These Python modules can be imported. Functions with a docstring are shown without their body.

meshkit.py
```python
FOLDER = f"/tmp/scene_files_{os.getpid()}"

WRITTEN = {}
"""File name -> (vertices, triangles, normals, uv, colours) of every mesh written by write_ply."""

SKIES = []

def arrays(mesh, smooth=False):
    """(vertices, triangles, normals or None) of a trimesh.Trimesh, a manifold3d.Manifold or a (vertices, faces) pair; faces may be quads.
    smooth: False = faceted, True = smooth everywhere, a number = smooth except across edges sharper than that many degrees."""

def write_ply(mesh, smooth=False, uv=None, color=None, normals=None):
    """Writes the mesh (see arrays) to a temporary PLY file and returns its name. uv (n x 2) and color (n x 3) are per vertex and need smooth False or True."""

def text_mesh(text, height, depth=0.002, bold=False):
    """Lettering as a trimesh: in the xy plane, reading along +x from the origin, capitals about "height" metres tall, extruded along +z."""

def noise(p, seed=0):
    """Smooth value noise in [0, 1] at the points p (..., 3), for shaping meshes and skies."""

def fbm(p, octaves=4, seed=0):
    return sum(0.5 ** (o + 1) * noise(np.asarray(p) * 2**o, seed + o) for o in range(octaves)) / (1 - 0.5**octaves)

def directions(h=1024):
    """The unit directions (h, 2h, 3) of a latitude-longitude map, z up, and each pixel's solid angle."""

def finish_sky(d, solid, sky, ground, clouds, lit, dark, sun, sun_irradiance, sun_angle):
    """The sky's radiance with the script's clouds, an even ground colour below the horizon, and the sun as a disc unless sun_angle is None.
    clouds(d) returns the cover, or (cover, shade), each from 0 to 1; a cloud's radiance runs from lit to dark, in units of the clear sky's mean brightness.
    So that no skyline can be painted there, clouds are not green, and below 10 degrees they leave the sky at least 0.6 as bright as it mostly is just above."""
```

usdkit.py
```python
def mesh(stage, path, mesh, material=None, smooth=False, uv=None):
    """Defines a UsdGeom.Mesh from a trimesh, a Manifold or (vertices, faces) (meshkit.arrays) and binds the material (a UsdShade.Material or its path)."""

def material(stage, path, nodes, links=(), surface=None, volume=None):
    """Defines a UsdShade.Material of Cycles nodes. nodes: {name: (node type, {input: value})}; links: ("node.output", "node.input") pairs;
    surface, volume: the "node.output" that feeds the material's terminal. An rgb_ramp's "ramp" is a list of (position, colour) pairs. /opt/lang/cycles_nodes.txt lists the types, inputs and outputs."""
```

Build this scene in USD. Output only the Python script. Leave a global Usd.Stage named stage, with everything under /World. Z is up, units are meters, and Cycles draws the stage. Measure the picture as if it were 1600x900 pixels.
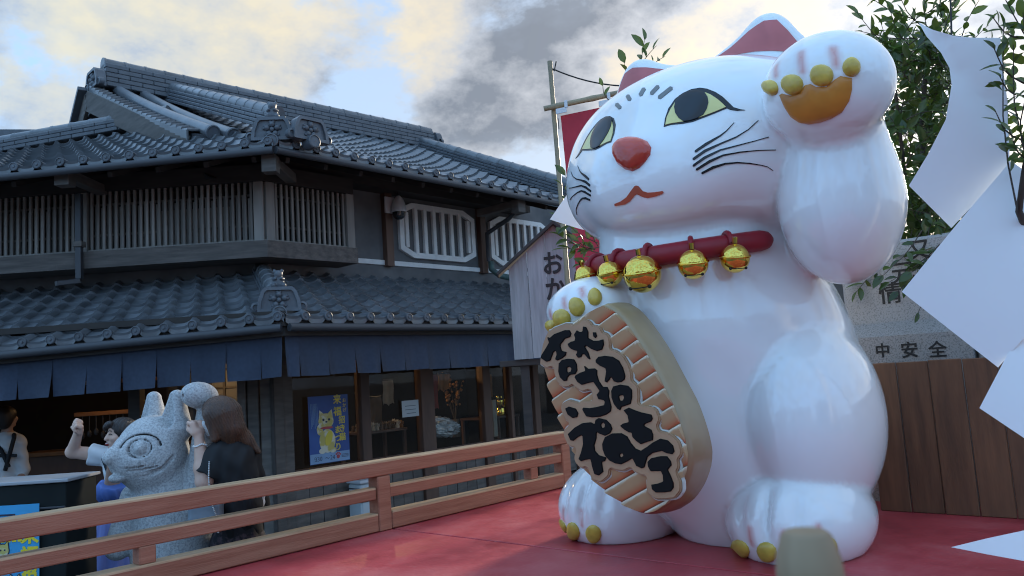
import math, random, json
import numpy as np
import trimesh, manifold3d, shapely
from shapely.geometry import Polygon
from pxr import Usd, UsdGeom, UsdShade, UsdLux, Sdf, Gf, Vt
import usdkit, meshkit

random.seed(7)
rng = np.random.default_rng(7)
PI = math.pi
sin, cos, tan, rad = math.sin, math.cos, math.tan, math.radians
stage = Usd.Stage.CreateInMemory()
UsdGeom.SetStageUpAxis(stage, 'Z')
UsdGeom.SetStageMetersPerUnit(stage, 1.0)
UsdGeom.Xform.Define(stage, '/World')
UsdGeom.Scope.Define(stage, '/World/Looks')

# ------------------------------------------------------------------ camera
EYE = np.array([0, 0, 1.6])
PITCH, ROLL, FPX = rad(6.16), rad(3.72), 1244.0
fw = np.array([0, cos(PITCH), sin(PITCH)])
_u0 = np.array([0, -sin(PITCH), cos(PITCH)])
rt = cos(ROLL) * np.array([1., 0, 0]) - sin(ROLL) * _u0
up = cos(ROLL) * _u0 + sin(ROLL) * np.array([1., 0, 0])
cam = UsdGeom.Camera.Define(stage, '/World/camera')
cam.AddTransformOp().Set(Gf.Matrix4d(*rt, 0, *up, 0, *(-fw), 0, *EYE, 1))
cam.CreateHorizontalApertureAttr(36.0)
cam.CreateVerticalApertureAttr(20.25)
cam.CreateFocalLengthAttr(36.0 * FPX / 1600)
cam.CreateClippingRangeAttr(Gf.Vec2f(0.05, 5000))
cam.CreateFStopAttr(6.0)
cam.CreateFocusDistanceAttr(4.6)
cam.CreateExposureAttr(1.22)

# ------------------------------------------------------------------ sky and sun
SUN_EL, SUN_AZ = rad(13), rad(33)          # azimuth from +y (straight ahead) towards +x
SKY_STRENGTH, CLOUD, CLOUD_GLOW, CLEAR = 0.15, 2.55, 1.6, (1.35, 2.85, 5.1)
CLOUDS = ((140, 80, 17, 0.13, -0.05), (20, 40, 8, 0.10, -0.03), (340, 70, 8, 0.07, -0.07), (800, 80, 9, 0.12, 0.12), (730, 180, 4.5, 0.09, 0.12), (560, 130, 9, -0.09, -0.06), (600, 20, 6, 0.05, -0.05), (70, 180, 7, -0.13, 0.0), (1250, 20, 16, 0.10, -0.06), (680, 90, 5, 0.05, -0.08))
sd = np.array([sin(SUN_AZ) * cos(SUN_EL), cos(SUN_AZ) * cos(SUN_EL), sin(SUN_EL)])
def _dir(px, py):
    v = fw + rt * (px - 800) / FPX - up * (py - 450) / FPX
    return tuple(v / np.linalg.norm(v))
_nodes = {
    'sky': ('sky_texture', {'sky_type': 'single_scattering', 'sun_disc': False, 'sun_elevation': SUN_EL, 'sun_rotation': SUN_AZ, 'aerosol_density': 1.0}),
    'tc': ('texture_coordinate', {}),
    'mp': ('mapping', {'location': (1.3, 0.4, 2.1), 'scale': (1.0, 1.0, 1.7)}),
    'n1': ('noise_texture', {'scale': 4.4, 'detail': 12.0, 'roughness': 0.60, 'distortion': 0.1}),
    'cov': ('rgb_ramp', {'ramp': [(0.46, (0, 0, 0)), (0.505, (.55, .55, .55)), (0.54, (.9, .9, .9)), (0.62, (1, 1, 1))]}),
    'mp2': ('mapping', {'location': (4.4, 1.2, 0.3), 'scale': (1.0, 1.0, 1.5)}),
    'n2': ('noise_texture', {'scale': 7.0, 'detail': 11.0, 'roughness': 0.62}),
    'shade': ('rgb_ramp', {'ramp': [(0.30, (1.08, 0.94, 0.72)), (0.43, (0.86, 0.82, 0.76)), (0.50, (0.68, 0.71, 0.77)), (0.66, (0.32, 0.36, 0.43))]}),
    'dot': ('vector_math', {'math_type': 'dot_product', 'vector2': tuple(sd)}),
    'glow': ('map_range', {'from_min': 0.80, 'from_max': 1.0, 'to_min': 0.0, 'to_max': 1.0, 'clamp': True}),
    'glow2': ('math', {'math_type': 'power', 'value2': 2.5}),
    'gadd': ('math', {'math_type': 'multiply_add', 'value2': CLOUD_GLOW, 'value3': CLOUD}),
    'lit': ('vector_math', {'math_type': 'scale'}), 'tn': ('mix_color', {'blend_type': 'mix', 'a': (0.68, 0.95, 1.2), 'b': (1.0, 1.0, 1.0), 'use_clamp': False}), 'tm': ('vector_math', {'math_type': 'multiply'}),
    'cm': ('map_range', {'from_min': -0.1, 'from_max': 0.9, 'to_min': 0.0, 'to_max': 1.0, 'clamp': True}), 'cc': ('mix_color', {'blend_type': 'mix', 'a': CLEAR, 'b': (1.55, 1.85, 2.3), 'use_clamp': False}),
    'skys': ('mix_color', {'blend_type': 'mix', 'fac': 0.88, 'use_clamp': False}),
    'mix': ('mix_color', {'blend_type': 'mix'}),
    'bg': ('background_shader', {'strength': SKY_STRENGTH}),
}
_links = [('tc.generated', 'mp.vector'), ('mp.vector', 'n1.vector'), ('tc.generated', 'mp2.vector'), ('mp2.vector', 'n2.vector'),
    ('tc.generated', 'dot.vector1'), ('dot.value', 'glow.value'), ('glow.result', 'glow2.value1'), ('glow2.value', 'gadd.value1'),
    ('cm.result', 'tn.fac'), ('shade.color', 'tm.vector1'), ('tn.result', 'tm.vector2'), ('tm.vector', 'lit.vector1'), ('gadd.value', 'lit.scale'),
    ('dot.value', 'cm.value'), ('cm.result', 'cc.fac'), ('cc.result', 'skys.b'), ('sky.color', 'skys.a'), ('skys.result', 'mix.a'), ('lit.vector', 'mix.b'), ('cov.color', 'mix.fac'), ('mix.result', 'bg.color')]
_c, _s = 'n1.fac', 'n2.fac'
for _k, (_px, _py, _r, _dc, _ds) in enumerate(CLOUDS):      # where the larger cloud banks and gaps of this sky stand
    _d = _dir(_px, _py)
    _nodes['bd%d' % _k] = ('vector_math', {'math_type': 'dot_product', 'vector2': _d})
    _nodes['bm%d' % _k] = ('map_range', {'range_type': 'smoothstep', 'from_min': cos(rad(_r)), 'from_max': 1.0, 'to_min': 0.0, 'to_max': 1.0, 'clamp': True})
    _links += [('tc.generated', 'bd%d.vector1' % _k), ('bd%d.value' % _k, 'bm%d.value' % _k)]
    _nodes['bc%d' % _k] = ('math', {'math_type': 'multiply_add', 'value2': _dc}); _links += [('bm%d.result' % _k, 'bc%d.value1' % _k), (_c, 'bc%d.value3' % _k)]; _c = 'bc%d.value' % _k
    _nodes['bs%d' % _k] = ('math', {'math_type': 'multiply_add', 'value2': _ds}); _links += [('bm%d.result' % _k, 'bs%d.value1' % _k), (_s, 'bs%d.value3' % _k)]; _s = 'bs%d.value' % _k
_links += [(_c, 'cov.fac'), (_s, 'shade.fac')]
usdkit.material(stage, '/World/Looks/sky_look', _nodes, _links, surface='bg.background')
dome = UsdLux.DomeLight.Define(stage, '/World/sky')
dome.CreateIntensityAttr(1.0)
UsdShade.MaterialBindingAPI.Apply(dome.GetPrim()).Bind(UsdShade.Material.Get(stage, '/World/Looks/sky_look'))
dome.GetPrim().SetCustomDataByKey('kind', 'structure')
sun = UsdLux.DistantLight.Define(stage, '/World/sun')
sun.CreateIntensityAttr(0.5)
sun.CreateAngleAttr(8.0)
sun.CreateNormalizeAttr(True)
sun.CreateColorAttr(Gf.Vec3f(1.0, 0.86, 0.68))
_q = Gf.Rotation(Gf.Vec3d(0, 0, -1), Gf.Vec3d(*(-sd)))
sun.AddTransformOp().Set(Gf.Matrix4d().SetRotate(_q))

# ------------------------------------------------------------------ pixel of a 1600 x 900 view -> point on a given plane
def ray(px, py):
    v = fw + rt * (px - 800) / FPX - up * (py - 450) / FPX
    return v / np.linalg.norm(v)
def hit(px, py, n, c):
    d = ray(px, py); n = np.asarray(n, float)
    return EYE + d * ((c - n @ EYE) / (n @ d))
def seen_z(px, py, z): return hit(px, py, (0, 0, 1), z)
def seen_y(px, py, y): return hit(px, py, (0, 1, 0), y)
AZ = rad(41.5)
D = np.array([sin(AZ), cos(AZ), 0])       # along the shop's right wing, the rail and into the platform
L = np.array([cos(AZ), -sin(AZ), 0])      # across the platform, towards the near right
Z = np.array([0, 0, 1.])

# ------------------------------------------------------------------ objects
_used = {}
def numbered(path):
    k = _used.get(path, -1) + 1
    _used[path] = k
    return path if k == 0 else '%s_%03d' % (path, k)
def tag(p, label=None, cat=None, group=None, kind=None):
    p = p.GetPrim() if hasattr(p, 'GetPrim') else p
    for k, v in (('label', label), ('category', cat), ('group', group), ('kind', kind)):
        if v: p.SetCustomDataByKey(k, v)
    return p
def thing(name, label, cat, group=None, loc=(0, 0, 0)):
    x = UsdGeom.Xform.Define(stage, numbered('/World/' + name))
    x.AddTranslateOp().Set(Gf.Vec3d(*map(float, loc)))
    o = tag(x, label, cat, group)
    LOC[str(o.GetPath())] = np.array(loc, float)
    return o
LOC = {}
def obj(name, mesh, look, parent=None, smooth=30, label=None, cat=None, group=None, kind=None, tint=None):
    base = str(parent.GetPath()) if parent is not None else '/World'
    if isinstance(mesh, MB): mesh = mesh.mesh()
    v, f, n = meshkit.arrays(mesh, smooth if tint is None else True)
    top = '/'.join(base.split('/')[:3])
    v = v - LOC.get(top, 0)
    path = numbered(base + '/' + name)
    m = UsdGeom.Mesh.Define(stage, path)
    m.CreatePointsAttr(Vt.Vec3fArray.FromNumpy(v.astype(np.float32)))
    m.CreateFaceVertexCountsAttr(Vt.IntArray.FromNumpy(np.full(len(f), 3, np.int32)))
    m.CreateFaceVertexIndicesAttr(Vt.IntArray.FromNumpy(f.astype(np.int32).ravel()))
    m.CreateSubdivisionSchemeAttr('none')
    if n is not None:
        m.CreateNormalsAttr(Vt.Vec3fArray.FromNumpy(n.astype(np.float32))); m.SetNormalsInterpolation('vertex')
    if tint is not None:
        UsdGeom.PrimvarsAPI(m).CreatePrimvar('tint', Sdf.ValueTypeNames.Color3fArray, 'vertex').Set(Vt.Vec3fArray.FromNumpy(tint.astype(np.float32)))
    UsdShade.MaterialBindingAPI.Apply(m.GetPrim()).Bind(UsdShade.Material.Get(stage, '/World/Looks/' + look))
    return tag(m, label, cat, group, kind)
def part_group(name, parent):
    """A part that only gathers its sub-parts."""
    return UsdGeom.Xform.Define(stage, numbered(str(parent.GetPath()) + '/' + name)).GetPrim()
def copy_of(root, label, loc=None, rz=0.0, matrix=None):
    was = root.GetCustomData()
    x = UsdGeom.Xform.Define(stage, numbered('/World/' + root.GetName()))
    p = x.GetPrim()
    p.GetReferences().AddInternalReference(root.GetPath())
    p.SetInstanceable(True)
    x.ClearXformOpOrder()
    if matrix is not None: x.AddTransformOp().Set(matrix)
    else:
        x.AddTranslateOp(opSuffix='place').Set(Gf.Vec3d(*map(float, loc)))
        x.AddRotateZOp(opSuffix='turn').Set(math.degrees(rz))
    return tag(p, label, was.get('category'), was.get('group'))

# ------------------------------------------------------------------ meshes
_cb_v = np.array([[sx, sy, sz, k] for sx in (-1, 1) for sy in (-1, 1) for sz in (-1, 1) for k in range(3)], float)
def _cb(half, c):
    half = np.asarray(half, float); c = min(c, 0.49 * half.min() * 2 * 0.5)
    q = np.repeat(half[None], 24, 0) - c
    k = _cb_v[:, 3].astype(int); q[np.arange(24), k] = half[k]
    return q * _cb_v[:, :3]
_cb_f = trimesh.Trimesh(_cb((1, 1, 1), 0.2), process=False).convex_hull
def _cbf():
    h = trimesh.convex.convex_hull(_cb((1, 1, 1), 0.2))
    v = _cb((1, 1, 1), 0.2)
    idx = np.array([np.argmin(((v - p) ** 2).sum(1)) for p in h.vertices])
    return idx[h.faces]
_cb_f = _cbf()
def unit(v):
    v = np.asarray(v, float); return v / np.linalg.norm(v)
class MB:
    def __init__(self): self.v, self.f, self.n = [], [], 0
    def add(self, v, f):
        v = np.asarray(v, float); f = np.asarray(f, int)
        if f.shape[1] == 4: f = np.vstack([f[:, [0, 1, 2]], f[:, [0, 2, 3]]])
        self.v.append(v); self.f.append(f + self.n); self.n += len(v); return self
    def tm(self, m): return self.add(*meshkit.arrays(m)[:2])
    def box(self, c, size, ex=(1, 0, 0), ey=(0, 1, 0), ez=(0, 0, 1), ch=0.004):
        v = _cb(np.asarray(size) / 2, ch)
        return self.add(np.asarray(c) + v @ np.array([ex, ey, ez], float), _cb_f)
    def bar(self, p0, p1, w, h, upv=Z, ch=0.004):
        """A box from p0 to p1, w across, h along upv, centred on the line."""
        p0, p1 = np.asarray(p0, float), np.asarray(p1, float)
        ex = unit(p1 - p0); ey = unit(np.cross(upv, ex)); ez = np.cross(ex, ey)
        return self.box((p0 + p1) / 2, (np.linalg.norm(p1 - p0), w, h), ex, ey, ez, ch)
    def tube(self, pts, r, n=8, caps=True):
        pts = np.asarray(pts, float); r = np.broadcast_to(np.asarray(r, float), len(pts))
        t = np.gradient(pts, axis=0); t /= np.maximum(np.linalg.norm(t, axis=1, keepdims=True), 1e-9)
        a = np.array([0, 0, 1.]) if abs(t[0][2]) < 0.9 else np.array([1., 0, 0])
        rings = []
        for k in range(len(pts)):
            a = a - t[k] * (a @ t[k]); a = unit(a); b = np.cross(t[k], a)
            th = np.arange(n) * 2 * PI / n
            rings.append(pts[k] + r[k] * (np.cos(th)[:, None] * a + np.sin(th)[:, None] * b))
        v = np.vstack(rings); f = []
        i = np.arange(n); j = (i + 1) % n
        for k in range(len(pts) - 1):
            f.append(np.stack([k * n + i, k * n + j, (k + 1) * n + j, (k + 1) * n + i], 1))
        f = np.vstack(f); f = np.vstack([f[:, [0, 1, 2]], f[:, [0, 2, 3]]])
        if caps:
            m = len(v); v = np.vstack([v, pts[0], pts[-1]])
            f = np.vstack([f, np.stack([j, i, np.full(n, m)], 1), np.stack([(len(pts) - 1) * n + i, (len(pts) - 1) * n + j, np.full(n, m + 1)], 1)])
        return self.add(v, f)
    def lathe(self, c, prof, n=16, ex=(1, 0, 0), ey=(0, 1, 0), ez=(0, 0, 1)):
        """prof: (radius, height) pairs from bottom to top."""
        prof = np.asarray(prof, float); th = np.arange(n) * 2 * PI / n
        v = np.stack([np.outer(prof[:, 0], np.cos(th)), np.outer(prof[:, 0], np.sin(th)), np.repeat(prof[:, 1:], n, 1)], -1).reshape(-1, 3)
        i = np.arange(n); j = (i + 1) % n
        f = np.vstack([np.stack([k * n + i, k * n + j, (k + 1) * n + j, (k + 1) * n + i], 1) for k in range(len(prof) - 1)])
        return self.add(np.asarray(c) + v @ np.array([ex, ey, ez], float), f)
    def plate(self, poly, h, o, ex, ey, ez):
        """A flat shape (shapely, in ex/ey) given thickness h along ez."""
        for g in getattr(poly, 'geoms', [poly]):
            if g.area < 1e-9: continue
            m = manifold3d.CrossSection([np.asarray(r.coords)[:-1] for r in (g.exterior, *g.interiors)], manifold3d.FillRule.EvenOdd).extrude(h)
            v, f, _ = meshkit.arrays(m)
            self.add(np.asarray(o) + v @ np.array([ex, ey, ez], float), f)
        return self
    def ball(self, c, r, sub=2):
        s = trimesh.creation.icosphere(sub); return self.add(np.asarray(c) + s.vertices * np.asarray(r), s.faces)
    def mesh(self): return np.vstack(self.v), np.vstack(self.f)

def refine(m, size):
    """A manifold's triangles cut to the given size."""
    return m.refine_to_length(size)

# ------------------------------------------------------------------ looks
def look(name, base, rough=0.6, var=0.0, scale=6.0, stretch=(1, 1, 1), bump=0.0, bscale=40.0, metallic=0.0, coat=0.0, spec=0.5, base2=None, tint=None, emit=None, est=0.0, sheen=0.0, contrast=(0.3, 0.7), detail=5.0, rvar=0.0, island=0.0, turn=None):
    """A principled look with noise between base and base2 (or base darkened by var), fine bump and optional per-piece tone."""
    base = np.asarray(base, float)
    if base2 is None: base2 = base * (1 - var)
    nodes = {'tc': ('texture_coordinate', {}), 'mp': ('mapping', {'scale': stretch}),
             'n': ('noise_texture', {'scale': scale, 'detail': detail, 'roughness': 0.6}),
             'r': ('rgb_ramp', {'ramp': [(contrast[0], tuple(base)), (contrast[1], tuple(base2))]}),
             'p': ('principled_bsdf', {'roughness': rough, 'metallic': metallic, 'coat_weight': coat, 'coat_roughness': 0.06, 'specular_ior_level': spec, 'sheen_weight': sheen})}
    if turn is not None: nodes['tn'] = ('mapping', {'rotation': (0, 0, turn)})
    links = ([('tc.object', 'mp.vector')] if turn is None else [('tc.object', 'tn.vector'), ('tn.vector', 'mp.vector')]) + [ ('mp.vector', 'n.vector'), ('n.fac', 'r.fac')]
    col = 'r.color'
    if tint:
        nodes['at'] = ('attribute', {'attribute': 'tint'}); nodes['mt'] = ('mix_color', {'blend_type': 'multiply', 'fac': 1.0})
        links += [(col, 'mt.a'), ('at.color', 'mt.b')]; col = 'mt.result'
    if island:
        nodes['oi'] = ('object_info', {}); nodes['om'] = ('map_range', {'to_min': 1 - island, 'to_max': 1 + island}); nodes['vs'] = ('vector_math', {'math_type': 'scale'})
        links += [('oi.random', 'om.value'), (col, 'vs.vector1'), ('om.result', 'vs.scale')]; col = 'vs.vector'
    links.append((col, 'p.base_color'))
    if rvar:
        nodes['rr'] = ('map_range', {'to_min': rough - rvar, 'to_max': rough + rvar}); links += [('n.fac', 'rr.value'), ('rr.result', 'p.roughness')]
    if bump:
        nodes['n2'] = ('noise_texture', {'scale': bscale, 'detail': 4.0}); nodes['b'] = ('bump', {'strength': bump, 'distance': 0.01})
        links += [('mp.vector', 'n2.vector'), ('n2.fac', 'b.height'), ('b.normal', 'p.normal')]
    if emit is not None:
        nodes['p'][1]['emission_color'] = emit; nodes['p'][1]['emission_strength'] = est
    usdkit.material(stage, '/World/Looks/' + name, nodes, links, surface='p.BSDF')

look('white_lacquer', (0.82, 0.82, 0.82), 0.16, 0.03, 3, coat=1.0, tint=True, bump=0.02, bscale=9)
look('paint_black', (0.010, 0.011, 0.014), 0.22, 0.2, 20, coat=0.0)
look('ink_relief', (0.007, 0.006, 0.006), 0.7, 0.2, 20, spec=0.15)
look('paint_grey', (0.16, 0.17, 0.17), 0.35, 0.2, 20)
look('paint_eye', (0.70, 0.62, 0.24), 0.25, 0.05, 20, coat=0.5)
look('paint_red', (0.52, 0.05, 0.028), 0.25, 0.25, 3, coat=0.5)
look('paint_mouth', (0.52, 0.10, 0.05), 0.3, 0.3, 6, coat=0.3)
look('ear_pink', (0.62, 0.16, 0.16), 0.4, 0.25, 3)
look('claw_yellow', (0.60, 0.42, 0.07), 0.35, 0.35, 14, coat=0.3, contrast=(0.4, 0.75))
look('pad_orange', (0.64, 0.24, 0.03), 0.4, 0.35, 4, coat=0.2)
look('gold', (0.95, 0.66, 0.13), 0.07, 0.06, 5, metallic=1.0)
look('dark_slot', (0.01, 0.008, 0.006), 0.6)
look('collar_red', (0.30, 0.010, 0.022), 0.5, 0.3, 8, bump=0.15)
look('koban_side', (0.38, 0.27, 0.15), 0.36, 0.2, 4, bump=0.08, coat=0.25, tint=True)
look('koban_tan', (0.42, 0.24, 0.13), 0.5, 0.2, 8, bump=0.1)
look('koban_slat', (0.46, 0.29, 0.15), 0.4, 0.15, 5, coat=0.15, tint=True)
usdkit.material(stage, '/World/Looks/platform_red', {
    'tc': ('texture_coordinate', {}), 'n': ('noise_texture', {'scale': 1.6, 'detail': 9.0, 'roughness': 0.65}), 'r': ('rgb_ramp', {'ramp': [(0.32, (0.34, 0.034, 0.044)), (0.5, (0.50, 0.058, 0.070)), (0.68, (0.56, 0.12, 0.125))]}),
    'mp': ('mapping', {'scale': (1.0, 5.0, 1.0), 'rotation': (0, 0, 0.5)}), 'n2': ('noise_texture', {'scale': 9.0, 'detail': 8.0, 'roughness': 0.75}), 's': ('rgb_ramp', {'ramp': [(0.60, (0, 0, 0)), (0.72, (1, 1, 1))]}),
    'm': ('mix_color', {'blend_type': 'mix', 'b': (0.60, 0.28, 0.26)}), 'sf': ('math', {'math_type': 'multiply', 'value2': 0.65}),
    'rr': ('map_range', {'from_min': 0.3, 'from_max': 0.7, 'to_min': 0.36, 'to_max': 0.60}), 'n3': ('noise_texture', {'scale': 45.0, 'detail': 5.0}), 'b': ('bump', {'strength': 0.2, 'distance': 0.01}),
    'p': ('principled_bsdf', {'specular_ior_level': 0.6})},
    [('tc.object', 'n.vector'), ('n.fac', 'r.fac'), ('tc.object', 'mp.vector'), ('mp.vector', 'n2.vector'), ('n2.fac', 's.fac'), ('s.color', 'sf.value1'), ('r.color', 'm.a'), ('sf.value', 'm.fac'), ('m.result', 'p.base_color'),
     ('n.fac', 'rr.value'), ('rr.result', 'p.roughness'), ('tc.object', 'n3.vector'), ('n3.fac', 'b.height'), ('b.normal', 'p.normal')], surface='p.BSDF')
look('stage_side', (0.05, 0.015, 0.014), 0.8, 0.4, 4)
look('rail_wood', (0.27, 0.095, 0.052), 0.55, base2=(0.40, 0.175, 0.105), scale=5, stretch=(0.35, 6, 6), bump=0.3, bscale=30, turn=-rad(48.5), detail=8)
look('rail_edge', (0.66, 0.48, 0.29), 0.5, base2=(0.40, 0.24, 0.13), scale=7, stretch=(0.3, 4, 4), bump=0.2, turn=-rad(48.5), detail=8)  # worn wood, its cream partly painted in for sky reflection
# ------------------------------------------------------------------ platform and railing
def ad(a, d, z): return a * L + d * D + np.array([0, 0, z])
plat = thing('platform', 'low wooden stage with worn red painted floor under the giant cat', 'platform')
ZP = 0.65
for d0, d1 in ((0.35, 3.398), (3.416, 5.36)):
    m = MB(); m.box(ad(-1.40, (d0 + d1) / 2, ZP - 0.02), (5.74, d1 - d0, 0.04), L, D, Z, 0.003); obj('floor_panel', m, 'platform_red', plat)
m = MB(); m.box(ad(-1.40, 2.86, ZP - 0.33), (5.6, 4.85, 0.56), L, D, Z); obj('base', m, 'stage_side', plat)
rail = thing('railing', 'brown painted wooden railing with worn top edges coloured pale with sky reflection along the red stage', 'railing')
RA = -4.22
for nm, z0, z1, w in (('top_rail', 1.0, 1.095, 0.10), ('middle_rail', 0.854, 0.928, 0.075), ('bottom_beam', 0.655, 0.765, 0.10)):
    for d0, d1 in (((0.3, 5.30),) if nm == 'top_rail' else ((0.3, 3.285), (3.395, 5.205))):
        m = MB(); m.box(ad(RA, (d0 + d1) / 2, (z0 + z1) / 2 - 0.002), (w, d1 - d0, z1 - z0 - 0.004), L, D, Z, 0.006); r_ = obj(nm, m, 'rail_wood', rail)
        m = MB(); m.box(ad(RA, (d0 + d1) / 2, z1 - 0.005), (w + 0.003, d1 - d0 - 0.006, 0.017), L, D, Z, 0.004); obj('worn_edge', m, 'rail_edge', r_)  # worn top strip, with the sky's pale sheen in its colour
for d in (0.36, 3.34, 5.255):
    m = MB(); m.box(ad(RA, d, (0.652 + 0.998) / 2), (0.104, 0.104, 0.345), L, D, Z, 0.006); obj('post', m, 'rail_wood', rail)
for d in (1.82, 4.85):
    m = MB(); m.box(ad(RA, d, 0.812), (0.085, 0.085, 0.088), L, D, Z, 0.005); obj('short_post', m, 'rail_wood', rail)
# ------------------------------------------------------------------ signed distances and their surfaces
def rot(rx=0, ry=0, rz=0):
    cx, sx, cy, sy, cz, sz = cos(rx), sin(rx), cos(ry), sin(ry), cos(rz), sin(rz)
    return np.array([[cz, -sz, 0], [sz, cz, 0], [0, 0, 1]]) @ np.array([[cy, 0, sy], [0, 1, 0], [-sy, 0, cy]]) @ np.array([[1, 0, 0], [0, cx, -sx], [0, sx, cx]])
def ell(p, c, r, M=None):
    q = p - np.asarray(c, float)
    if M is not None: q = q @ M
    r = np.asarray(r, float)
    k0 = np.sqrt(((q / r) ** 2).sum(1)); k1 = np.sqrt(((q / r ** 2) ** 2).sum(1))
    return k0 * (k0 - 1) / np.maximum(k1, 1e-6)
def cone(p, a, b, ra, rb, flat=None):
    a, b = np.asarray(a, float), np.asarray(b, float)
    if flat is not None: p = p * flat; a = a * flat; b = b * flat
    d = b - a; t = np.clip(((p - a) @ d) / (d @ d), 0, 1)
    return np.linalg.norm(p - a - t[:, None] * d, axis=1) - (ra + t * (rb - ra))
def su(a, b, k):
    h = np.clip(0.5 + 0.5 * (b - a) / k, 0, 1)
    return b + (a - b) * h - k * h * (1 - h)
def cut(a, b, k): return -su(-a, b, k)          # b taken out of a
def nets(fun, lo, hi, h):
    """The surface fun(p) = 0 as (vertices, triangles), sampled at h only near the surface."""
    lo, hi = np.asarray(lo, float), np.asarray(hi, float)
    nc = np.ceil((hi - lo) / (4 * h)).astype(int) + 1
    gc = np.stack(np.meshgrid(*[lo[k] + 4 * h * (np.arange(nc[k]) + 0.375) for k in range(3)], indexing='ij'), -1)
    dc = fun(gc.reshape(-1, 3)).reshape(nc)
    d = dc.repeat(4, 0).repeat(4, 1).repeat(4, 2)
    near = (np.abs(dc) < 9 * h).repeat(4, 0).repeat(4, 1).repeat(4, 2)
    idx = np.stack(np.nonzero(near), 1)
    for s in range(0, len(idx), 400000):
        q = idx[s:s + 400000]; d[q[:, 0], q[:, 1], q[:, 2]] = fun(lo + h * q)
    neg = d < 0; n = np.array(d.shape)
    c8 = [(i, j, k) for i in (0, 1) for j in (0, 1) for k in (0, 1)]
    sl = lambda A, o: A[o[0]:n[0] - 1 + o[0], o[1]:n[1] - 1 + o[1], o[2]:n[2] - 1 + o[2]]
    cnt = sum(sl(neg, o).astype(np.int8) for o in c8)
    cells = np.stack(np.nonzero((cnt > 0) & (cnt < 8)), 1)
    num = np.full(n - 1, -1, np.int32); num[cells[:, 0], cells[:, 1], cells[:, 2]] = np.arange(len(cells))
    acc = np.zeros((len(cells), 3)); w = np.zeros(len(cells))
    for o in c8:
        for ax in range(3):
            if o[ax]: continue
            e = list(o); e[ax] = 1
            a = d[tuple((cells + o).T)]; b = d[tuple((cells + e).T)]
            m = (a < 0) != (b < 0); t = np.where(m, a / np.where(m, a - b, 1), 0)
            p = np.repeat(np.array(o, float)[None], len(cells), 0); p[:, ax] = t
            acc += p * m[:, None]; w += m
    v = lo + h * (cells + acc / w[:, None])
    faces = []
    for ax in range(3):
        u, x = (ax + 1) % 3, (ax + 2) % 3
        a = np.moveaxis(neg, (ax, u, x), (0, 1, 2)); N = np.moveaxis(num, (ax, u, x), (0, 1, 2))
        ch = a[:-1, 1:-1, 1:-1] != a[1:, 1:-1, 1:-1]
        q = np.stack(np.nonzero(ch), 1); i, j, k = q[:, 0], q[:, 1] + 1, q[:, 2] + 1
        f = np.stack([N[i, j - 1, k - 1], N[i, j, k - 1], N[i, j, k], N[i, j - 1, k]], 1)
        inside = a[i, j, k]
        f = np.where(inside[:, None], f, f[:, ::-1]); faces.append(f)
    f = np.vstack(faces); f = np.vstack([f[:, [0, 1, 2]], f[:, [0, 2, 3]]])
    return v, f[(f >= 0).all(1)]
def grad(fun, p, e=2e-3):
    g = np.stack([fun(p + e * np.eye(3)[k]) - fun(p - e * np.eye(3)[k]) for k in range(3)], 1)
    return g / np.maximum(np.linalg.norm(g, axis=1, keepdims=True), 1e-9)

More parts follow.
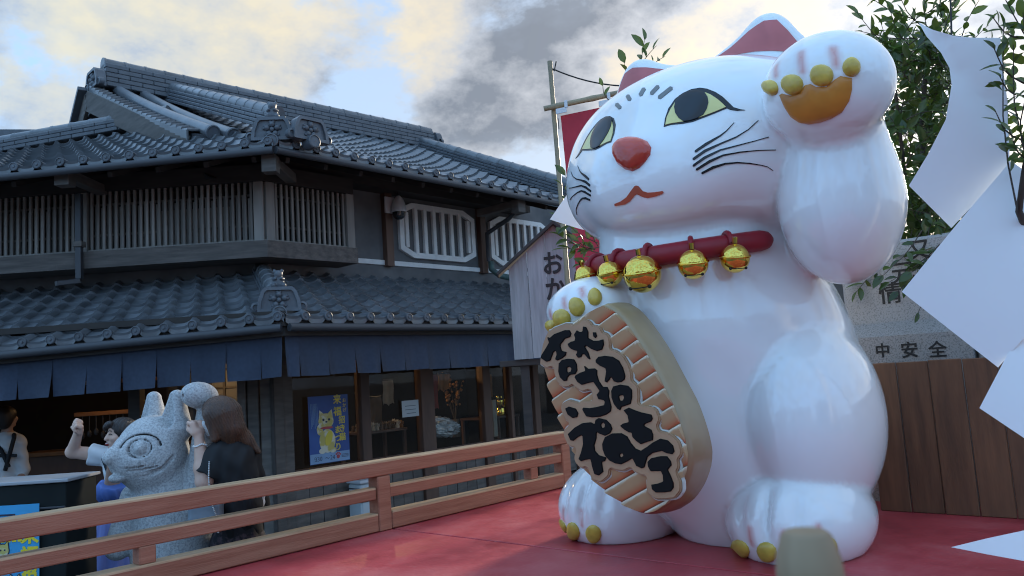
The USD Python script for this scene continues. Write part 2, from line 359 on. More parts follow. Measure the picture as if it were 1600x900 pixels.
# ------------------------------------------------------------------ the big lucky cat (own frame: a to its left, b to its back, z up)
CAT = np.array([1.15, 4.37, 0.65])
CB = np.array([L, D, Z])
def cw(p): return CAT + np.asarray(p, float) @ CB
A0 = -0.03
def cat_head(p):
    q = p - [A0, 0, 0]
    h = ell(q, (0, 0.02, 2.13), (0.82, 0.65, 0.475))
    h = su(h, ell(q, (0, -0.04, 1.94), (0.80, 0.66, 0.41)), 0.14)
    h = su(h, ell(q, (0, -0.52, 1.86), (0.36, 0.24, 0.24)), 0.16)      # muzzle
    for s in (-1, 1):
        fl = np.array([1, 2.3, 1])
        e = cone(q, (s * 0.02, 0.10, 2.46), (s * 0.405, 0.06, 2.69), 0.18, 0.10, fl)
        e = su(e, cone(q, (s * 0.66, 0.10, 2.30), (s * 0.405, 0.06, 2.69), 0.17, 0.10, fl), 0.06)
        e = su(e, cone(q, (s * 0.36, 0.09, 2.30), (s * 0.40, 0.06, 2.62), 0.34, 0.14, fl), 0.08) * 0.5
        e = cut(e, cone(q, (s * 0.34, -0.13, 2.34), (s * 0.425, -0.085, 2.64), 0.33, 0.06, fl) * 0.5, 0.03)
        h = su(h, e, 0.05)
    return h
def paw_raised(p):
    h = ell(p, (0.835, -0.45, 2.135), (0.285, 0.24, 0.25), rot(0, 0, 0.1))
    return h
FOOT = {-1: -0.68, 1: 0.37}
def cat_sdf(p):
    body = ell(p, (A0, 0.28, 0.56), (0.675, 0.78, 0.74))
    body = su(body, ell(p, (A0, 0.06, 1.10), (0.62, 0.52, 0.62)), 0.2)
    body = su(body, cone(p, (-0.11, -0.08, 1.15), (-0.11, -0.08, 1.75), 0.56, 0.50), 0.1)
    for s in (-1, 1):
        body = su(body, ell(p, (A0 + s * 0.445, 0.04, 0.63), (0.335, 0.49, 0.52)), 0.04)
        fc = FOOT[s]
        f = ell(p, (fc, -0.12, 0.165), (0.345, 0.42, 0.275))
        for k in (-1, 0, 1):                                           # grooves between the toes
            f = cut(f, cone(p, (fc + k * 0.15, -0.60, 0.02), (fc + k * 0.13, -0.44, 0.36), 0.022, 0.012), 0.05)
        body = su(body, f, 0.022)
    body = su(body, ell(p, (-0.16, -0.26, 0.70), (0.36, 0.44, 0.54)), 0.12)
    body = su(body, ell(p, (0.24, 0.25, 1.0), (0.31, 0.42, 0.42)), 0.12)
    # raised left arm
    arm = ell(p, (0.745, -0.16, 1.665), (0.275, 0.34, 0.395), rot(0, 0.05, 0))
    arm = su(arm, cone(p, (0.76, -0.22, 1.65), (0.80, -0.30, 2.15), 0.25, 0.20), 0.08)
    arm = su(arm, paw_raised(p), 0.06)
    body = su(body, arm, 0.12)
    # right arm reaching forward over the plate
    r = cone(p, (-0.52, -0.1, 1.22), (-0.44, -0.56, 1.25), 0.27, 0.19)
    r = su(r, ell(p, (-0.42, -0.68, 1.255), (0.235, 0.18, 0.155)), 0.08)
    body = su(body, r, 0.06)
    head = cat_head(p)
    d = su(body, head, 0.035)
    return np.maximum(d, -p[:, 2] + 0.0)

cat = thing('lucky_cat_statue', 'giant white beckoning cat figure with raised paw and gold oval plate', 'statue', loc=CAT)
cat_lo, cat_hi = (-1.25, -1.15, -0.03), (1.3, 1.25, 2.95)
cv, cf = nets(cat_sdf, cat_lo, cat_hi, 0.0165)
cv -= np.clip(cat_sdf(cv), -0.01, 0.01)[:, None] * grad(cat_sdf, cv) * (cv[:, 2:] > 0.01)
# painted and modelled details of the big cat, measured in its own frame: name, look, centre, normal, outline (m), lift, dome, mirrored
CAT_FEATURES = json.loads('''[["eye","paint_black",[0.295,-0.585,2.165],[0.347,-0.853,0.39],[[-0.196,-0.076],[-0.19,-0.021],[-0.173,0.039],[-0.139,0.089],[-0.099,0.114],[-0.057,0.126],[-0.015,0.122],[0.019,0.105],[0.058,0.073],[0.09,0.037],[0.116,-0.002],[0.136,-0.031],[0.163,-0.044],[0.187,-0.051],[0.151,-0.052],[0.119,-0.042],[0.106,-0.032],[0.052,-0.05],[-0.005,-0.067],[-0.057,-0.082],[-0.103,-0.083],[-0.162,-0.074]],0.003,0,1],["sclera","paint_eye",[0.248,-0.605,2.168],[0.299,-0.862,0.41],[[-0.135,-0.073],[-0.128,-0.022],[-0.11,0.025],[-0.086,0.065],[-0.055,0.091],[-0.008,0.102],[0.05,0.087],[0.084,0.061],[0.117,0.025],[0.141,-0.007],[0.153,-0.025],[0.104,-0.043],[0.038,-0.063],[-0.01,-0.075],[-0.047,-0.076],[-0.109,-0.072]],0.0055,0,1],["pupil","paint_black",[0.238,-0.604,2.181],[0.287,-0.865,0.412],[[-0.083,0.017],[-0.075,0.061],[-0.057,0.082],[-0.017,0.098],[0.024,0.092],[0.065,0.069],[0.08,0.033],[0.083,-0.0],[0.075,-0.034],[0.057,-0.067],[0.028,-0.083],[-0.006,-0.091],[-0.037,-0.09],[-0.061,-0.061],[-0.077,-0.025]],0.008,0.004,1],["whisker","paint_black",[0.361,-0.624,1.996],[0.502,-0.843,0.193],[[-0.105,-0.065],[-0.099,-0.068],[-0.047,-0.038],[0.022,0.001],[0.052,0.024],[0.089,0.063],[0.089,0.065],[0.088,0.065],[0.049,0.028],[0.019,0.008],[-0.053,-0.026],[-0.104,-0.057]],0.003,0,1],["whisker","paint_black",[0.401,-0.601,1.975],[0.548,-0.828,0.12],[[-0.164,-0.078],[-0.158,-0.082],[-0.103,-0.05],[-0.029,-0.019],[0.046,0.007],[0.104,0.038],[0.154,0.081],[0.154,0.083],[0.152,0.083],[0.102,0.042],[0.044,0.013],[-0.031,-0.011],[-0.107,-0.037],[-0.164,-0.071]],0.003,0,1],["whisker","paint_black",[0.411,-0.598,1.927],[0.578,-0.816,-0.005],[[-0.177,-0.061],[-0.171,-0.064],[-0.115,-0.032],[-0.042,-0.001],[0.031,0.013],[0.121,0.029],[0.181,0.042],[0.181,0.044],[0.18,0.045],[0.12,0.033],[0.03,0.019],[-0.044,0.007],[-0.12,-0.02],[-0.176,-0.054]],0.003,0,1],["whisker","paint_black",[0.422,-0.587,1.892],[0.597,-0.791,-0.13],[[-0.179,-0.046],[-0.173,-0.049],[-0.11,-0.017],[-0.049,0.008],[0.029,0.017],[0.107,0.019],[0.193,0.015],[0.194,0.017],[0.194,0.018],[0.107,0.023],[0.029,0.023],[-0.05,0.016],[-0.115,-0.005],[-0.178,-0.039]],0.003,0,1],["whisker","paint_black",[0.438,-0.559,1.844],[0.596,-0.735,-0.323],[[-0.185,-0.015],[-0.179,-0.019],[-0.127,0.003],[-0.071,0.017],[-0.015,0.019],[0.04,0.012],[0.096,-0.0],[0.124,-0.009],[0.15,-0.028],[0.152,-0.027],[0.152,-0.026],[0.125,-0.006],[0.097,0.004],[0.041,0.018],[-0.015,0.026],[-0.072,0.026],[-0.131,0.015],[-0.183,-0.009]],0.003,0,1],["brow_mark","paint_grey",[-0.207,-0.561,2.32],[-0.169,-0.855,0.49],[[-0.037,0.035],[-0.031,0.015],[-0.007,-0.008],[0.015,-0.029],[0.034,-0.033],[0.031,-0.015],[0.009,0.006],[-0.014,0.029]],0.003,0,0],["brow_mark","paint_grey",[-0.147,-0.551,2.353],[-0.111,-0.838,0.535],[[-0.029,0.038],[-0.029,0.021],[-0.011,-0.004],[0.006,-0.026],[0.027,-0.036],[0.029,-0.02],[0.012,0.002],[-0.006,0.026]],0.003,0,0],["brow_mark","paint_grey",[-0.061,-0.554,2.36],[-0.03,-0.838,0.544],[[0.003,0.034],[-0.014,0.038],[-0.015,0.012],[-0.018,-0.012],[-0.004,-0.034],[0.012,-0.037],[0.016,-0.013],[0.019,0.011]],0.003,0,0],["brow_mark","paint_grey",[0.02,-0.564,2.342],[0.048,-0.855,0.517],[[0.017,0.029],[0.001,0.037],[-0.012,0.014],[-0.025,-0.008],[-0.018,-0.028],[-0.002,-0.036],[0.012,-0.015],[0.026,0.007]],0.003,0,0],["brow_mark","paint_grey",[0.09,-0.58,2.301],[0.115,-0.877,0.467],[[0.034,0.029],[0.02,0.039],[-0.009,0.013],[-0.038,-0.01],[-0.035,-0.029],[-0.02,-0.038],[0.009,-0.014],[0.038,0.01]],0.003,0,0],["nose","paint_red",[-0.034,-0.742,1.991],[-0.004,-0.949,0.314],[[-0.114,0.046],[-0.105,0.073],[-0.071,0.095],[-0.017,0.092],[0.045,0.069],[0.09,0.04],[0.113,0.003],[0.112,-0.036],[0.087,-0.069],[0.054,-0.094],[0.016,-0.103],[-0.029,-0.082],[-0.076,-0.041],[-0.104,0.006]],0.004,0.05,0],["mouth","paint_mouth",[-0.015,-0.746,1.775],[0.024,-0.926,-0.376],[[-0.149,-0.016],[-0.101,-0.008],[-0.062,0.006],[-0.033,0.028],[-0.003,0.05],[0.007,0.051],[0.019,0.045],[0.035,0.017],[0.058,0.005],[0.094,-0.001],[0.129,-0.004],[0.134,-0.012],[0.125,-0.018],[0.087,-0.022],[0.05,-0.021],[0.027,-0.011],[0.001,0.009],[-0.016,0.004],[-0.049,-0.018],[-0.086,-0.028],[-0.117,-0.028],[-0.151,-0.027]],0.003,0,0],["claw","claw_yellow",[0.657,-0.637,2.147],[-0.557,-0.829,0.054],[[0.047,-0.009],[0.047,-0.025],[0.039,-0.037],[0.025,-0.042],[0.006,-0.039],[-0.014,-0.029],[-0.032,-0.012],[-0.047,0.009],[-0.054,0.028],[-0.046,0.041],[-0.027,0.044],[-0.002,0.038],[0.021,0.025],[0.038,0.009]],0.004,0.03,0],["claw","claw_yellow",[0.768,-0.681,2.118],[-0.178,-0.982,-0.065],[[0.049,-0.016],[0.041,-0.034],[0.025,-0.045],[0.004,-0.047],[-0.017,-0.04],[-0.036,-0.025],[-0.048,-0.005],[-0.05,0.017],[-0.042,0.035],[-0.026,0.046],[-0.004,0.047],[0.018,0.039],[0.037,0.024],[0.048,0.004]],0.004,0.03,0],["claw","claw_yellow",[0.893,-0.679,2.121],[0.205,-0.977,-0.055],[[0.047,-0.012],[0.04,-0.031],[0.025,-0.044],[0.006,-0.048],[-0.015,-0.043],[-0.033,-0.03],[-0.045,-0.01],[-0.047,0.012],[-0.041,0.031],[-0.026,0.044],[-0.005,0.048],[0.016,0.043],[0.034,0.029],[0.045,0.01]],0.004,0.03,0],["claw","claw_yellow",[1.003,-0.636,2.134],[0.551,-0.834,-0.002],[[0.036,-0.005],[0.031,-0.022],[0.019,-0.035],[0.004,-0.041],[-0.012,-0.039],[-0.026,-0.03],[-0.035,-0.014],[-0.037,0.004],[-0.031,0.022],[-0.019,0.035],[-0.004,0.042],[0.013,0.04],[0.026,0.03],[0.035,0.014]],0.004,0.03,0],["paw_pad","pad_orange",[0.852,-0.647,2.044],[0.083,-0.916,-0.392],[[-0.155,0.048],[-0.141,0.052],[-0.103,0.036],[-0.057,0.04],[-0.034,0.064],[-0.01,0.064],[0.011,0.046],[0.05,0.035],[0.086,0.055],[0.109,0.063],[0.129,0.052],[0.148,0.041],[0.141,-0.004],[0.122,-0.047],[0.085,-0.087],[0.042,-0.101],[-0.006,-0.107],[-0.055,-0.104],[-0.095,-0.087],[-0.125,-0.054],[-0.143,-0.005]],0.003,0.012,0],["claw","claw_yellow",[-0.581,-0.787,1.181],[-0.559,-0.632,-0.536],[[0.075,-0.004],[0.059,-0.02],[0.016,-0.033],[-0.036,-0.04],[-0.033,-0.037],[-0.047,-0.027],[-0.042,-0.012],[-0.039,0.005],[-0.039,0.021],[-0.039,0.032],[-0.039,0.037],[0.029,0.036],[0.06,0.027],[0.075,0.013]],0.004,0.03,0],["claw","claw_yellow",[-0.459,-0.844,1.216],[-0.135,-0.945,-0.297],[[0.059,0.013],[0.058,-0.009],[0.046,-0.029],[0.024,-0.043],[-0.004,-0.049],[-0.029,-0.046],[-0.048,-0.032],[-0.057,-0.013],[-0.055,0.01],[-0.044,0.03],[-0.024,0.043],[0.001,0.049],[0.026,0.044],[0.047,0.032]],0.004,0.03,0],["claw","claw_yellow",[-0.36,-0.847,1.262],[0.208,-0.977,0.053],[[0.045,0.003],[0.043,-0.018],[0.033,-0.035],[0.016,-0.046],[-0.003,-0.047],[-0.021,-0.04],[-0.035,-0.025],[-0.042,-0.004],[-0.042,0.017],[-0.034,0.035],[-0.019,0.047],[0.001,0.048],[0.021,0.04],[0.036,0.024]],0.004,0.03,0],["claw","claw_yellow",[-0.277,-0.805,1.302],[0.517,-0.767,0.381],[[0.036,-0.005],[0.032,-0.024],[0.021,-0.038],[0.006,-0.044],[-0.011,-0.043],[-0.025,-0.034],[-0.034,-0.018],[-0.036,0.002],[-0.032,0.022],[-0.021,0.038],[-0.006,0.047],[0.011,0.046],[0.025,0.034],[0.034,0.016]],0.004,0.03,0],["claw","claw_yellow",[-0.881,-0.451,0.069],[-0.595,-0.684,-0.423],[[0.073,0.013],[0.046,-0.015],[-0.01,-0.045],[-0.011,-0.052],[-0.01,-0.05],[-0.016,-0.04],[-0.006,-0.019],[-0.033,-0.003],[-0.023,0.02],[-0.036,0.033],[-0.04,0.04],[-0.038,0.038],[0.038,0.045],[0.068,0.033]],0.004,0.015,0],["claw","claw_yellow",[-0.772,-0.482,0.068],[-0.253,-0.848,-0.466],[[0.077,0.029],[0.072,0.005],[0.048,-0.022],[0.01,-0.048],[-0.052,-0.076],[-0.09,-0.081],[-0.099,-0.064],[-0.092,-0.036],[-0.044,0.011],[-0.014,0.041],[0.014,0.061],[0.04,0.069],[0.059,0.064],[0.071,0.049]],0.004,0.015,0],["claw","claw_yellow",[-0.623,-0.499,0.069],[0.175,-0.866,-0.469],[[0.05,0.02],[0.046,-0.006],[0.031,-0.032],[0.009,-0.054],[-0.015,-0.065],[-0.035,-0.061],[-0.046,-0.043],[-0.048,-0.016],[-0.042,0.012],[-0.029,0.035],[-0.009,0.054],[0.012,0.06],[0.031,0.055],[0.045,0.041]],0.004,0.015,0],["claw","claw_yellow",[0.166,-0.389,0.039],[-0.358,-0.663,-0.657],[[0.136,0.082],[0.143,0.064],[0.132,0.039],[0.098,0.008],[0.012,-0.047],[-0.007,-0.046],[-0.014,-0.029],[-0.167,-0.104],[-0.193,-0.095],[-0.19,-0.075],[-0.153,-0.042],[0.018,0.065],[0.075,0.089],[0.112,0.091]],0.004,0.015,0],["claw","claw_yellow",[0.359,-0.504,0.07],[-0.036,-0.905,-0.425],[[0.041,0.044],[0.053,0.029],[0.053,0.006],[0.042,-0.019],[0.022,-0.041],[-0.003,-0.056],[-0.028,-0.059],[-0.045,-0.048],[-0.051,-0.026],[-0.048,0.002],[-0.035,0.027],[-0.019,0.044],[-0.001,0.049],[0.02,0.049]],0.004,0.015,0],["claw","claw_yellow",[0.487,-0.484,0.076],[0.389,-0.816,-0.427],[[0.032,0.034],[0.04,0.012],[0.041,-0.013],[0.033,-0.037],[0.019,-0.053],[0.001,-0.058],[-0.017,-0.051],[-0.032,-0.032],[-0.041,-0.007],[-0.041,0.017],[-0.033,0.038],[-0.019,0.05],[-0.001,0.053],[0.017,0.048]],0.004,0.015,0],["claw","claw_yellow",[0.608,-0.396,0.091],[0.735,-0.577,-0.356],[[0.033,0.001],[0.036,-0.022],[0.031,-0.041],[0.02,-0.052],[0.004,-0.052],[-0.014,-0.04],[-0.028,-0.021],[-0.037,0.002],[-0.037,0.024],[-0.03,0.04],[-0.017,0.049],[-0.001,0.049],[0.014,0.04],[0.026,0.023]],0.004,0.015,0]]''')
CAT_STREAKS = [[[0.682,-0.631,2.238],[0.686,-0.652,2.192],0.02],[[0.811,-0.663,2.251],[0.82,-0.689,2.161],0.02],[[0.942,-0.648,2.234],[0.953,-0.665,2.154],0.02],[[-0.553,-0.828,1.256],[-0.542,-0.83,1.224],0.018],[[-0.442,-0.847,1.311],[-0.426,-0.859,1.268],0.018],[[-0.355,-0.805,1.358],[-0.331,-0.829,1.319],0.018],[[-0.828,-0.488,0.182],[-0.827,-0.492,0.119],0.014],[[-0.69,-0.505,0.187],[-0.681,-0.521,0.11],0.014],[[0.297,-0.53,0.17],[0.296,-0.518,0.1],0.016],[[0.456,-0.526,0.164],[0.451,-0.516,0.101],0.016],[[0.584,-0.447,0.19],[0.584,-0.443,0.124],0.016]]
KOBAN = json.loads('''{"face":[[-0.458,1.154],[-0.506,1.081],[-0.532,0.986],[-0.521,0.873],[-0.486,0.761],[-0.446,0.66],[-0.389,0.549],[-0.317,0.448],[-0.223,0.368],[-0.121,0.312],[-0.037,0.28],[0.048,0.286],[0.135,0.336],[0.192,0.402],[0.23,0.472],[0.247,0.541],[0.241,0.609],[0.223,0.684],[0.199,0.762],[0.159,0.845],[0.12,0.924],[0.084,0.998],[0.039,1.071],[-0.01,1.143],[-0.064,1.208],[-0.14,1.258]],"chars":[[[[-0.478,1.124],[-0.462,1.116],[-0.431,1.133],[-0.362,1.147],[-0.334,1.144],[-0.325,1.127],[-0.333,1.111],[-0.365,1.105],[-0.396,1.079],[-0.397,1.067],[-0.391,1.047],[-0.363,1.04],[-0.369,1.024],[-0.394,1.01],[-0.423,1.002],[-0.437,1.009],[-0.425,1.03],[-0.427,1.053],[-0.444,1.044],[-0.468,1.004],[-0.493,1.0],[-0.528,1.021],[-0.523,1.034],[-0.486,1.073],[-0.468,1.094]]],[[[-0.352,1.079],[-0.328,1.088],[-0.308,1.09],[-0.303,1.103],[-0.309,1.12],[-0.291,1.14],[-0.273,1.129],[-0.257,1.131],[-0.251,1.155],[-0.233,1.15],[-0.223,1.128],[-0.225,1.097],[-0.197,1.082],[-0.168,1.08],[-0.139,1.085],[-0.138,1.06],[-0.15,1.037],[-0.18,1.032],[-0.212,1.044],[-0.252,1.069],[-0.249,1.056],[-0.232,1.03],[-0.221,0.993],[-0.235,1.0],[-0.256,1.023],[-0.267,1.023],[-0.276,1.009],[-0.296,1.008],[-0.306,1.023],[-0.297,1.035],[-0.281,1.04],[-0.308,1.043],[-0.331,1.052],[-0.346,1.063]]],[[[-0.197,1.123],[-0.179,1.121],[-0.174,1.103],[-0.183,1.093],[-0.195,1.102]]],[[[-0.416,0.986],[-0.395,1.003],[-0.359,1.007],[-0.32,1.002],[-0.306,0.979],[-0.305,0.948],[-0.319,0.93],[-0.35,0.929],[-0.367,0.917],[-0.372,0.901],[-0.392,0.9],[-0.414,0.919],[-0.422,0.948]],[[-0.366,0.964],[-0.35,0.968],[-0.339,0.959],[-0.345,0.944],[-0.366,0.939]]],[[[-0.265,0.971],[-0.24,0.952],[-0.202,0.952],[-0.188,0.942],[-0.19,0.921],[-0.182,0.891],[-0.162,0.863],[-0.137,0.862],[-0.128,0.843],[-0.133,0.82],[-0.128,0.796],[-0.122,0.769],[-0.129,0.748],[-0.156,0.734],[-0.194,0.725],[-0.238,0.723],[-0.272,0.728],[-0.292,0.76],[-0.287,0.769],[-0.25,0.766],[-0.204,0.771],[-0.163,0.779],[-0.158,0.794],[-0.164,0.802],[-0.193,0.807],[-0.202,0.828],[-0.191,0.837],[-0.182,0.845],[-0.199,0.867],[-0.215,0.889],[-0.25,0.884],[-0.285,0.877],[-0.31,0.893],[-0.324,0.915],[-0.319,0.924],[-0.291,0.935],[-0.256,0.943]]],[[[-0.192,0.991],[-0.175,1.005],[-0.138,1.007],[-0.095,1.0],[-0.061,0.98],[-0.042,0.947],[-0.033,0.911],[-0.037,0.893],[-0.056,0.882],[-0.077,0.88],[-0.098,0.887],[-0.109,0.905],[-0.111,0.92],[-0.119,0.897],[-0.138,0.883],[-0.15,0.889],[-0.137,0.934],[-0.139,0.949],[-0.171,0.963],[-0.192,0.979]]],[[[-0.117,0.843],[-0.104,0.863],[-0.064,0.87],[-0.022,0.863],[-0.003,0.845],[-0.005,0.81],[-0.016,0.781],[-0.045,0.773],[-0.067,0.768],[-0.075,0.753],[-0.089,0.759],[-0.108,0.783],[-0.118,0.813]],[[-0.076,0.818],[-0.054,0.823],[-0.047,0.811],[-0.057,0.797],[-0.072,0.796]]],[[[-0.396,0.767],[-0.372,0.776],[-0.332,0.766],[-0.318,0.744],[-0.326,0.725],[-0.354,0.721],[-0.383,0.738]]],[[[-0.391,0.644],[-0.345,0.676],[-0.298,0.696],[-0.249,0.7],[-0.226,0.69],[-0.219,0.711],[-0.199,0.719],[-0.157,0.71],[-0.134,0.689],[-0.127,0.668],[-0.142,0.648],[-0.172,0.637],[-0.206,0.648],[-0.218,0.658],[-0.221,0.627],[-0.237,0.592],[-0.235,0.567],[-0.215,0.547],[-0.173,0.537],[-0.183,0.52],[-0.201,0.516],[-0.199,0.495],[-0.197,0.471],[-0.224,0.453],[-0.249,0.459],[-0.259,0.493],[-0.265,0.528],[-0.296,0.524],[-0.323,0.516],[-0.336,0.527],[-0.32,0.555],[-0.302,0.598],[-0.303,0.641],[-0.331,0.63],[-0.36,0.612],[-0.377,0.615]],[[-0.189,0.689],[-0.175,0.7],[-0.166,0.689],[-0.171,0.675],[-0.186,0.672]]],[[[-0.191,0.599],[-0.173,0.63],[-0.129,0.648],[-0.079,0.649],[-0.048,0.634],[-0.03,0.604],[-0.008,0.58],[0.019,0.571],[0.052,0.588],[0.085,0.608],[0.125,0.625],[0.162,0.618],[0.186,0.596],[0.191,0.57],[0.179,0.558],[0.149,0.563],[0.128,0.572],[0.08,0.562],[0.052,0.545],[0.041,0.521],[0.031,0.498],[0.015,0.493],[-0.012,0.503],[-0.029,0.537],[-0.058,0.522],[-0.093,0.508],[-0.125,0.511],[-0.158,0.524],[-0.181,0.547],[-0.191,0.575]],[[-0.128,0.572],[-0.118,0.576],[-0.115,0.564],[-0.125,0.562]],[[-0.098,0.552],[-0.081,0.559],[-0.076,0.547],[-0.094,0.537]]],[[[-0.057,0.753],[-0.027,0.764],[0.004,0.752],[0.035,0.742],[0.089,0.731],[0.095,0.714],[0.086,0.701],[0.038,0.685],[0.083,0.664],[0.09,0.641],[0.086,0.618],[0.054,0.61],[0.021,0.6],[-0.001,0.614],[-0.02,0.631],[-0.022,0.651],[-0.038,0.653],[-0.061,0.665],[-0.083,0.682],[-0.067,0.692],[-0.033,0.699],[-0.037,0.729]],[[0.029,0.636],[0.041,0.641],[0.047,0.633],[0.038,0.626]]],[[[0.049,0.522],[0.07,0.539],[0.118,0.549],[0.152,0.549],[0.169,0.528],[0.171,0.511],[0.15,0.491],[0.162,0.466],[0.173,0.434],[0.172,0.415],[0.156,0.398],[0.117,0.392],[0.079,0.39],[0.061,0.403],[0.059,0.423],[0.09,0.428],[0.122,0.439],[0.123,0.465],[0.115,0.484],[0.088,0.483],[0.061,0.482],[0.05,0.502]]]]}''')
tintv = np.ones((len(cv), 3))
for p0, p1, r_ in CAT_STREAKS:                       # soft airbrushed red lines between the toes
    w = np.exp(-(np.maximum(cone(cv, p0, p1, 0.0, 0.0), 0) / r_) ** 2)[:, None]
    tintv = tintv * (1 - 0.75 * w) + np.array([0.72, 0.18, 0.14]) * 0.75 * w
obj('body', (cw(cv), cf), 'white_lacquer', cat, tint=tintv)

def onto(p, n, steps=14):
    """Points carried along -n onto the cat's surface."""
    q = p + n * 0.12
    for _ in range(steps): q = q - n * np.clip(cat_sdf(q), -0.03, 0.12)[:, None] * 0.7
    return q
def patch(o, n, uv, lift, dome, fine=0.012):
    n = unit(n); ex = unit(np.cross([0, 0, 1.], n)); ey = np.cross(n, ex)
    pg = Polygon(uv).buffer(0)
    if pg.geom_type != 'Polygon': pg = max(pg.geoms, key=lambda g: g.area)
    m = manifold3d.CrossSection([np.asarray(pg.exterior.coords)[:-1]], manifold3d.FillRule.EvenOdd).extrude(0.004).refine_to_length(fine)
    v, f, _ = meshkit.arrays(m)
    base = onto(np.asarray(o) + v[:, :1] * ex + v[:, 1:2] * ey, n)
    g = grad(cat_sdf, base)
    h = np.where(v[:, 2] > 0.002, lift, -0.006)
    if dome:
        dist = shapely.distance(shapely.points(v[:, :2]), pg.exterior); R = dist.max()
        h = np.where(v[:, 2] > 0.002, lift + dome * np.sqrt(np.clip(1 - (1 - dist / R) ** 2, 0, 1)), h)
    return base + g * h[:, None], f
def mirror_a(p): p = np.array(p, float); p[..., 0] = 2 * A0 - p[..., 0]; return p
for nm, lk, o, n, uv, lift, dome, mir in CAT_FEATURES:
    v, f = patch(o, n, uv, lift, dome, 0.010 if nm in ('whisker', 'mouth', 'brow_mark') else 0.014)
    obj(nm, (cw(v), f), lk, cat, smooth=50)
    if mir: obj(nm, (cw(mirror_a(v)), f[:, ::-1]), lk, cat, smooth=50)
# pink inner ears
for s in (-1, 1):
    pts = [(0.08, 2.645), (0.20, 2.675), (0.33, 2.725), (0.42, 2.750), (0.485, 2.735), (0.535, 2.66), (0.59, 2.56), (0.55, 2.535), (0.45, 2.57), (0.34, 2.60), (0.2, 2.63)]
    uv = [((x - 0.37) * s, z - 2.62) for x, z in pts]
    v, f = patch((A0 + s * 0.37, -0.10, 2.62), (0, -1, 0.0), uv, 0.004, 0, 0.02)
    obj('inner_ear', (cw(v), f), 'ear_pink', cat, smooth=60)

# ------------------------------------------------------------------ collar and bells
RC = np.array([-0.12, -0.10])
def ringp(th, r, dz=0.0):
    a, b = RC[0] + r * sin(th), RC[1] - r * cos(th)
    return np.array([a, b, 1.56 + 0.12 * b + dz])
m = MB(); th = np.linspace(-2.6, 1.32, 60); m.tube([cw(ringp(t, 0.545)) for t in th], np.r_[0.02, 0.045, np.full(56, 0.052), 0.045, 0.02], 14)
collar = obj('collar', m, 'collar_red', cat, smooth=60)
for th, R, dz in ((-0.56, 0.062, 0.0), (-0.19, 0.066, -0.005), (0.135, 0.092, -0.03), (0.52, 0.072, -0.02), (0.84, 0.070, -0.02)):
    c = ringp(th, 0.625 if R < 0.08 else 0.645, -0.05 + dz)
    out = unit(np.array([sin(th), -cos(th), 0.0])); side = np.array([cos(th), sin(th), 0])
    ring = MB(); tt = np.linspace(0, 2 * PI, 15); k0 = ringp(th, 0.545)
    ring.tube([cw(k0 + 0.060 * (cos(t) * out + sin(t) * np.array([0, 0, 1.]))) for t in tt], 0.014, 7, False)
    obj('collar_loop', ring, 'collar_red', collar, smooth=60)
    up_ = unit(np.array([0, 0, 1.]) + 0.25 * out); fx = unit(np.cross(side, up_)) * -1; fx = unit(np.cross(up_, side)); ex_, ey_, ez_ = side @ CB, (fx @ CB), up_ @ CB
    u = np.linspace(-PI / 2, PI / 2, 25)
    prof = [(R * cos(a), R * sin(a)) for a in u]
    prof = [(max(r_, 1e-4), z_) for r_, z_ in prof]
    b = MB(); b.lathe(cw(c), prof, 32, ex_, ey_, ez_)
    bell = obj('bell', b, 'gold', cat, smooth=60)
    bb = MB(); bb.lathe(cw(c + up_ * R * 0.14), [(R * 0.97, -0.075 * R), (R * 1.05, -0.065 * R), (R * 1.07, -0.02 * R), (R * 1.02, 0), (R * 1.07, 0.02 * R), (R * 1.05, 0.065 * R), (R * 0.97, 0.075 * R)], 32, ex_, ey_, ez_); obj('bell_band', bb, 'gold', bell, smooth=40)
    k = MB(); cap = cw(c + up_ * R * 1.02); k.tube([cap, cap + ez_ * 0.03], 0.012, 8); obj('bell_cap', k, 'gold', bell)
    # slot: two holes joined by a thin slit low on the front
    s_ = MB()
    def on_ball(lon, lat): return cw(c) + R * 1.0 * (cos(lat) * (sin(lon) * ex_ - cos(lon) * ey_) + sin(lat) * ez_)
    if np.dot(on_ball(0, 0) - cw(c), out @ CB) < 0: sg = -1
    else: sg = 1
    def ob(lon, lat): return cw(c) + R * 1.0 * (cos(lat) * (sin(lon) * ex_ + sg * -cos(lon) * ey_) + sin(lat) * ez_)
    pts = [ob(t, rad(-38)) for t in np.linspace(-0.75, 0.75, 13)]
    s_.tube(pts, R * 0.03, 6)
    for t in (-0.75, 0.75): s_.ball(ob(t, rad(-38)), R * 0.11, 1)
    obj('bell_slot', s_, 'dark_slot', bell, smooth=60)

# ------------------------------------------------------------------ the gold oval plate in the cat's paw
FB, TH = -0.92, 0.18
face = Polygon(KOBAN['face']).buffer(0.05).buffer(-0.05).buffer(-0.02).buffer(0.02)
face = Polygon(np.array([[(face.exterior.interpolate(t, True)).x, (face.exterior.interpolate(t, True)).y] for t in np.linspace(0, 1, 72, endpoint=False)]))
exK, eyK, ezK = L, Z, -D                 # plate plane: x across, y up, out of the face
def kp(b): return cw((0, b, 0))
pl = MB()
prof = [(0.012, FB + TH), (0.012, FB + TH - 0.05), (0.004, FB + 0.035), (-0.001, FB + 0.018), (-0.008, FB + 0.006), (-0.018, FB)]   # outward offset, depth: flares a little to the back
ringv = []
for off, b in prof:
    g = face.buffer(off) if off else face
    g = g.exterior
    t0 = g.project(shapely.Point(0.3, 0.75))
    ringv.append(np.array([[g.interpolate((t0 / g.length + t) % 1, True).x, b, g.interpolate((t0 / g.length + t) % 1, True).y] for t in np.linspace(0, 1, 90, endpoint=False)]))
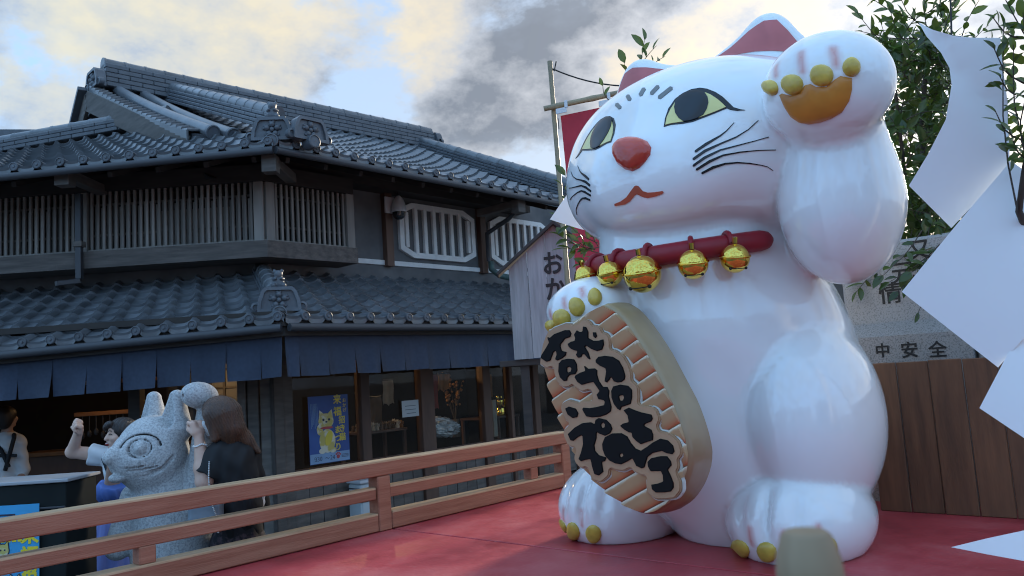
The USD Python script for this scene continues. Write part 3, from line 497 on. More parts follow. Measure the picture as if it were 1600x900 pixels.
ringv = np.array(ringv); n_ = 90; i = np.arange(n_); j = (i + 1) % n_
sgn = 1 if Polygon(ringv[0][:, [0, 2]]).exterior.is_ccw else -1
f = np.vstack([np.stack([k * n_ + i, k * n_ + j, (k + 1) * n_ + j, (k + 1) * n_ + i][::sgn], 1) for k in range(len(prof) - 1)])
f = np.vstack([f[:, [0, 1, 2]], f[:, [0, 2, 3]]])
vv = ringv.reshape(-1, 3); cen = np.array([[-0.15, FB, 0.76]]); last = (len(prof) - 1) * n_
f = np.vstack([f, np.stack([last + i, last + j, np.full(n_, len(vv))][::1] if sgn > 0 else [last + j, last + i, np.full(n_, len(vv))], 1)])
pl.add(cw(np.vstack([vv, cen])), f)
pv, pf = pl.mesh()
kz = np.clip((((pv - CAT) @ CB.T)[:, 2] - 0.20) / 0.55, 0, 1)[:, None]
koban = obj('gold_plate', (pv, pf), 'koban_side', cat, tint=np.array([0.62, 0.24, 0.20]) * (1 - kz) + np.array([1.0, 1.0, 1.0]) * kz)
# slanting raised slats, each sloping from a proud upper edge down to a low lower edge
inner = face.buffer(-0.012)
chars = []
for c in KOBAN['chars']:
    g = Polygon(c[0], c[1:]).buffer(0)
    chars.append(g.buffer(0.006).buffer(-0.006).buffer(-0.003).buffer(0.003))
cart = shapely.union_all([c.buffer(0.032) for c in chars]).buffer(0.016).buffer(-0.016)
cart = cart.intersection(face.buffer(0.012))
m_ = 0.49; per = 0.0945; cs = cos(math.atan(m_)); sl = np.array([cs, m_ * cs]); nn = np.array([-m_ * cs, cs])
for k in range(-2, 12):
    c1 = 1.246 - per * k; c0 = c1 - per
    y1, y0 = c1 * cs - 0.003, c0 * cs + 0.003
    strip = Polygon([sl * x + nn * y for x, y in ((-1.5, y0), (1.5, y0), (1.5, y1), (-1.5, y1))])
    g = strip.intersection(inner).difference(cart.buffer(-0.006))
    for q in getattr(g, 'geoms', [g]):
        if q.geom_type != 'Polygon' or q.area < 0.0006: continue
        m = manifold3d.CrossSection([np.asarray(r.coords)[:-1] for r in (q.exterior, *q.interiors)], manifold3d.FillRule.EvenOdd).extrude(0.01).refine_to_length(0.018)
        v, f, _ = meshkit.arrays(m)
        h = np.clip((v[:, :2] @ nn - y0) / (y1 - y0), 0, 1)
        ht = np.where(h > 0.86, 0.026 * (1 - ((h - 0.86) / 0.14) ** 2 * 0.55), 0.004 + 0.022 * (h / 0.86) ** 0.9)
        out = np.where(v[:, 2] > 0.005, ht, -0.004)
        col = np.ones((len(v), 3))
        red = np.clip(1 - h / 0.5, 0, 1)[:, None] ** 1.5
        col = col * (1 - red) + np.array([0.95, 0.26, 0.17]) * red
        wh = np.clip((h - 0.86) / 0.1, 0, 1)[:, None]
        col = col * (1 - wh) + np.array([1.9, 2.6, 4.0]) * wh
        v3 = np.stack([v[:, 0], FB - out, v[:, 1]], 1)
        mm = trimesh.Trimesh(v3, f, process=False); sm = trimesh.graph.smooth_shade(mm, angle=0.6, facet_minarea=None)
        tree_ = ((sm.vertices[:, None] - v3[None]) ** 2).sum(-1).argmin(1)
        p_ = obj('slat', (cw(np.asarray(sm.vertices)), np.asarray(sm.faces)), 'koban_slat', koban, tint=col[tree_])
def raised(g, b0, b1, fillet, lk, nm, par, smooth=40):
    m = MB()
    for q in getattr(g, 'geoms', [g]):
        if q.area < 1e-5: continue
        m.plate(q, b1 - b0 - fillet, cw((0, FB - b0, 0)), exK, eyK, ezK)
        q2 = q.buffer(-fillet)
        if not q2.is_empty: m.plate(q2, b1 - b0, cw((0, FB - b0, 0)), exK, eyK, ezK)
    return obj(nm, m, lk, par, smooth=smooth)
cart_o = raised(cart, -0.003, 0.034, 0.006, 'koban_tan', 'lettering_panel', koban)
look('slat_pale', (0.62, 0.60, 0.55), 0.4, 0.1, 5)
rim = cart.buffer(0.007).difference(cart.buffer(-0.0005))
raised(rim, -0.003, 0.020, 0.003, 'slat_pale', 'panel_outline', cart_o)
for g in chars: raised(g, 0.030, 0.040, 0.003, 'ink_relief', 'character_stroke', cart_o)
# ------------------------------------------------------------------ looks of the shop
look('tile', (0.105, 0.11, 0.118), 0.30, base2=(0.062, 0.066, 0.073), scale=5, bump=0.12, bscale=50, island=0.28, rvar=0.06, spec=0.9)
look('tile_dark', (0.105, 0.112, 0.125), 0.42, base2=(0.065, 0.07, 0.08), scale=6, bump=0.2, bscale=60, island=0.15)
look('wood_grey', (0.15, 0.128, 0.112), 0.7, base2=(0.075, 0.064, 0.056), scale=3.5, stretch=(1, 1, 5), bump=0.25, bscale=60, island=0.2)
look('wood_beam', (0.13, 0.105, 0.09), 0.7, base2=(0.05, 0.04, 0.035), scale=4, stretch=(0.6, 4, 6), bump=0.35, bscale=50)
look('wood_dark', (0.042, 0.034, 0.030), 0.7, base2=(0.022, 0.018, 0.016), scale=4, stretch=(1, 1, 4), bump=0.2, island=0.15)
look('wood_brown', (0.13, 0.066, 0.042), 0.6, base2=(0.065, 0.034, 0.024), scale=4, stretch=(1, 1, 0.3), bump=0.2, island=0.15)
look('lattice_wood', (0.29, 0.255, 0.225), 0.75, base2=(0.17, 0.148, 0.13), scale=6, stretch=(1, 1, 0.15), island=0.25)
look('plaster_grey', (0.15, 0.15, 0.152), 0.8, base2=(0.075, 0.076, 0.08), scale=2.2, bump=0.2, bscale=25, detail=8)
look('plaster_white', (0.80, 0.80, 0.78), 0.8, base2=(0.62, 0.62, 0.61), scale=4, bump=0.1)
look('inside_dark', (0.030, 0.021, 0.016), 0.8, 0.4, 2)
look('indigo', (0.034, 0.047, 0.078), 0.9, base2=(0.025, 0.034, 0.058), scale=30, bump=0.25, bscale=220, island=0.08, sheen=0.15)
look('copper_green', (0.10, 0.17, 0.15), 0.6, base2=(0.05, 0.08, 0.075), scale=8)
look('metal_dark', (0.05, 0.05, 0.055), 0.45, metallic=0.3)
usdkit.material(stage, '/World/Looks/pane', {'t': ('transparent_bsdf', {'color': (0.93, 0.95, 0.94)}), 'g': ('glossy_bsdf', {'roughness': 0.02, 'color': (1, 1, 1)}), 'f': ('fresnel', {'IOR': 1.18}), 'm': ('mix_closure', {})},
                [('f.fac', 'm.fac'), ('t.BSDF', 'm.closure1'), ('g.BSDF', 'm.closure2')], surface='m.closure')

# ------------------------------------------------------------------ frames: x along a wall, y inwards from the lower eave, z up
SC = np.array([-2.187, 7.578, 0.0])
class Frame:
    def __init__(s, ex, ey): s.ex, s.ey = np.array(ex, float), np.array(ey, float)
    def __call__(s, x, y, z): return SC + x * s.ex + y * s.ey + z * Z
    def box(s, m, x0, x1, y0, y1, z0, z1, ch=0.004):
        return m.box(s((x0 + x1) / 2, (y0 + y1) / 2, (z0 + z1) / 2), (abs(x1 - x0), abs(y1 - y0), abs(z1 - z0)), s.ex, s.ey, Z, ch)
FL, FR = Frame((1, 0, 0), (0, 1, 0)), Frame(D, -L)
MX = 0.45
def miter_slab(m, y0, y1, z0, z1, xl, xr):
    """A wall or beam running round the corner between depths y0 and y1: two prisms that meet on the corner line."""
    for F, s, xe in ((FL, -1, xl), (FR, 1, xr)):
        q = [F(s * MX * y0, y0, z0), F(xe, y0, z0), F(xe, y1, z0), F(s * MX * y1, y1, z0)]
        v = np.array(q + [p + (z1 - z0) * Z for p in q])
        f = np.array([[0, 1, 2, 3], [7, 6, 5, 4], [0, 4, 5, 1], [1, 5, 6, 2], [2, 6, 7, 3], [3, 7, 4, 0]])
        if s < 0: f = f[:, ::-1]
        m.add(v, f[:, ::-1])
    return m
shop = thing('shop_building', 'dark timber Japanese shop with grey tiled roofs and slatted upper windows', 'building')
XL, XR = -4.6, 6.6

# ------------------------------------------------------------------ tiles
_u = np.linspace(0, 1, 9)
def tile_h(u):
    g = sum(np.exp(-((u - 0.80 + k) / 0.15) ** 2) for k in (-1, 0, 1))
    return 0.040 * g + 0.006 * np.cos(2 * PI * (u - 0.30))* -1
class Patch:
    """A bilinear roof slope: eave left and right, ridge left and right (seen from outside)."""
    def __init__(s, e0, e1, r0, r1, sag=0.0): s.c = [np.asarray(q, float) for q in (e0, e1, r0, r1)]; s.sag = sag
    def p(s, a, t):
        a = np.asarray(a, float)[..., None]; t = np.asarray(t, float)[..., None]
        e0, e1, r0, r1 = s.c
        q = (1 - t) * ((1 - a) * e0 + a * e1) + t * ((1 - a) * r0 + a * r1)
        return q - s.sag * 4 * t * (1 - t) * Z
    def n(s, a, t):
        d1 = s.p(a + 1e-3, t) - s.p(a - 1e-3, t); d2 = s.p(a, t + 1e-3) - s.p(a, t - 1e-3)
        n = np.cross(d1, d2); return n / np.linalg.norm(n, axis=-1, keepdims=True)
    def size(s): return np.linalg.norm(s.p(1., 0.) - s.p(0., 0.)), np.linalg.norm(s.p(.5, 1.) - s.p(.5, 0.))
def tile_mesh(P, i, j, n, m, keep=None):
    a = (i + _u * 1.04 - 0.0) / n; w = random.uniform(-0.003, 0.003)
    rows = [(-0.02, -0.014), (0.0, 0.029), (1.06, -0.002)]
    v = []
    for k, (dv, lift) in enumerate(rows):
        t = np.full(9, (j + max(dv, 0.0) - (0.02 if k < 2 else 0)) / m)
        v.append(P.p(a, t) + P.n(a, t) * (tile_h(_u) + 0.03 + lift + w)[:, None])
    v = np.vstack(v); f = []
    for r in range(2):
        k = np.arange(8) + 9 * r
        f.append(np.stack([k, k + 1, k + 10, k + 9], 1))
    f = np.vstack(f); return v, np.vstack([f[:, [0, 1, 2]], f[:, [0, 2, 3]]])
TILES = [0]
def tiled(P, roof, pitch, single, course=0.235, discs=True, skip=None):
    wid, hei = P.size(); n, m = int(round(wid / pitch)), int(round(hei / course))
    rest = MB()
    for j in range(m):
        for i in range(n):
            if skip and skip((i + .5) / n, (j + .5) / m): continue
            v, f = tile_mesh(P, i, j, n, m)
            if single(i, n, j, m) and TILES[0] < 300:
                TILES[0] += 1; obj('roof_tile', (v, f), 'tile', roof, smooth=45)
            else: rest.add(v, f)
    if rest.n: obj('tile_field', rest, 'tile', roof, smooth=45, kind='stuff')
    if discs:
        for i in range(n):
            a = (i + 0.80) / n; c = P.p(a, 0.0); nm = P.n(a, 0.0); du = unit(P.p(a + 1e-3, 0.) - P.p(a - 1e-3, 0.)); fr = unit(np.cross(du, Z))
            c = c + nm * 0.055 - fr * 0.0 + fr * 0.012
            d = MB(); R = 0.046
            d.lathe(c, [(R, -0.10), (R, 0.012), (R * 0.86, 0.016), (R * 0.8, 0.008), (R * 0.35, 0.008), (R * 0.25, 0.016), (1e-4, 0.017)], 14, du, np.cross(fr, du), fr)
            obj('eave_disc', d, 'tile_dark', roof, smooth=40)
            # drooping front of the pan tile beside it
            uu = np.linspace(0, 1, 9); aa = (i + uu) / n; pv = P.p(aa, np.zeros(9)); nv = P.n(aa, np.zeros(9))
            dr = 0.052 * np.sin(PI * np.clip((uu + 0.2) % 1.0, 0, 1)) + 0.012
            top = pv + nv * (tile_h(uu) + 0.03)[:, None] + fr * 0.006; bot = top - Z * dr[:, None]
            v = np.vstack([bot, top, top - fr * 0.02]); k = np.arange(8)
            f = np.vstack([np.stack([k, k + 1, k + 10, k + 9], 1), np.stack([k + 9, k + 10, k + 19, k + 18], 1)])
            obj('eave_front', MB().add(v, f), 'tile', roof, smooth=45)
def deck(P, name, lk='wood_dark', th=0.05):
    a = np.linspace(0, 1, 7); g = [(x, t) for t in np.linspace(0, 1, 5) for x in a]
    A = np.array([x for x, t in g]); T = np.array([t for x, t in g])
    topv = P.p(A, T) + P.n(A, T) * 0.004; bot = topv - P.n(A, T) * th
    f = []
    for r in range(4):
        k = np.arange(6) + 7 * r; f.append(np.stack([k, k + 1, k + 8, k + 7], 1))
    f = np.vstack(f); nv = 35
    F = [f, f[:, ::-1] + nv]
    edge = list(range(7)) + [7 * r + 6 for r in range(1, 5)] + [28 + k for k in range(5, -1, -1)] + [7 * r for r in range(3, 0, -1)]
    e = np.array(edge); e2 = np.roll(e, -1); F.append(np.stack([e + nv, e2 + nv, e2, e], 1))
    return obj(name, MB().add(np.vstack([topv, bot]), np.vstack(F)), lk, shop, smooth=20)
def ridge(A, B, h, w, parent_name, cap=0.075, seg=0.26, layers=4):
    """A stacked tile ridge from A to B with round cap tiles along the top."""
    A, B = np.asarray(A, float), np.asarray(B, float); ln = np.linalg.norm(B - A); ex = unit(B - A); ey = unit(np.cross(Z, ex)); ez = np.cross(ex, ey)
    m = MB(); lh = (h - cap) / layers
    for k in range(layers):
        n = int(ln / 0.30); off = 0.15 * (k % 2)
        for q in range(n + 1):
            x0, x1 = max(0, q * ln / n - off), min(ln, (q + 1) * ln / n - off - 0.006)
            if x1 - x0 < 0.03: continue
            ww = w * (1 - 0.07 * k) * (1 + random.uniform(-0.01, 0.01))
            m.box(A + ex * (x0 + x1) / 2 + ez * (lh * (k + 0.5) + 0.0), (x1 - x0, ww, lh * 0.86), ex, ey, ez, 0.006)
        m.box(A + ex * ln / 2 + ez * lh * (k + 0.5), (ln - 0.02, w * (1 - 0.07 * k) - 0.05, lh * 1.0), ex, ey, ez, 0.002)
    rd = obj(parent_name, m, 'tile_dark', shop, smooth=30)
    n = max(2, int(ln / seg))
    for q in range(n):
        c0 = A + ex * (q * ln / n) + ez * (h - cap * 0.9); t = MB(); R = cap
        t.lathe(c0, [(1e-4, 0), (R, 0), (R * 1.06, 0.0), (R * 1.06, 0.03), (R, 0.034), (R * 0.97, ln / n), (1e-4, ln / n)], 12, ey, ez, ex)
        obj('ridge_tile', t, 'tile', rd, smooth=50)
    return rd
def ornament(c, out, s=1.0, figure=True, two=None):
    """A ridge-end tile: arched plate with a raised border, leaf crest, side curls and a round tile under it."""
    out = unit(out); ex = unit(np.cross(Z, out)); arch = [(-0.21, 0), (0.21, 0), (0.20, 0.10), (0.165, 0.20), (0.13, 0.235), (-0.13, 0.235), (-0.165, 0.20), (-0.20, 0.10)]
    pg = Polygon(np.array(arch) * s).buffer(0.012 * s)
    m = MB(); m.plate(pg, 0.10 * s, c - out * 0.09 * s, ex, Z, out)
    m.plate(pg.difference(pg.buffer(-0.035 * s)), 0.03 * s, c + out * 0.008 * s, ex, Z, out)
    o = obj('ridge_end_tile', m, 'tile_dark', shop, smooth=35)
    k = MB()
    for a in range(5):
        th = PI / 2 + a * 2 * PI / 5; pc = c + out * 0.012 * s + (ex * cos(th) + Z * sin(th)) * 0.058 * s + Z * 0.11 * s
        k.ball(pc, np.full(3, 0.034 * s), 1)
        for g in (-0.5, 0.5):
            k.ball(pc + (ex * cos(th + g) + Z * sin(th + g)) * 0.03 * s, np.full(3, 0.02 * s), 1)
    k.ball(c + out * 0.015 * s + Z * 0.11 * s, np.full(3, 0.028 * s), 1)
    obj('leaf_crest', k, 'tile_dark', o, smooth=50)
    for g in (-1, 1):
        q = MB(); q.lathe(c + ex * g * 0.235 * s + Z * 0.04 * s - out * 0.05 * s, [(0.05 * s, 0), (0.05 * s, 0.06 * s), (0.03 * s, 0.07 * s), (0.024 * s, 0.05 * s), (1e-4, 0.05 * s)], 12, ex, Z, out); obj('curl', q, 'tile_dark', o, smooth=40)
    q = MB(); R = 0.075 * s; q.lathe(c - Z * 0.03 * s - out * 0.05, [(R, 0), (R, 0.14 * s), (R * .85, 0.146 * s), (R * .8, 0.135 * s), (R * .3, 0.135 * s), (1e-4, 0.142 * s)], 16, ex, Z, out); obj('round_tile', q, 'tile_dark', o, smooth=40)
    if figure:
        def fs(p):
            d = ell(p, (0, 0, 0.06), (0.06, 0.055, 0.07)); d = su(d, ell(p, (0, 0.015, 0.15), (0.046, 0.046, 0.045)), 0.02)
            for g in (-1, 1):
                d = su(d, ell(p, (g * 0.038, 0.01, 0.185), (0.018, 0.014, 0.022)), 0.01); d = su(d, ell(p, (g * 0.05, 0.035, 0.03), (0.03, 0.045, 0.03)), 0.012); d = su(d, cone(p, (g * 0.05, 0.02, 0.10), (g * 0.03, 0.06, 0.10), 0.018, 0.016), 0.01)
            return d
        v, f = nets(fs, (-0.1, -0.08, -0.02), (0.1, 0.1, 0.23), 0.009)
        v = c + (v * s) @ np.array([-ex, out, Z]) + Z * 0.235 * s - out * 0.05 * s
        obj('roof_figure', (v, f[:, ::-1] if np.linalg.det(np.array([-ex, out, Z])) < 0 else f), 'tile_dark', o, smooth=60)
    return o

# ------------------------------------------------------------------ lower roofs
def low_z(x): return -0.045 * np.clip(-x, 0, 9)
ER = 3.10
Lc_e, Lc_r = FL(0, 0, 2.24), FL(-MX * 1.9, 1.9, 3.06)
lowL = Patch(FL(XL, 0, 2.24 - 0.17), Lc_e, FL(XL, 1.9, 3.06), Lc_r, 0.03)
lowR = Patch(FR(0, 0, 2.24), FR(XR, 0, 2.24), FR(MX * 1.9, 1.9, 3.08), FR(XR, 1.9, 3.10), 0.03)
for P_, s_ in ((lowL, 1), (lowR, 0)):
    rf = deck(P_, 'lower_roof')
    if s_: tiled(P_, rf, 0.265, lambda i, n, j, m: i >= n - 14)
    else: tiled(P_, rf, 0.265, lambda i, n, j, m: i < 14)
# white pointing under the wall, gutters
for F, x0, x1, z0, z1 in ((FL, XL, -0.02, 2.06, 2.215), (FR, 0.02, XR, 2.215, 2.215)):
    g = MB(); pts = [F(x0 + (x1 - x0) * t, -0.045, z0 + (z1 - z0) * t - 0.035) for t in np.linspace(0, 1, 6)]
    g.tube(pts, 0.040, 10); obj('gutter', g, 'metal_dark', shop, smooth=60)
    g = MB(); g.bar(F(x0, 0.06, z0 - 0.045), F(x1, 0.06, z1 - 0.045), 0.03, 0.13); obj('eave_board', g, 'wood_dark', shop)
m = MB(); miter_slab(m, 1.82, 1.95, 3.075, 3.14, XL, XR); obj('pointing', m, 'plaster_white', shop)
m = MB(); miter_slab(m, 1.72, 1.81, 3.125, 3.165, XL, XR); obj('roof_flashing', m, 'wood_dark', shop)
# hip ridge at the corner and its end tile
ridge(FL(-MX * 1.55, 1.55, 2.93), FL(-MX * 0.32, 0.32, 2.40), 0.16, 0.22, 'hip_ridge', 0.085, 0.2, 2)
corner_out = unit(np.array([0.30, -1.0, 0]))
ornament(FL(-MX * 0.26, 0.24, 2.37), corner_out, 0.95)

# ------------------------------------------------------------------ upper storey
m = MB(); miter_slab(m, 1.56, 1.66, 2.9, 4.35, XL, XR + 0.6); obj('upper_wall', m, 'plaster_grey', shop)
m = MB(); FR.box(m, 1.72, XR, 1.535, 1.558, 3.15, 3.215); obj('white_band', m, 'plaster_white', shop)
m = MB(); miter_slab(m, 0.98, 1.40, 3.04, 3.225, XL, 1.66); obj('bay_sill', m, 'wood_beam', shop)
m = MB(); miter_slab(m, 1.13, 1.30, 3.93, 4.12, XL, 1.74); obj('bay_head', m, 'wood_dark', shop)
m = MB(); miter_slab(m, 1.17, 1.23, 3.226, 3.275, XL, 1.70); obj('lattice_rail', m, 'lattice_wood', shop)
m = MB(); miter_slab(m, 1.34, 1.36, 3.22, 3.93, XL, 1.66); obj('bay_shutter', m, 'inside_dark', shop)
# pale screen panes behind part of the lattice
for x0, x1 in ((-1.75, -1.35), (-1.33, -0.95)):
    m = MB(); FL.box(m, x0, x1, 1.31, 1.325, 3.27, 3.70); obj('screen', m, 'lattice_wood', shop)
for F, x0, x1, s in ((FL, XL + 0.3, -0.64, -1), (FR, 0.66, 1.66, 1)):
    n = int(abs(x1 - x0) / 0.069)
    for k in range(n):
        x = x0 + (k + 0.5) * (x1 - x0) / n
        m = MB(); F.box(m, x - 0.014, x + 0.014, 1.185, 1.215, 3.27, 3.935, 0.002); obj('lattice_bar', m, 'lattice_wood', shop)
        m = MB(); F.box(m, x + 0.020, x + 0.042, 1.225, 1.245, 3.27, 3.80 if k % 3 else 3.76, 0.002); obj('inner_bar', m, 'lattice_wood', shop)
    for z in (3.45, 3.80):
        m = MB(); F.box(m, x0, x1, 1.250, 1.265, z - 0.012, z + 0.012, 0.002); obj('lattice_tie', m, 'wood_grey', shop)
for F, x in ((FR, 0.60), (FR, 1.705), (FL, -2.56), (FL, -0.585)):
    m = MB(); F.box(m, x - 0.055, x + 0.055, 1.15, 1.26, 3.226, 3.93); obj('bay_post', m, 'lattice_wood', shop)
m = MB(); FR.box(m, 1.66, 1.76, 1.26, 1.56, 3.226, 3.93); obj('bay_end', m, 'wood_grey', shop)
for x in (2.58, 4.40, 6.25):
    m = MB(); FR.box(m, x - 0.06, x + 0.06, 1.47, 1.565, 3.13, 4.20); obj('wall_post', m, 'wood_brown', shop)
# eight-sided barred windows
for xc in (3.52, 5.32):
    oc = [(-0.73, -0.28), (-0.50, -0.385), (0.50, -0.385), (0.73, -0.28), (0.73, 0.28), (0.50, 0.385), (-0.50, 0.385), (-0.73, 0.28)]
    pg = Polygon(oc); c = FR(xc, 1.556, 3.66)
    m = MB(); m.plate(pg.difference(pg.buffer(-0.075, join_style=2)), 0.05, c, D, Z, L); w_ = obj('octagon_window', m, 'plaster_white', shop)
    m = MB(); m.plate(pg.buffer(-0.02), 0.006, c, D, Z, L); obj('window_back', m, 'plaster_grey', w_)
    for k in range(8):
        x = -0.60 + k * 0.171
        hh = 0.31 if abs(x) < 0.5 else 0.22
        m = MB(); m.box(c + D * x + L * 0.030, (0.062, 0.05, 2 * hh + 0.05), D, L, Z, 0.006); obj('window_bar', m, 'plaster_white', w_)
# ground floor of the right wing: posts, rails, panes, boarded dado
GW = 0.95
look('glass_goods', (0.1, 0.1, 0.1))
def post(F, x0, x1, z0=0.08, z1=2.3, y0=0.90, y1=1.02, lk='wood_brown', nm='post'):
    m = MB(); F.box(m, x0, x1, y0, y1, z0, z1, 0.006); return obj(nm, m, lk, shop)
post(FR, 0.41, 0.53, lk='wood_grey'); post(FR, 0.54, 0.66, lk='wood_grey', y0=0.93)
for x0, x1 in ((1.55, 1.68), (2.48, 2.70), (3.60, 3.75), (4.14, 4.20), (4.66, 4.78), (5.6, 5.75)): post(FR, x0, x1)
for x0, x1 in ((0.66, 1.55), (1.68, 2.48), (2.70, 3.60), (3.75, 4.66), (4.78, 5.6)):
    m = MB(); FR.box(m, x0 + 0.002, x1 - 0.002, 0.93, 1.0, 0.66, 0.72); obj('window_sill', m, 'wood_brown', shop)
    m = MB(); FR.box(m, x0 + 0.002, x1 - 0.002, 0.93, 1.0, 1.88, 1.96); obj('window_head', m, 'wood_dark', shop)
    m = MB(); FR.box(m, x0 + 0.01, x1 - 0.01, 0.965, 0.969, 0.72, 1.88, 0.001); obj('pane', m, 'pane', shop)
    n = max(2, int((x1 - x0) / 0.16))
    for k in range(n):
        a, b = x0 + (x1 - x0) * k / n, x0 + (x1 - x0) * (k + 1) / n
        m = MB(); FR.box(m, a + 0.003, b - 0.003, 0.945 + 0.003 * (k % 2), 0.985, 0.09, 0.66, 0.003); obj('dado_board', m, 'wood_grey', shop)
# ground floor of the left wing: boards by the corner, pillar, screen window, open front
for k, (a, b) in enumerate(((-0.80, -0.71), (-0.70, -0.58), (-0.57, -0.45))):
    post(FL, a, b, lk='wood_grey', y0=0.92 + 0.02 * k, nm='door_board')
post(FL, -0.44, -0.40, lk='wood_dark', nm='post')
post(FL, -1.95, -1.82, lk='wood_dark'); post(FL, -3.9, -3.76, lk='wood_dark')
m = MB(); FL.box(m, -4.6, -0.43, 0.93, 1.0, 1.98, 2.12); obj('lintel', m, 'wood_dark', shop)
for k in range(6):
    x = -1.80 + k * 0.16
    m = MB(); FL.box(m, x, x + 0.025, 1.5, 1.525, 1.2, 1.95, 0.002); obj('screen_bar', m, 'wood_dark', shop)
for k in range(4):
    m = MB(); FL.box(m, -1.80, -0.9, 1.505, 1.52, 1.25 + 0.2 * k, 1.27 + 0.2 * k, 0.002); obj('screen_bar', m, 'wood_dark', shop)
look('paper_screen', (0.10, 0.10, 0.105), 0.8, 0.2, 5)
m = MB(); FL.box(m, -1.78, -0.92, 1.53, 1.535, 1.22, 1.93, 0.001); obj('paper_pane', m, 'paper_screen', shop)
# the room behind
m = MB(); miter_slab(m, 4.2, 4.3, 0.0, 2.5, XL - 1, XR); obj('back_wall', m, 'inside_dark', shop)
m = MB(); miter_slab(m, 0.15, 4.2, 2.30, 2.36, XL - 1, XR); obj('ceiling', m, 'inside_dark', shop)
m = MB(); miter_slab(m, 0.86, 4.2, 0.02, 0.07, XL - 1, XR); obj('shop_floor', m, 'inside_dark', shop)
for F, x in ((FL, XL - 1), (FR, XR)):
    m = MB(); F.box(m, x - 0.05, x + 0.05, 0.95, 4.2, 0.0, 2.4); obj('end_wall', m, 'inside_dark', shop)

# ------------------------------------------------------------------ upper roofs
UE = 4.06
Uc = FL(-MX * 0.31, 0.31, UE)
RA_ = seen_y(154, 138, 10.15); dirR = np.array([sin(rad(45.5)), cos(rad(45.5)), 0])
tt = np.linspace(0, 14, 400); pr = RA_ + tt[:, None] * dirR
q = pr - EYE; px_ = 800 + FPX * (q @ rt) / (q @ fw)
RB_ = pr[np.argmin(np.abs(px_ - 672))]
UEe = FR(5.35, 0.31, UE - 0.02)
kud_t = RA_ + dirR * 0.95 - Z * 0.02
mainP = Patch(Uc + D * 0.05, UEe, kud_t, RB_, 0.06)
rf = deck(mainP, 'main_roof')
tiled(mainP, rf, 0.245, lambda i, n, j, m: False)
RLr = seen_y(300, 196, 9.35); RLl = seen_y(-60, 254, 9.9)
leftP = Patch(FL(XL, 0.31, UE - 0.17), Uc, RLl + np.array([-0.5, 0, -0.03]), RLr, 0.02)
rf = deck(leftP, 'skirt_roof')
tiled(leftP, rf, 0.2385, lambda i, n, j, m: i >= n - 13)
# back slopes so that the roofs are closed
backP = Patch(RB_ + np.array([-2.2, 2.6, -1.7]), RA_ + np.array([-2.4, 2.4, -1.7]), RB_, RA_)
rf = deck(backP, 'back_roof', 'tile_dark')
lbackP = Patch(RLr + np.array([0.0, 2.2, -1.2]), RLl + np.array([-0.5, 2.2, -1.2]), RLr, RLl + np.array([-0.5, 0, 0]))
deck(lbackP, 'back_roof', 'tile_dark')
ridge(RA_ + dirR * 0.05, RB_, 0.42, 0.34, 'main_ridge', 0.085, 0.26, 5)
ornament(RA_ - Z * 0.02 - dirR * 0.06, -dirR, 1.0, figure=False)
ornament(RB_ + dirR * 0.1 + Z * 0.1, dirR, 0.9, figure=False)
ridge(RLl + np.array([-0.5, 0, -0.06]), RLr + np.array([-0.35, 0.2, 0.10]), 0.24, 0.26, 'skirt_ridge', 0.08, 0.25, 3)
# descending ridges on the main slope
kb = Uc + np.array([-0.10, 0.42, 0.30])
ridge(kud_t + Z * 0.02, kb, 0.26, 0.24, 'descending_ridge', 0.085, 0.25, 4)
ridge(RB_ - dirR * 0.30 - Z * 0.05, UEe - D * 0.3 + Z * 0.10, 0.26, 0.24, 'descending_ridge', 0.085, 0.25, 4)
ornament(Uc + np.array([-0.03, 0.07, 0.09]), unit(np.array([0.10, -1, 0])), 0.95)
ornament(Uc + np.array([0.33, 0.17, 0.09]), unit(np.array([0.75, -0.66, 0])), 0.95, figure=False)
# verge beside the gable: two round tile lines, stepped verge tiles, barge boards, gable wall
gt = RA_ - dirR * 0.08 - Z * 0.06; gb = seen_y(300, 206, 8.45)
vt0, vt1 = RA_ + dirR * 0.30 + Z * 0.02, gb + dirR * 0.36 + Z * 0.06
vergeP = Patch(gb - Z * 0.02, Uc + np.array([-0.35, 0.55, 0.22]), RA_ - dirR * 0.1 - Z * 0.03, kud_t + Z * 0.0, 0.04)
rf = deck(vergeP, 'verge_roof', 'tile_dark', 0.06)
for a in (0.30, 0.62):
    ps = [vergeP.p(a, t) + vergeP.n(a, t) * 0.05 for t in np.linspace(-0.01, 0.97, 14)]
    m = MB(); m.tube(ps, 0.075, 12); t_ = obj('round_tile_line', m, 'tile', rf, smooth=60)
    fr = unit(ps[0] - ps[1]); e_ = unit(np.cross(Z, fr)); m = MB(); m.lathe(ps[0], [(0.082, -0.03), (0.082, 0.02), (0.07, 0.026), (0.06, 0.016), (1e-4, 0.016)], 16, e_, np.cross(fr, e_), fr); obj('eave_disc', m, 'tile_dark', rf, smooth=40)
nv = 22
for k in range(nv):
    t0 = k / nv; p0, p1 = vergeP.p(0.04, t0), vergeP.p(0.04, t0 + 1.25 / nv); nn_ = vergeP.n(0.04, t0)
    m = MB(); m.bar(p0 + nn_ * 0.045, p1 + nn_ * 0.02, 0.17, 0.03, nn_, 0.008); m.bar(p0 - dirR * 0.075 - Z * 0.03, p1 - dirR * 0.075 - Z * 0.055, 0.025, 0.13, nn_, 0.006); obj('verge_tile', m, 'tile', rf)
m = MB(); b0, b1 = vergeP.p(0.0, 1.0) - Z * 0.17 - dirR * 0.04, vergeP.p(0.0, 0.02) - Z * 0.17 - dirR * 0.04
m.bar(b0, b1, 0.05, 0.26, Z, 0.006); obj('barge_board', m, 'wood_grey', shop)
hz = unit(np.array([dirR[1], -dirR[0], 0])); fall = b1 - b0
mirr = fall - 2 * (fall @ hz) * hz
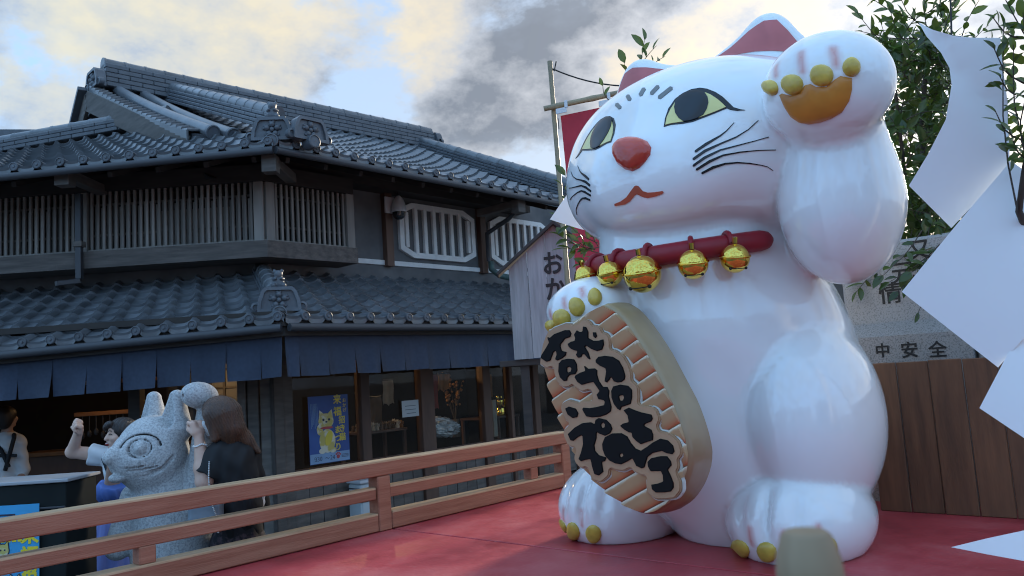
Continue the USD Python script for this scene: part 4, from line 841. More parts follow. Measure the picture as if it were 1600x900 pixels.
m = MB(); m.bar(b0 + Z * 0.0, b0 + mirr, 0.05, 0.26, Z, 0.006); obj('barge_board', m, 'wood_grey', shop)
m = MB(); m.bar(b0 + Z * 0.16 - dirR * 0.03, b0 + mirr + Z * 0.16 - dirR * 0.03, 0.16, 0.06, Z, 0.006); obj('verge_edge', m, 'tile_dark', shop)
tri = [b0 + dirR * 0.25 + Z * 0.05, b1 + dirR * 0.25 - Z * 0.3, b0 + mirr + dirR * 0.25 - Z * 0.3]
v = np.array(tri + [p + dirR * 0.08 for p in tri]); m = MB(); m.add(v, np.array([[0, 1, 2], [3, 5, 4]])); m.add(v, np.array([[0, 3, 4, 1], [1, 4, 5, 2], [2, 5, 3, 0]])); obj('gable_wall', m, 'wood_dark', shop)
# eave soffit, fascia, rafters, brackets, upper gutter
for F, xa, xb, za, zb in ((FL, XL, -MX * 0.3, UE - 0.17, UE), (FR, MX * 0.3, 5.35, UE, UE - 0.02)):
    m = MB(); v = [F(xa, 0.34, za - 0.055), F(xb, 0.34, zb - 0.055), F(xb - (0.55 if F is FL else -0.55) * (xb == -MX * 0.3), 1.6, zb + 0.45), F(xa + (0.55 if F is FR else 0), 1.6, za + 0.50)]
    v = np.array(v + [p + Z * 0.03 for p in v]); m.add(v, np.array([[0, 3, 2, 1], [4, 5, 6, 7], [0, 1, 5, 4], [1, 2, 6, 5], [2, 3, 7, 6], [3, 0, 4, 7]])); obj('soffit', m, 'wood_dark', shop)
    g = MB(); g.tube([F(xa + (xb - xa) * t, 0.27, za + (zb - za) * t - 0.05) for t in np.linspace(0, 1, 6)], 0.040, 10); obj('gutter', g, 'metal_dark', shop, smooth=60)
    n = int(abs(xb - xa) / 0.45)
    for k in range(n):
        x = xa + (k + 0.5) * (xb - xa) / n; zz = za + (zb - za) * (k + .5) / n
        m = MB(); m.bar(F(x, 0.42, zz - 0.085), F(x, 1.5, zz + 0.32), 0.05, 0.06); obj('rafter', m, 'wood_dark', shop)
m = MB(); miter_slab(m, 1.28, 1.56, 4.12, 4.27, XL, 5.3); obj('eave_beam', m, 'wood_dark', shop)
for F, x in ((FL, -2.35), (FL, -0.22), (FR, 4.05)):
    m = MB(); F.box(m, x - 0.06, x + 0.06, 0.42, 1.2, 3.90, 4.0); F.box(m, x - 0.075, x + 0.075, 0.38, 0.52, 3.82, 4.0); obj('eave_bracket', m, 'wood_grey', shop)
# downpipes
m = MB()
m.bar(FL(-2.47, 0.93, 2.92), FL(-2.47, 0.93, 3.86), 0.062, 0.062, np.array([0, 1., 0])); m.bar(FL(-2.47, 0.93, 2.90), FL(-2.62, 0.75, 2.86), 0.062, 0.05); obj('downpipe', m, 'metal_dark', shop)
m = MB(); FL.box(m, -2.52, -2.42, 0.88, 0.98, 3.27, 3.33); obj('pipe_clip', m, 'wood_grey', shop)
m = MB(); m.tube([FR(4.45, 1.40, 3.3), FR(4.45, 1.40, 3.18), FR(4.50, 1.30, 3.08), FR(4.9, 1.0, 2.93)], 0.045, 10); obj('downpipe', m, 'copper_green', shop, smooth=60)
m = MB(); m.tube([FR(4.05, 0.45, 3.88), FR(4.2, 0.8, 3.80), FR(4.40, 1.40, 3.72), FR(4.42, 1.42, 3.3)], 0.035, 8); obj('downpipe', m, 'metal_dark', shop, smooth=60)

# ------------------------------------------------------------------ neighbour roof far left
nb = thing('neighbour_house', 'grey tiled roof of a neighbouring house behind the shop at far left', 'house')
NP = Patch(np.array([-14, 13.0, 5.3]), np.array([-7.2, 13.4, 5.1]), np.array([-14, 15.5, 7.0]), np.array([-8.4, 15.3, 6.55]))
def deck2(P, par):
    m = MB(); v = np.array([P.p(a, t) for a, t in ((0., 0.), (1., 0.), (1., 1.), (0., 1.))]); v = np.vstack([v, v - Z * 0.1])
    m.add(v, np.array([[0, 1, 2, 3], [7, 6, 5, 4], [0, 4, 5, 1], [1, 5, 6, 2], [2, 6, 7, 3], [3, 7, 4, 0]])); return obj('roof', m, 'tile_dark', par)
rf = deck2(NP, nb)
wid, hei = NP.size(); n_, m_r = int(wid / 0.27), int(hei / 0.24); rest = MB()
for j in range(m_r):
    for i_ in range(n_): rest.add(*tile_mesh(NP, i_, j, n_, m_r))
obj('tile_field', rest, 'tile', rf, smooth=45, kind='stuff')
m = MB(); m.box((-11.2, 15.4, 6.95), (5.8, 0.3, 0.4), unit((5.6, -0.2, -0.45)), unit((0.2, 5.6, 0)), Z); obj('ridge', m, 'tile_dark', nb)
m = MB(); m.box((-10.5, 15.6, 2.6), (6.4, 3.6, 5.2)); obj('wall', m, 'plaster_grey', nb)
# ------------------------------------------------------------------ lettering
GLYPHS = json.loads('''{"お":[[[[15,9],[17,14],[19,14],[36,2],[32,-3],[29,1]]],[[[-32,-31],[-29,-23],[-24,-18],[-14,-13],[-14,2],[-30,2],[-30,8],[-14,8],[-14,23],[-7,23],[-8,9],[2,10],[7,12],[9,11],[8,5],[-8,3],[-8,-10],[14,-8],[24,-12],[29,-19],[29,-30],[26,-36],[14,-43],[2,-44],[0,-38],[14,-36],[22,-30],[23,-21],[18,-15],[15,-14],[1,-14],[-8,-16],[-8,-39],[-12,-44],[-18,-44],[-25,-41],[-31,-35]],[[-24,-33],[-20,-37],[-14,-36],[-14,-20],[-20,-22],[-24,-26],[-25,-29]]]],"か":[[[[17,9],[18,11],[23,13],[35,-9],[37,-14],[36,-17],[32,-19],[30,-18],[27,-7],[21,5]]],[[[-33,-3],[-34,4],[-14,5],[-12,22],[-5,21],[-8,5],[3,6],[11,3],[14,-3],[13,-26],[11,-35],[5,-43],[2,-44],[-12,-43],[-13,-36],[-2,-38],[3,-36],[7,-24],[8,-7],[7,-3],[2,0],[-10,-1],[-17,-27],[-23,-40],[-26,-44],[-28,-44],[-32,-42],[-32,-40],[-24,-27],[-16,-2]]]],"げ":[[[[34,12],[30,24],[35,23],[38,13]]],[[[-9,-4],[-9,3],[13,2],[12,20],[19,20],[19,3],[33,5],[32,-2],[19,-3],[19,-22],[16,-34],[13,-39],[3,-48],[0,-47],[-3,-43],[8,-35],[11,-29],[13,-20],[13,-4]]],[[[26,9],[22,21],[26,22],[30,13],[29,10]]],[[[-31,-3],[-28,19],[-21,19],[-25,-4],[-25,-27],[-23,-27],[-20,-17],[-16,-20],[-20,-29],[-22,-43],[-25,-44],[-28,-43],[-31,-29]]]],"中":[[[[-32,12],[-3,12],[-3,26],[3,26],[3,12],[32,12],[32,-27],[26,-27],[25,-22],[3,-22],[3,-48],[-3,-48],[-3,-22],[-25,-22],[-26,-27],[-32,-27]],[[3,-15],[26,-16],[26,6],[3,6]],[[-26,-15],[-3,-16],[-3,6],[-26,6]]]],"安":[[[[-34,-11],[-34,-5],[-12,-5],[-6,8],[0,7],[-5,-5],[35,-5],[35,-11],[19,-11],[14,-23],[9,-29],[32,-41],[33,-43],[29,-47],[26,-47],[8,-36],[2,-35],[-9,-42],[-30,-48],[-33,-42],[-15,-38],[-5,-32],[-24,-24],[-17,-11]],[[-14,-21],[3,-27],[8,-21],[12,-11],[-9,-11],[-14,-18]]],[[[-33,17],[-4,17],[-4,20],[-7,25],[0,26],[4,17],[33,17],[33,1],[26,1],[25,11],[-26,11],[-27,1],[-33,1]]]],"全":[[[[-38,-5],[-16,9],[-5,20],[-1,27],[3,26],[4,21],[13,12],[29,0],[38,-4],[35,-9],[32,-9],[26,-5],[25,-9],[3,-9],[3,-22],[25,-22],[25,-27],[3,-27],[3,-41],[34,-41],[34,-46],[-34,-46],[-34,-41],[-5,-41],[-3,-40],[-3,-27],[-24,-27],[-24,-22],[-3,-22],[-3,-10],[-24,-9],[-25,-5],[-34,-9]],[[-22,-3],[-21,-4],[23,-3],[11,6],[0,17]]]],"元":[[[[-36,-44],[-27,-39],[-22,-34],[-18,-27],[-15,-14],[-15,-9],[-35,-9],[-35,-3],[35,-3],[35,-9],[13,-10],[13,-40],[15,-41],[29,-41],[31,-35],[31,-27],[33,-27],[37,-29],[37,-31],[35,-43],[32,-46],[13,-47],[8,-45],[6,-9],[-9,-9],[-11,-26],[-18,-39],[-31,-48],[-33,-48]]],[[[-28,20],[29,20],[29,15],[-28,14]]]],"情":[[[[-28,26],[-22,26],[-22,13],[-17,14],[-13,4],[-16,1],[-18,1],[-20,10],[-22,10],[-22,-48],[-28,-48]]],[[[-16,0],[7,1],[7,6],[-11,6],[-11,10],[7,10],[7,15],[-13,15],[-13,20],[7,20],[7,26],[13,26],[14,20],[34,20],[34,15],[13,15],[13,10],[32,10],[32,6],[13,6],[13,1],[37,0],[36,-5],[-15,-5]]],[[[-10,-48],[-10,-9],[30,-9],[30,-45],[28,-47],[16,-48],[14,-44],[24,-43],[25,-41],[25,-36],[-3,-36],[-4,-48]],[[-4,-30],[24,-31],[25,-26],[-3,-25]],[[-4,-19],[24,-20],[25,-15],[-3,-14]]],[[[-38,-10],[-35,1],[-35,7],[-33,11],[-30,10],[-31,-5],[-33,-12]]]],"又":[[[[-34,-47],[-36,-41],[-30,-40],[-15,-33],[-5,-25],[-16,-10],[-23,5],[-25,14],[-27,15],[-32,15],[-32,21],[28,20],[28,15],[25,6],[19,-7],[5,-25],[18,-35],[36,-41],[37,-43],[35,-46],[31,-47],[22,-44],[12,-39],[0,-30],[-25,-45]],[[-19,14],[-12,-5],[0,-20],[12,-7],[17,2],[21,14]]]],"来":[[[[-37,-40],[-23,-32],[-9,-19],[-10,-16],[-35,-16],[-35,-10],[-18,-10],[-19,-4],[-25,6],[-24,8],[-20,9],[-18,7],[-13,-3],[-12,-7],[-17,-8],[-17,-10],[-3,-9],[-3,11],[-32,11],[-31,17],[-3,17],[-3,26],[3,26],[3,17],[32,17],[32,11],[3,11],[3,-9],[16,-10],[16,-8],[13,-8],[13,-5],[18,2],[20,9],[26,8],[26,5],[18,-10],[36,-10],[36,-15],[10,-16],[9,-18],[23,-32],[37,-40],[33,-45],[16,-34],[4,-21],[3,-48],[-3,-48],[-4,-21],[-14,-32],[-27,-42],[-34,-44]]]],"福":[[[[-36,-26],[-38,-20],[-27,-12],[-16,3],[-17,6],[-36,6],[-36,11],[-23,11],[-29,22],[-29,24],[-24,25],[-19,17],[-19,14],[-22,13],[-22,11],[-10,11],[-8,9],[-16,-7],[-10,-15],[-7,-15],[-7,-12],[35,-12],[35,-48],[29,-48],[28,-44],[0,-44],[-1,-48],[-7,-48],[-7,-20],[-11,-22],[-18,-14],[-19,-48],[-25,-48],[-25,-19],[-27,-19],[-34,-26]],[[16,-38],[29,-39],[29,-31],[16,-31]],[[16,-25],[29,-26],[29,-17],[16,-17]],[[-1,-38],[11,-39],[11,-31],[-1,-31]],[[-1,-25],[11,-26],[11,-17],[-1,-17]]],[[[-7,22],[35,22],[35,17],[-7,17]]],[[[-3,12],[31,12],[31,-7],[-3,-7]],[[3,-1],[26,-2],[26,7],[3,7]]]],"招":[[[[-11,-8],[0,1],[5,15],[4,16],[-8,16],[-9,22],[34,22],[32,-4],[29,-9],[16,-10],[14,-6],[14,-4],[23,-5],[25,-4],[27,4],[26,16],[11,16],[8,3],[3,-5],[-6,-12],[-8,-12]]],[[[-6,-48],[-6,-15],[33,-15],[32,-48],[27,-48],[26,-44],[1,-44],[0,-48]],[[0,-37],[27,-38],[27,-21],[25,-20],[0,-20]]],[[[-38,-18],[-36,-16],[-27,-13],[-27,4],[-36,4],[-37,10],[-27,10],[-27,26],[-21,26],[-21,10],[-11,10],[-11,5],[-21,3],[-21,-12],[-12,-9],[-12,-15],[-21,-18],[-21,-45],[-23,-47],[-34,-48],[-35,-42],[-27,-42],[-27,-21],[-36,-23]]]],"き":[[[[-27,-9],[-27,-3],[4,-4],[5,-3],[3,7],[-25,8],[-26,14],[0,13],[-2,22],[2,23],[5,23],[6,14],[12,14],[23,17],[24,11],[9,7],[11,-2],[18,-2],[28,1],[29,-4],[28,-6],[15,-8],[19,-18],[22,-20],[22,-24],[20,-27],[2,-24],[3,-19],[13,-20],[9,-9]]],[[[-25,-35],[-25,-26],[-22,-19],[-20,-19],[-16,-20],[-19,-27],[-19,-32],[-16,-37],[-6,-40],[9,-40],[18,-38],[18,-45],[11,-46],[-13,-45],[-20,-42]]]],"猫":[[[[-12,9],[-12,14],[-1,14],[-1,26],[5,26],[5,14],[19,14],[19,26],[25,26],[25,14],[36,14],[36,9],[25,9],[25,-1],[19,-1],[19,9],[5,9],[5,-1],[-1,-1],[-1,9]]],[[[-9,-48],[-9,-5],[33,-5],[33,-48],[27,-48],[26,-44],[-2,-44],[-3,-48]],[[15,-38],[27,-39],[27,-27],[15,-27]],[[15,-21],[27,-22],[27,-10],[15,-10]],[[-3,-38],[9,-39],[9,-27],[-3,-27]],[[-3,-21],[9,-22],[9,-10],[-3,-10]]],[[[-37,-24],[-29,-17],[-21,-4],[-23,6],[-33,-2],[-37,1],[-37,3],[-35,3],[-27,12],[-34,20],[-34,22],[-32,24],[-29,24],[-22,17],[-17,24],[-15,24],[-12,20],[-19,12],[-19,10],[-15,-1],[-14,-28],[-16,-40],[-20,-46],[-32,-47],[-33,-44],[-33,-41],[-24,-41],[-22,-40],[-20,-30],[-20,-15],[-22,-15],[-25,-21],[-32,-28]]]],"ま":[[[[-25,8],[-25,14],[-13,12],[-1,12],[-1,23],[6,23],[5,12],[27,14],[27,8],[7,7],[5,5],[5,-5],[28,-3],[27,-9],[10,-10],[5,-12],[6,-23],[14,-25],[27,-33],[29,-35],[27,-40],[24,-41],[17,-34],[10,-30],[7,-30],[5,-41],[-1,-45],[-10,-46],[-21,-43],[-25,-38],[-24,-27],[-21,-24],[-13,-21],[0,-21],[0,-14],[-2,-11],[-25,-10],[-25,-4],[-1,-5],[-1,5],[-7,7]],[[-18,-37],[-12,-40],[-2,-39],[0,-35],[0,-27],[-10,-26],[-17,-28],[-19,-31]]]],"つ":[[[[-32,-6],[-34,1],[-3,10],[3,11],[18,10],[26,6],[30,1],[33,-9],[32,-18],[28,-26],[20,-33],[8,-38],[-11,-41],[-14,-34],[-7,-34],[11,-30],[17,-27],[23,-21],[26,-12],[24,-2],[19,3],[12,5],[4,5],[-10,2],[-29,-6]]]],"り":[[[[-23,-1],[-20,22],[-13,22],[-16,8],[-15,4],[-8,13],[-2,17],[9,18],[15,15],[19,10],[23,-1],[23,-19],[18,-31],[8,-40],[-1,-44],[-11,-46],[-14,-40],[-7,-39],[5,-34],[14,-25],[17,-13],[16,1],[13,8],[10,11],[1,12],[-2,11],[-9,5],[-15,-6],[-16,-23],[-21,-24],[-23,-21]]]],"9":[[[[-36,-7],[-36,6],[-30,16],[-23,19],[-15,19],[-5,12],[0,-1],[0,-18],[-2,-27],[-9,-38],[-17,-42],[-26,-42],[-35,-37],[-35,-35],[-32,-32],[-24,-36],[-19,-36],[-14,-34],[-9,-27],[-7,-14],[-9,-13],[-16,-18],[-26,-18],[-34,-12]],[[-30,1],[-28,-9],[-21,-13],[-17,-13],[-12,-11],[-7,-5],[-7,-1],[-10,8],[-12,11],[-17,13],[-23,13],[-27,10]]]],".":[[[[-34,-34],[-31,-31],[-25,-32],[-24,-33],[-25,-41],[-27,-42],[-33,-41]]]],"3":[[[[-37,-35],[-37,-32],[-35,-30],[-32,-30],[-26,-35],[-17,-36],[-10,-33],[-8,-29],[-8,-21],[-11,-16],[-20,-13],[-26,-13],[-25,-7],[-18,-7],[-11,-3],[-10,0],[-11,10],[-16,13],[-22,13],[-28,11],[-30,8],[-33,8],[-35,13],[-24,19],[-15,19],[-7,16],[-3,11],[-2,1],[-4,-4],[-11,-10],[-4,-14],[-1,-19],[0,-29],[-2,-34],[-8,-40],[-14,-42],[-28,-41]]]],"0":[[[[-36,-20],[-36,-3],[-32,11],[-28,16],[-22,19],[-14,19],[-9,17],[-3,10],[0,0],[0,-23],[-5,-36],[-9,-40],[-14,-42],[-22,-42],[-26,-40],[-32,-34]],[[-29,-4],[-27,-29],[-24,-34],[-21,-36],[-15,-36],[-10,-32],[-7,-22],[-7,-1],[-10,9],[-15,13],[-23,12],[-27,6]]]],"～":[[[[-36,-15],[-36,-12],[-29,-4],[-20,0],[-8,-1],[-2,-4],[5,-12],[11,-15],[23,-14],[28,-10],[30,-5],[36,-7],[36,-10],[29,-18],[20,-22],[8,-21],[2,-18],[-5,-10],[-12,-7],[-23,-8],[-28,-12],[-30,-17]]]],"2":[[[[-37,10],[-34,14],[-24,19],[-15,19],[-6,14],[-2,3],[-4,-8],[-13,-23],[-24,-34],[0,-35],[0,-41],[-36,-41],[-36,-36],[-19,-20],[-14,-13],[-10,-3],[-10,6],[-14,12],[-18,13],[-24,13],[-28,11],[-32,6]]]],"4":[[[[-38,-19],[-16,16],[-14,18],[-6,18],[-6,-18],[2,-19],[2,-25],[-6,-25],[-6,-41],[-13,-41],[-13,-25],[-38,-25]],[[-17,1],[-29,-19],[-13,-19],[-13,7],[-15,7]]]],"土":[[[[-36,-39],[-3,-39],[-3,-6],[-31,-6],[-31,0],[-3,0],[-3,26],[3,26],[3,0],[31,0],[31,-6],[3,-6],[3,-38],[36,-39],[36,-45],[-36,-45]]]],"日":[[[[-26,21],[27,21],[27,-47],[20,-47],[19,-42],[-19,-42],[-20,-47],[-26,-47]],[[-19,-13],[-20,-36],[20,-36],[20,-13]],[[-19,15],[-20,-7],[20,-7],[20,15]]]],"横":[[[[-38,-28],[-31,-16],[-26,0],[-26,3],[-36,3],[-36,9],[-25,9],[-25,26],[-19,26],[-19,9],[-10,9],[-9,6],[1,6],[1,14],[-8,14],[-8,19],[1,19],[1,26],[7,26],[8,19],[20,19],[20,26],[25,26],[25,19],[35,19],[35,14],[25,14],[25,7],[37,6],[37,1],[16,0],[16,-6],[34,-6],[34,-33],[-7,-33],[-7,-6],[10,-6],[10,0],[-11,1],[-12,3],[-19,2],[-19,-4],[-10,-15],[-10,-18],[-13,-21],[-16,-14],[-19,-13],[-19,-48],[-25,-48],[-25,-15],[-27,-15],[-28,-21],[-33,-31],[-36,-32]],[[16,-28],[28,-29],[28,-21],[16,-21]],[[16,-16],[28,-17],[28,-10],[16,-10]],[[7,7],[20,6],[20,14],[7,14]],[[-2,-27],[0,-29],[10,-29],[10,-21],[-2,-21]],[[-2,-16],[10,-17],[10,-10],[-2,-10]]],[[[18,-39],[20,-36],[23,-35],[35,-42],[37,-46],[32,-48],[22,-40]]],[[[-12,-44],[-1,-39],[3,-35],[8,-37],[6,-41],[-7,-48],[-10,-48]]]],"丁":[[[[-35,13],[-35,19],[35,19],[35,13],[6,13],[6,-42],[3,-46],[-3,-48],[-18,-48],[-20,-41],[-3,-41],[-1,-40],[-1,13]]]]}''')
def glyph(ch, size, grow=0.0):
    """A character as a flat shape centred on the origin, about size metres across."""
    k = size / 76.0
    ps = [Polygon(np.array(p[0]) * k, [np.array(h) * k for h in p[1:]]).buffer(0) for p in GLYPHS[ch]]
    g = shapely.affinity.translate(shapely.union_all(ps), 0, 10 * k)
    return g.buffer(grow) if grow else g
import shapely.affinity
def lettering(text, size, c, ex, ey, ez, lk, par, step=None, down=False, th=0.003, grow=0.0, width=1.0, nm='letter'):
    step = step or size * 1.05
    for k, ch in enumerate(text):
        off = (k - (len(text) - 1) / 2) * step
        g = glyph(ch, size, grow)
        if width != 1: g = shapely.affinity.scale(g, width, 1, origin=(0, 0))
        g = shapely.affinity.translate(g, 0 if down else off, -off if down else 0)
        m = MB(); m.plate(g, th, c, ex, ey, ez); obj(nm, m, lk, par, smooth=False)
def J(px, py, dep):
    d = ray(px, py); return EYE + d * dep / (d @ fw)

# ------------------------------------------------------------------ ground, houses across the street
look('paving', (0.16, 0.155, 0.15), 0.8, base2=(0.11, 0.105, 0.10), scale=3, bump=0.2)
m = MB(); v = np.array([[-900, -900, 0], [900, -900, 0], [900, 900, 0], [-900, 900, 0.]]); m.add(v, np.array([[0, 1, 2, 3]])); obj('ground', m, 'paving', kind='structure')
m = MB(); v = np.array([FL(-5.6, 0.84, 0.02), FR(6.6, 0.84, 0.02), FR(6.6, 4.3, 0.02), FL(-5.6, 4.3, 0.02)])
look('far_wall', (0.13, 0.11, 0.095), 0.8, 0.3, 1.5)
look('far_plaster', (0.32, 0.31, 0.29), 0.8, 0.2, 1.5)
def house(c, w, dp, h, rz, wall, lab):
    t = thing('street_house', lab, 'house'); M = rot(0, 0, rz); ex, ey = M[:, 0], M[:, 1]; c = np.array(c, float)
    m = MB(); m.box(c + Z * h / 2, (w, dp, h), ex, ey); obj('wall', m, wall, t)
    o = 0.6; e = [c + ex * sx * (w / 2 + o) + ey * sy * (dp / 2 + o) + Z * h for sx, sy in ((-1, -1), (1, -1), (1, 1), (-1, 1))]; r0, r1 = c - ex * (w / 2 + o) + Z * (h + dp * 0.25), c + ex * (w / 2 + o) + Z * (h + dp * 0.25)
    v = np.array(e + [r0, r1]); m = MB(); m.add(v, np.array([[0, 1, 5, 4], [2, 3, 4, 5]])); m.add(v, np.array([[3, 0, 4], [1, 2, 5]])); m.add(v, np.array([[3, 2, 1, 0]])); obj('roof', m, 'tile_dark', t, smooth=False)
    n = int(w / 1.8)
    for sy in (-1, 1):
        for k in range(n):
            x = (k + 0.5) * w / n - w / 2
            for z in ((1.3, 4.0) if h > 4.5 else (1.3,)):
                q = MB(); q.box(c + ex * x + ey * sy * (dp / 2 + 0.01) + Z * z, (1.0, 0.06, 1.2), ex, ey); obj('window', q, 'wood_dark', t)
    return t
house((-11.5, -9.5, 0), 9, 6, 3.6, 0.25, 'far_wall', 'dark timber house across the street behind the viewer')
house((0.5, -13.0, 0), 10, 6, 3.4, 0.0, 'far_wall', 'brown plastered house across the street behind the viewer')
house((13.5, -10.0, 0), 9, 6, 3.8, -0.4, 'far_wall', 'dark timber house with tall gable across the street')
house((4.6, 20.5, 0), 9, 6, 3.9, -0.85 + PI / 2, 'far_wall', 'dark neighbouring shop standing beyond the end of the right wing')
house((21.5, 19.5, 0), 8, 6, 4.0, 0.5, 'far_wall', 'grey roofed house seen between the leaves at far right')

# ------------------------------------------------------------------ shop curtains
def noren(F, edges, zt, zb, label, y=0.10):
    t = thing('shop_curtain', label, 'curtain')
    for k in range(len(edges) - 1):
        a, b = edges[k], edges[k + 1]; nx, nz = 7, 8
        us = np.linspace(0, 1, nx); ws = np.linspace(0, 1, nz); g = rng.normal(0, 1, 4)
        X = a + (b - a) * us[None] + 0 * ws[:, None]; top = zt(X); bot = zb(X)
        gap = 0.006 + 0.004 * abs(g[0]); inset = np.clip((ws[:, None] - 0.42) / 0.58, 0, 1) * gap
        X = X + inset * np.where(us[None] == 0, 1, np.where(us[None] == 1, -1, 0)) * 1.0
        Zs = top + (bot - top) * ws[:, None] + 0.006 * g[3] * ws[:, None] ** 2 * us[None]
        Y = y - 0.02 * ws[:, None] + 0.020 * ws[:, None] * np.sin(us[None] * PI * 2 * (0.7 + 0.3 * abs(g[0])) + g[1]) + 0.018 * g[2] * ws[:, None] ** 2 * (us[None] - 0.5)
        fr = np.stack([X, Y, Zs], -1).reshape(-1, 3); bk = fr + [0, 0.004, 0]
        w3 = np.array([F(*p) for p in np.vstack([fr, bk])])
        i = (np.arange(nz - 1)[:, None] * nx + np.arange(nx - 1)[None]).ravel(); f = np.stack([i, i + nx, i + nx + 1, i + 1], 1); n0 = nx * nz
        e = np.r_[np.arange(nx), nx * np.arange(1, nz) + nx - 1, n0 - 2 - np.arange(nx - 1), nx * np.arange(nz - 2, 0, -1)]; e2 = np.roll(e, -1)
        obj('panel', MB().add(w3, np.vstack([f, f[:, ::-1] + n0, np.stack([e, e2, e2 + n0, e + n0], 1)])), 'indigo', t, smooth=40)
    r = MB(); x0, x1 = edges[0], edges[-1]; r.tube([F(x0, y + 0.01, zt(x0) + 0.012), F(x1, y + 0.01, zt(x1) + 0.012)], 0.014, 8); obj('rod', r, 'wood_dark', t)
    return t
le = [0.067 - 0.335 * k for k in range(15)][::-1]; le[-1] = -0.06
noren(FL, le, lambda x: 2.125 + 0.036 * np.minimum(x, 0), lambda x: 1.715 + 0.020 * np.minimum(x, 0), 'indigo cloth curtain over the open shop front left of the building corner')
noren(FR, [0.06] + [0.205 + 0.335 * k for k in range(18)], lambda x: 2.125 + 0 * x, lambda x: 1.715 + 0 * x, 'indigo cloth curtain over the glazed windows right of the building corner')

# ------------------------------------------------------------------ poster and notice on the glass
look('poster_blue', (0.035, 0.10, 0.32), 0.5, base2=(0.02, 0.055, 0.22), scale=3)
look('poster_pale', (0.22, 0.36, 0.55), 0.5, 0.2, 5)
look('ink_yellow', (0.62, 0.50, 0.05), 0.5)
look('ink_pale', (0.60, 0.66, 0.70), 0.5)
look('ink_dark', (0.02, 0.025, 0.05), 0.5)
look('ink_red', (0.40, 0.05, 0.06), 0.5)
look('fur_cream', (0.62, 0.60, 0.48), 0.6, base2=(0.50, 0.42, 0.12), scale=9, contrast=(0.45, 0.55))
look('paper', (0.80, 0.80, 0.79), 0.55, 0.04, 3)
look('paper_blue', (0.48, 0.53, 0.55), 0.6, 0.06, 4)
ps = thing('cat_poster', 'blue festival poster with a yellow and white lucky cat on the shop window', 'poster')
pc = FR(1.10, 0.915, 1.125); W2, H2 = 0.265, 0.37
def flat(par, nm, pg, lift, lk, c=pc, ex=D, ey=Z, ez=L, th=0.0015):
    m = MB(); m.plate(pg, th, c + ez * lift, ex, ey, ez); return obj(nm, m, lk, par, smooth=False)
flat(ps, 'sheet', shapely.box(-W2, -H2, W2, H2), 0, 'poster_blue', th=0.003)
flat(ps, 'footer', shapely.box(-W2 + .004, -H2 + .004, W2 - .004, -H2 + 0.11), 0.0032, 'poster_pale')
bd = shapely.union_all([shapely.affinity.scale(shapely.Point(-0.03, -0.13).buffer(1), 0.105, 0.13), shapely.affinity.scale(shapely.Point(-0.04, 0.09).buffer(1), 0.10, 0.085),
     Polygon([(-0.135, 0.10), (-0.125, 0.215), (-0.06, 0.165)]), Polygon([(0.055, 0.10), (0.04, 0.215), (-0.02, 0.165)]), shapely.affinity.scale(shapely.Point(-0.125, 0.0).buffer(1), 0.04, 0.06), shapely.affinity.scale(shapely.Point(-0.10, -0.235).buffer(1), 0.045, 0.03), shapely.affinity.scale(shapely.Point(0.04, -0.235).buffer(1), 0.045, 0.03)])
flat(ps, 'printed_cat', bd, 0.0033, 'fur_cream')
for x in (-0.075, 0.0): flat(ps, 'printed_eye', shapely.Point(x, 0.105).buffer(0.014), 0.005, 'ink_dark')
flat(ps, 'printed_nose', shapely.affinity.scale(shapely.Point(-0.037, 0.08).buffer(0.012), 1.2, 0.8), 0.005, 'ink_dark')
flat(ps, 'printed_collar', shapely.affinity.scale(shapely.Point(-0.035, 0.015).buffer(1), 0.085, 0.014), 0.005, 'ink_red')
flat(ps, 'printed_plate', shapely.affinity.rotate(shapely.affinity.scale(shapely.Point(-0.01, -0.10).buffer(1), 0.045, 0.085), -20), 0.005, 'ink_yellow')
lettering('来福', 0.105, pc + D * 0.120 + Z * 0.255 + L * 0.0034, D, Z, L, 'ink_yellow', ps, 0.135, True, 0.0015, 0.002)
lettering('招き猫', 0.085, pc + D * 0.175 - Z * 0.005 + L * 0.0034, D, Z, L, 'ink_yellow', ps, 0.095, True, 0.0015, 0.002)
lettering('まつり', 0.085, pc + D * 0.110 - Z * 0.11 + L * 0.0054, D, Z, L, 'ink_yellow', ps, 0.095, True, 0.0015, 0.002)
lettering('おかげ', 0.05, pc + D * 0.215 + Z * 0.25 + L * 0.0034, D, Z, L, 'ink_yellow', ps, 0.055, True, 0.0015)
for k, (ch, x) in enumerate((('9', -0.20), ('.', -0.178), ('3', -0.165), ('0', -0.130), ('～', -0.06), ('2', 0.005), ('4', 0.040))):
    m = MB(); m.plate(glyph(ch, 0.058), 0.0015, pc + D * x + D * 0.02 - Z * 0.315 + L * 0.0048, D, Z, L); obj('letter', m, 'ink_dark', ps, smooth=False)
for x, y, r in ((0.105, -0.315, 0.022), (0.08, -0.287, 0.010), (0.098, -0.276, 0.010), (0.118, -0.278, 0.010), (0.133, -0.292, 0.010)): flat(ps, 'printed_paw', shapely.Point(x, y).buffer(r), 0.0048, 'ink_red')
for k in range(6): flat(ps, 'text_line', shapely.box(-0.235 + 0.016 * k, 0.02 + 0.02 * (k % 3), -0.230 + 0.016 * k, 0.29), 0.0034, 'poster_pale')
for k in range(3): flat(ps, 'text_line', shapely.box(0.15, -0.30 - 0.014 * k, 0.245, -0.295 - 0.014 * k), 0.0048, 'ink_dark')
nt = thing('paper_notice', 'small pale paper notice taped inside the shop window', 'notice')
pn = FR(2.32, 0.935, 1.26)
flat(nt, 'sheet', shapely.box(-0.135, -0.10, 0.135, 0.10), 0, 'paper_blue', pn, th=0.002)
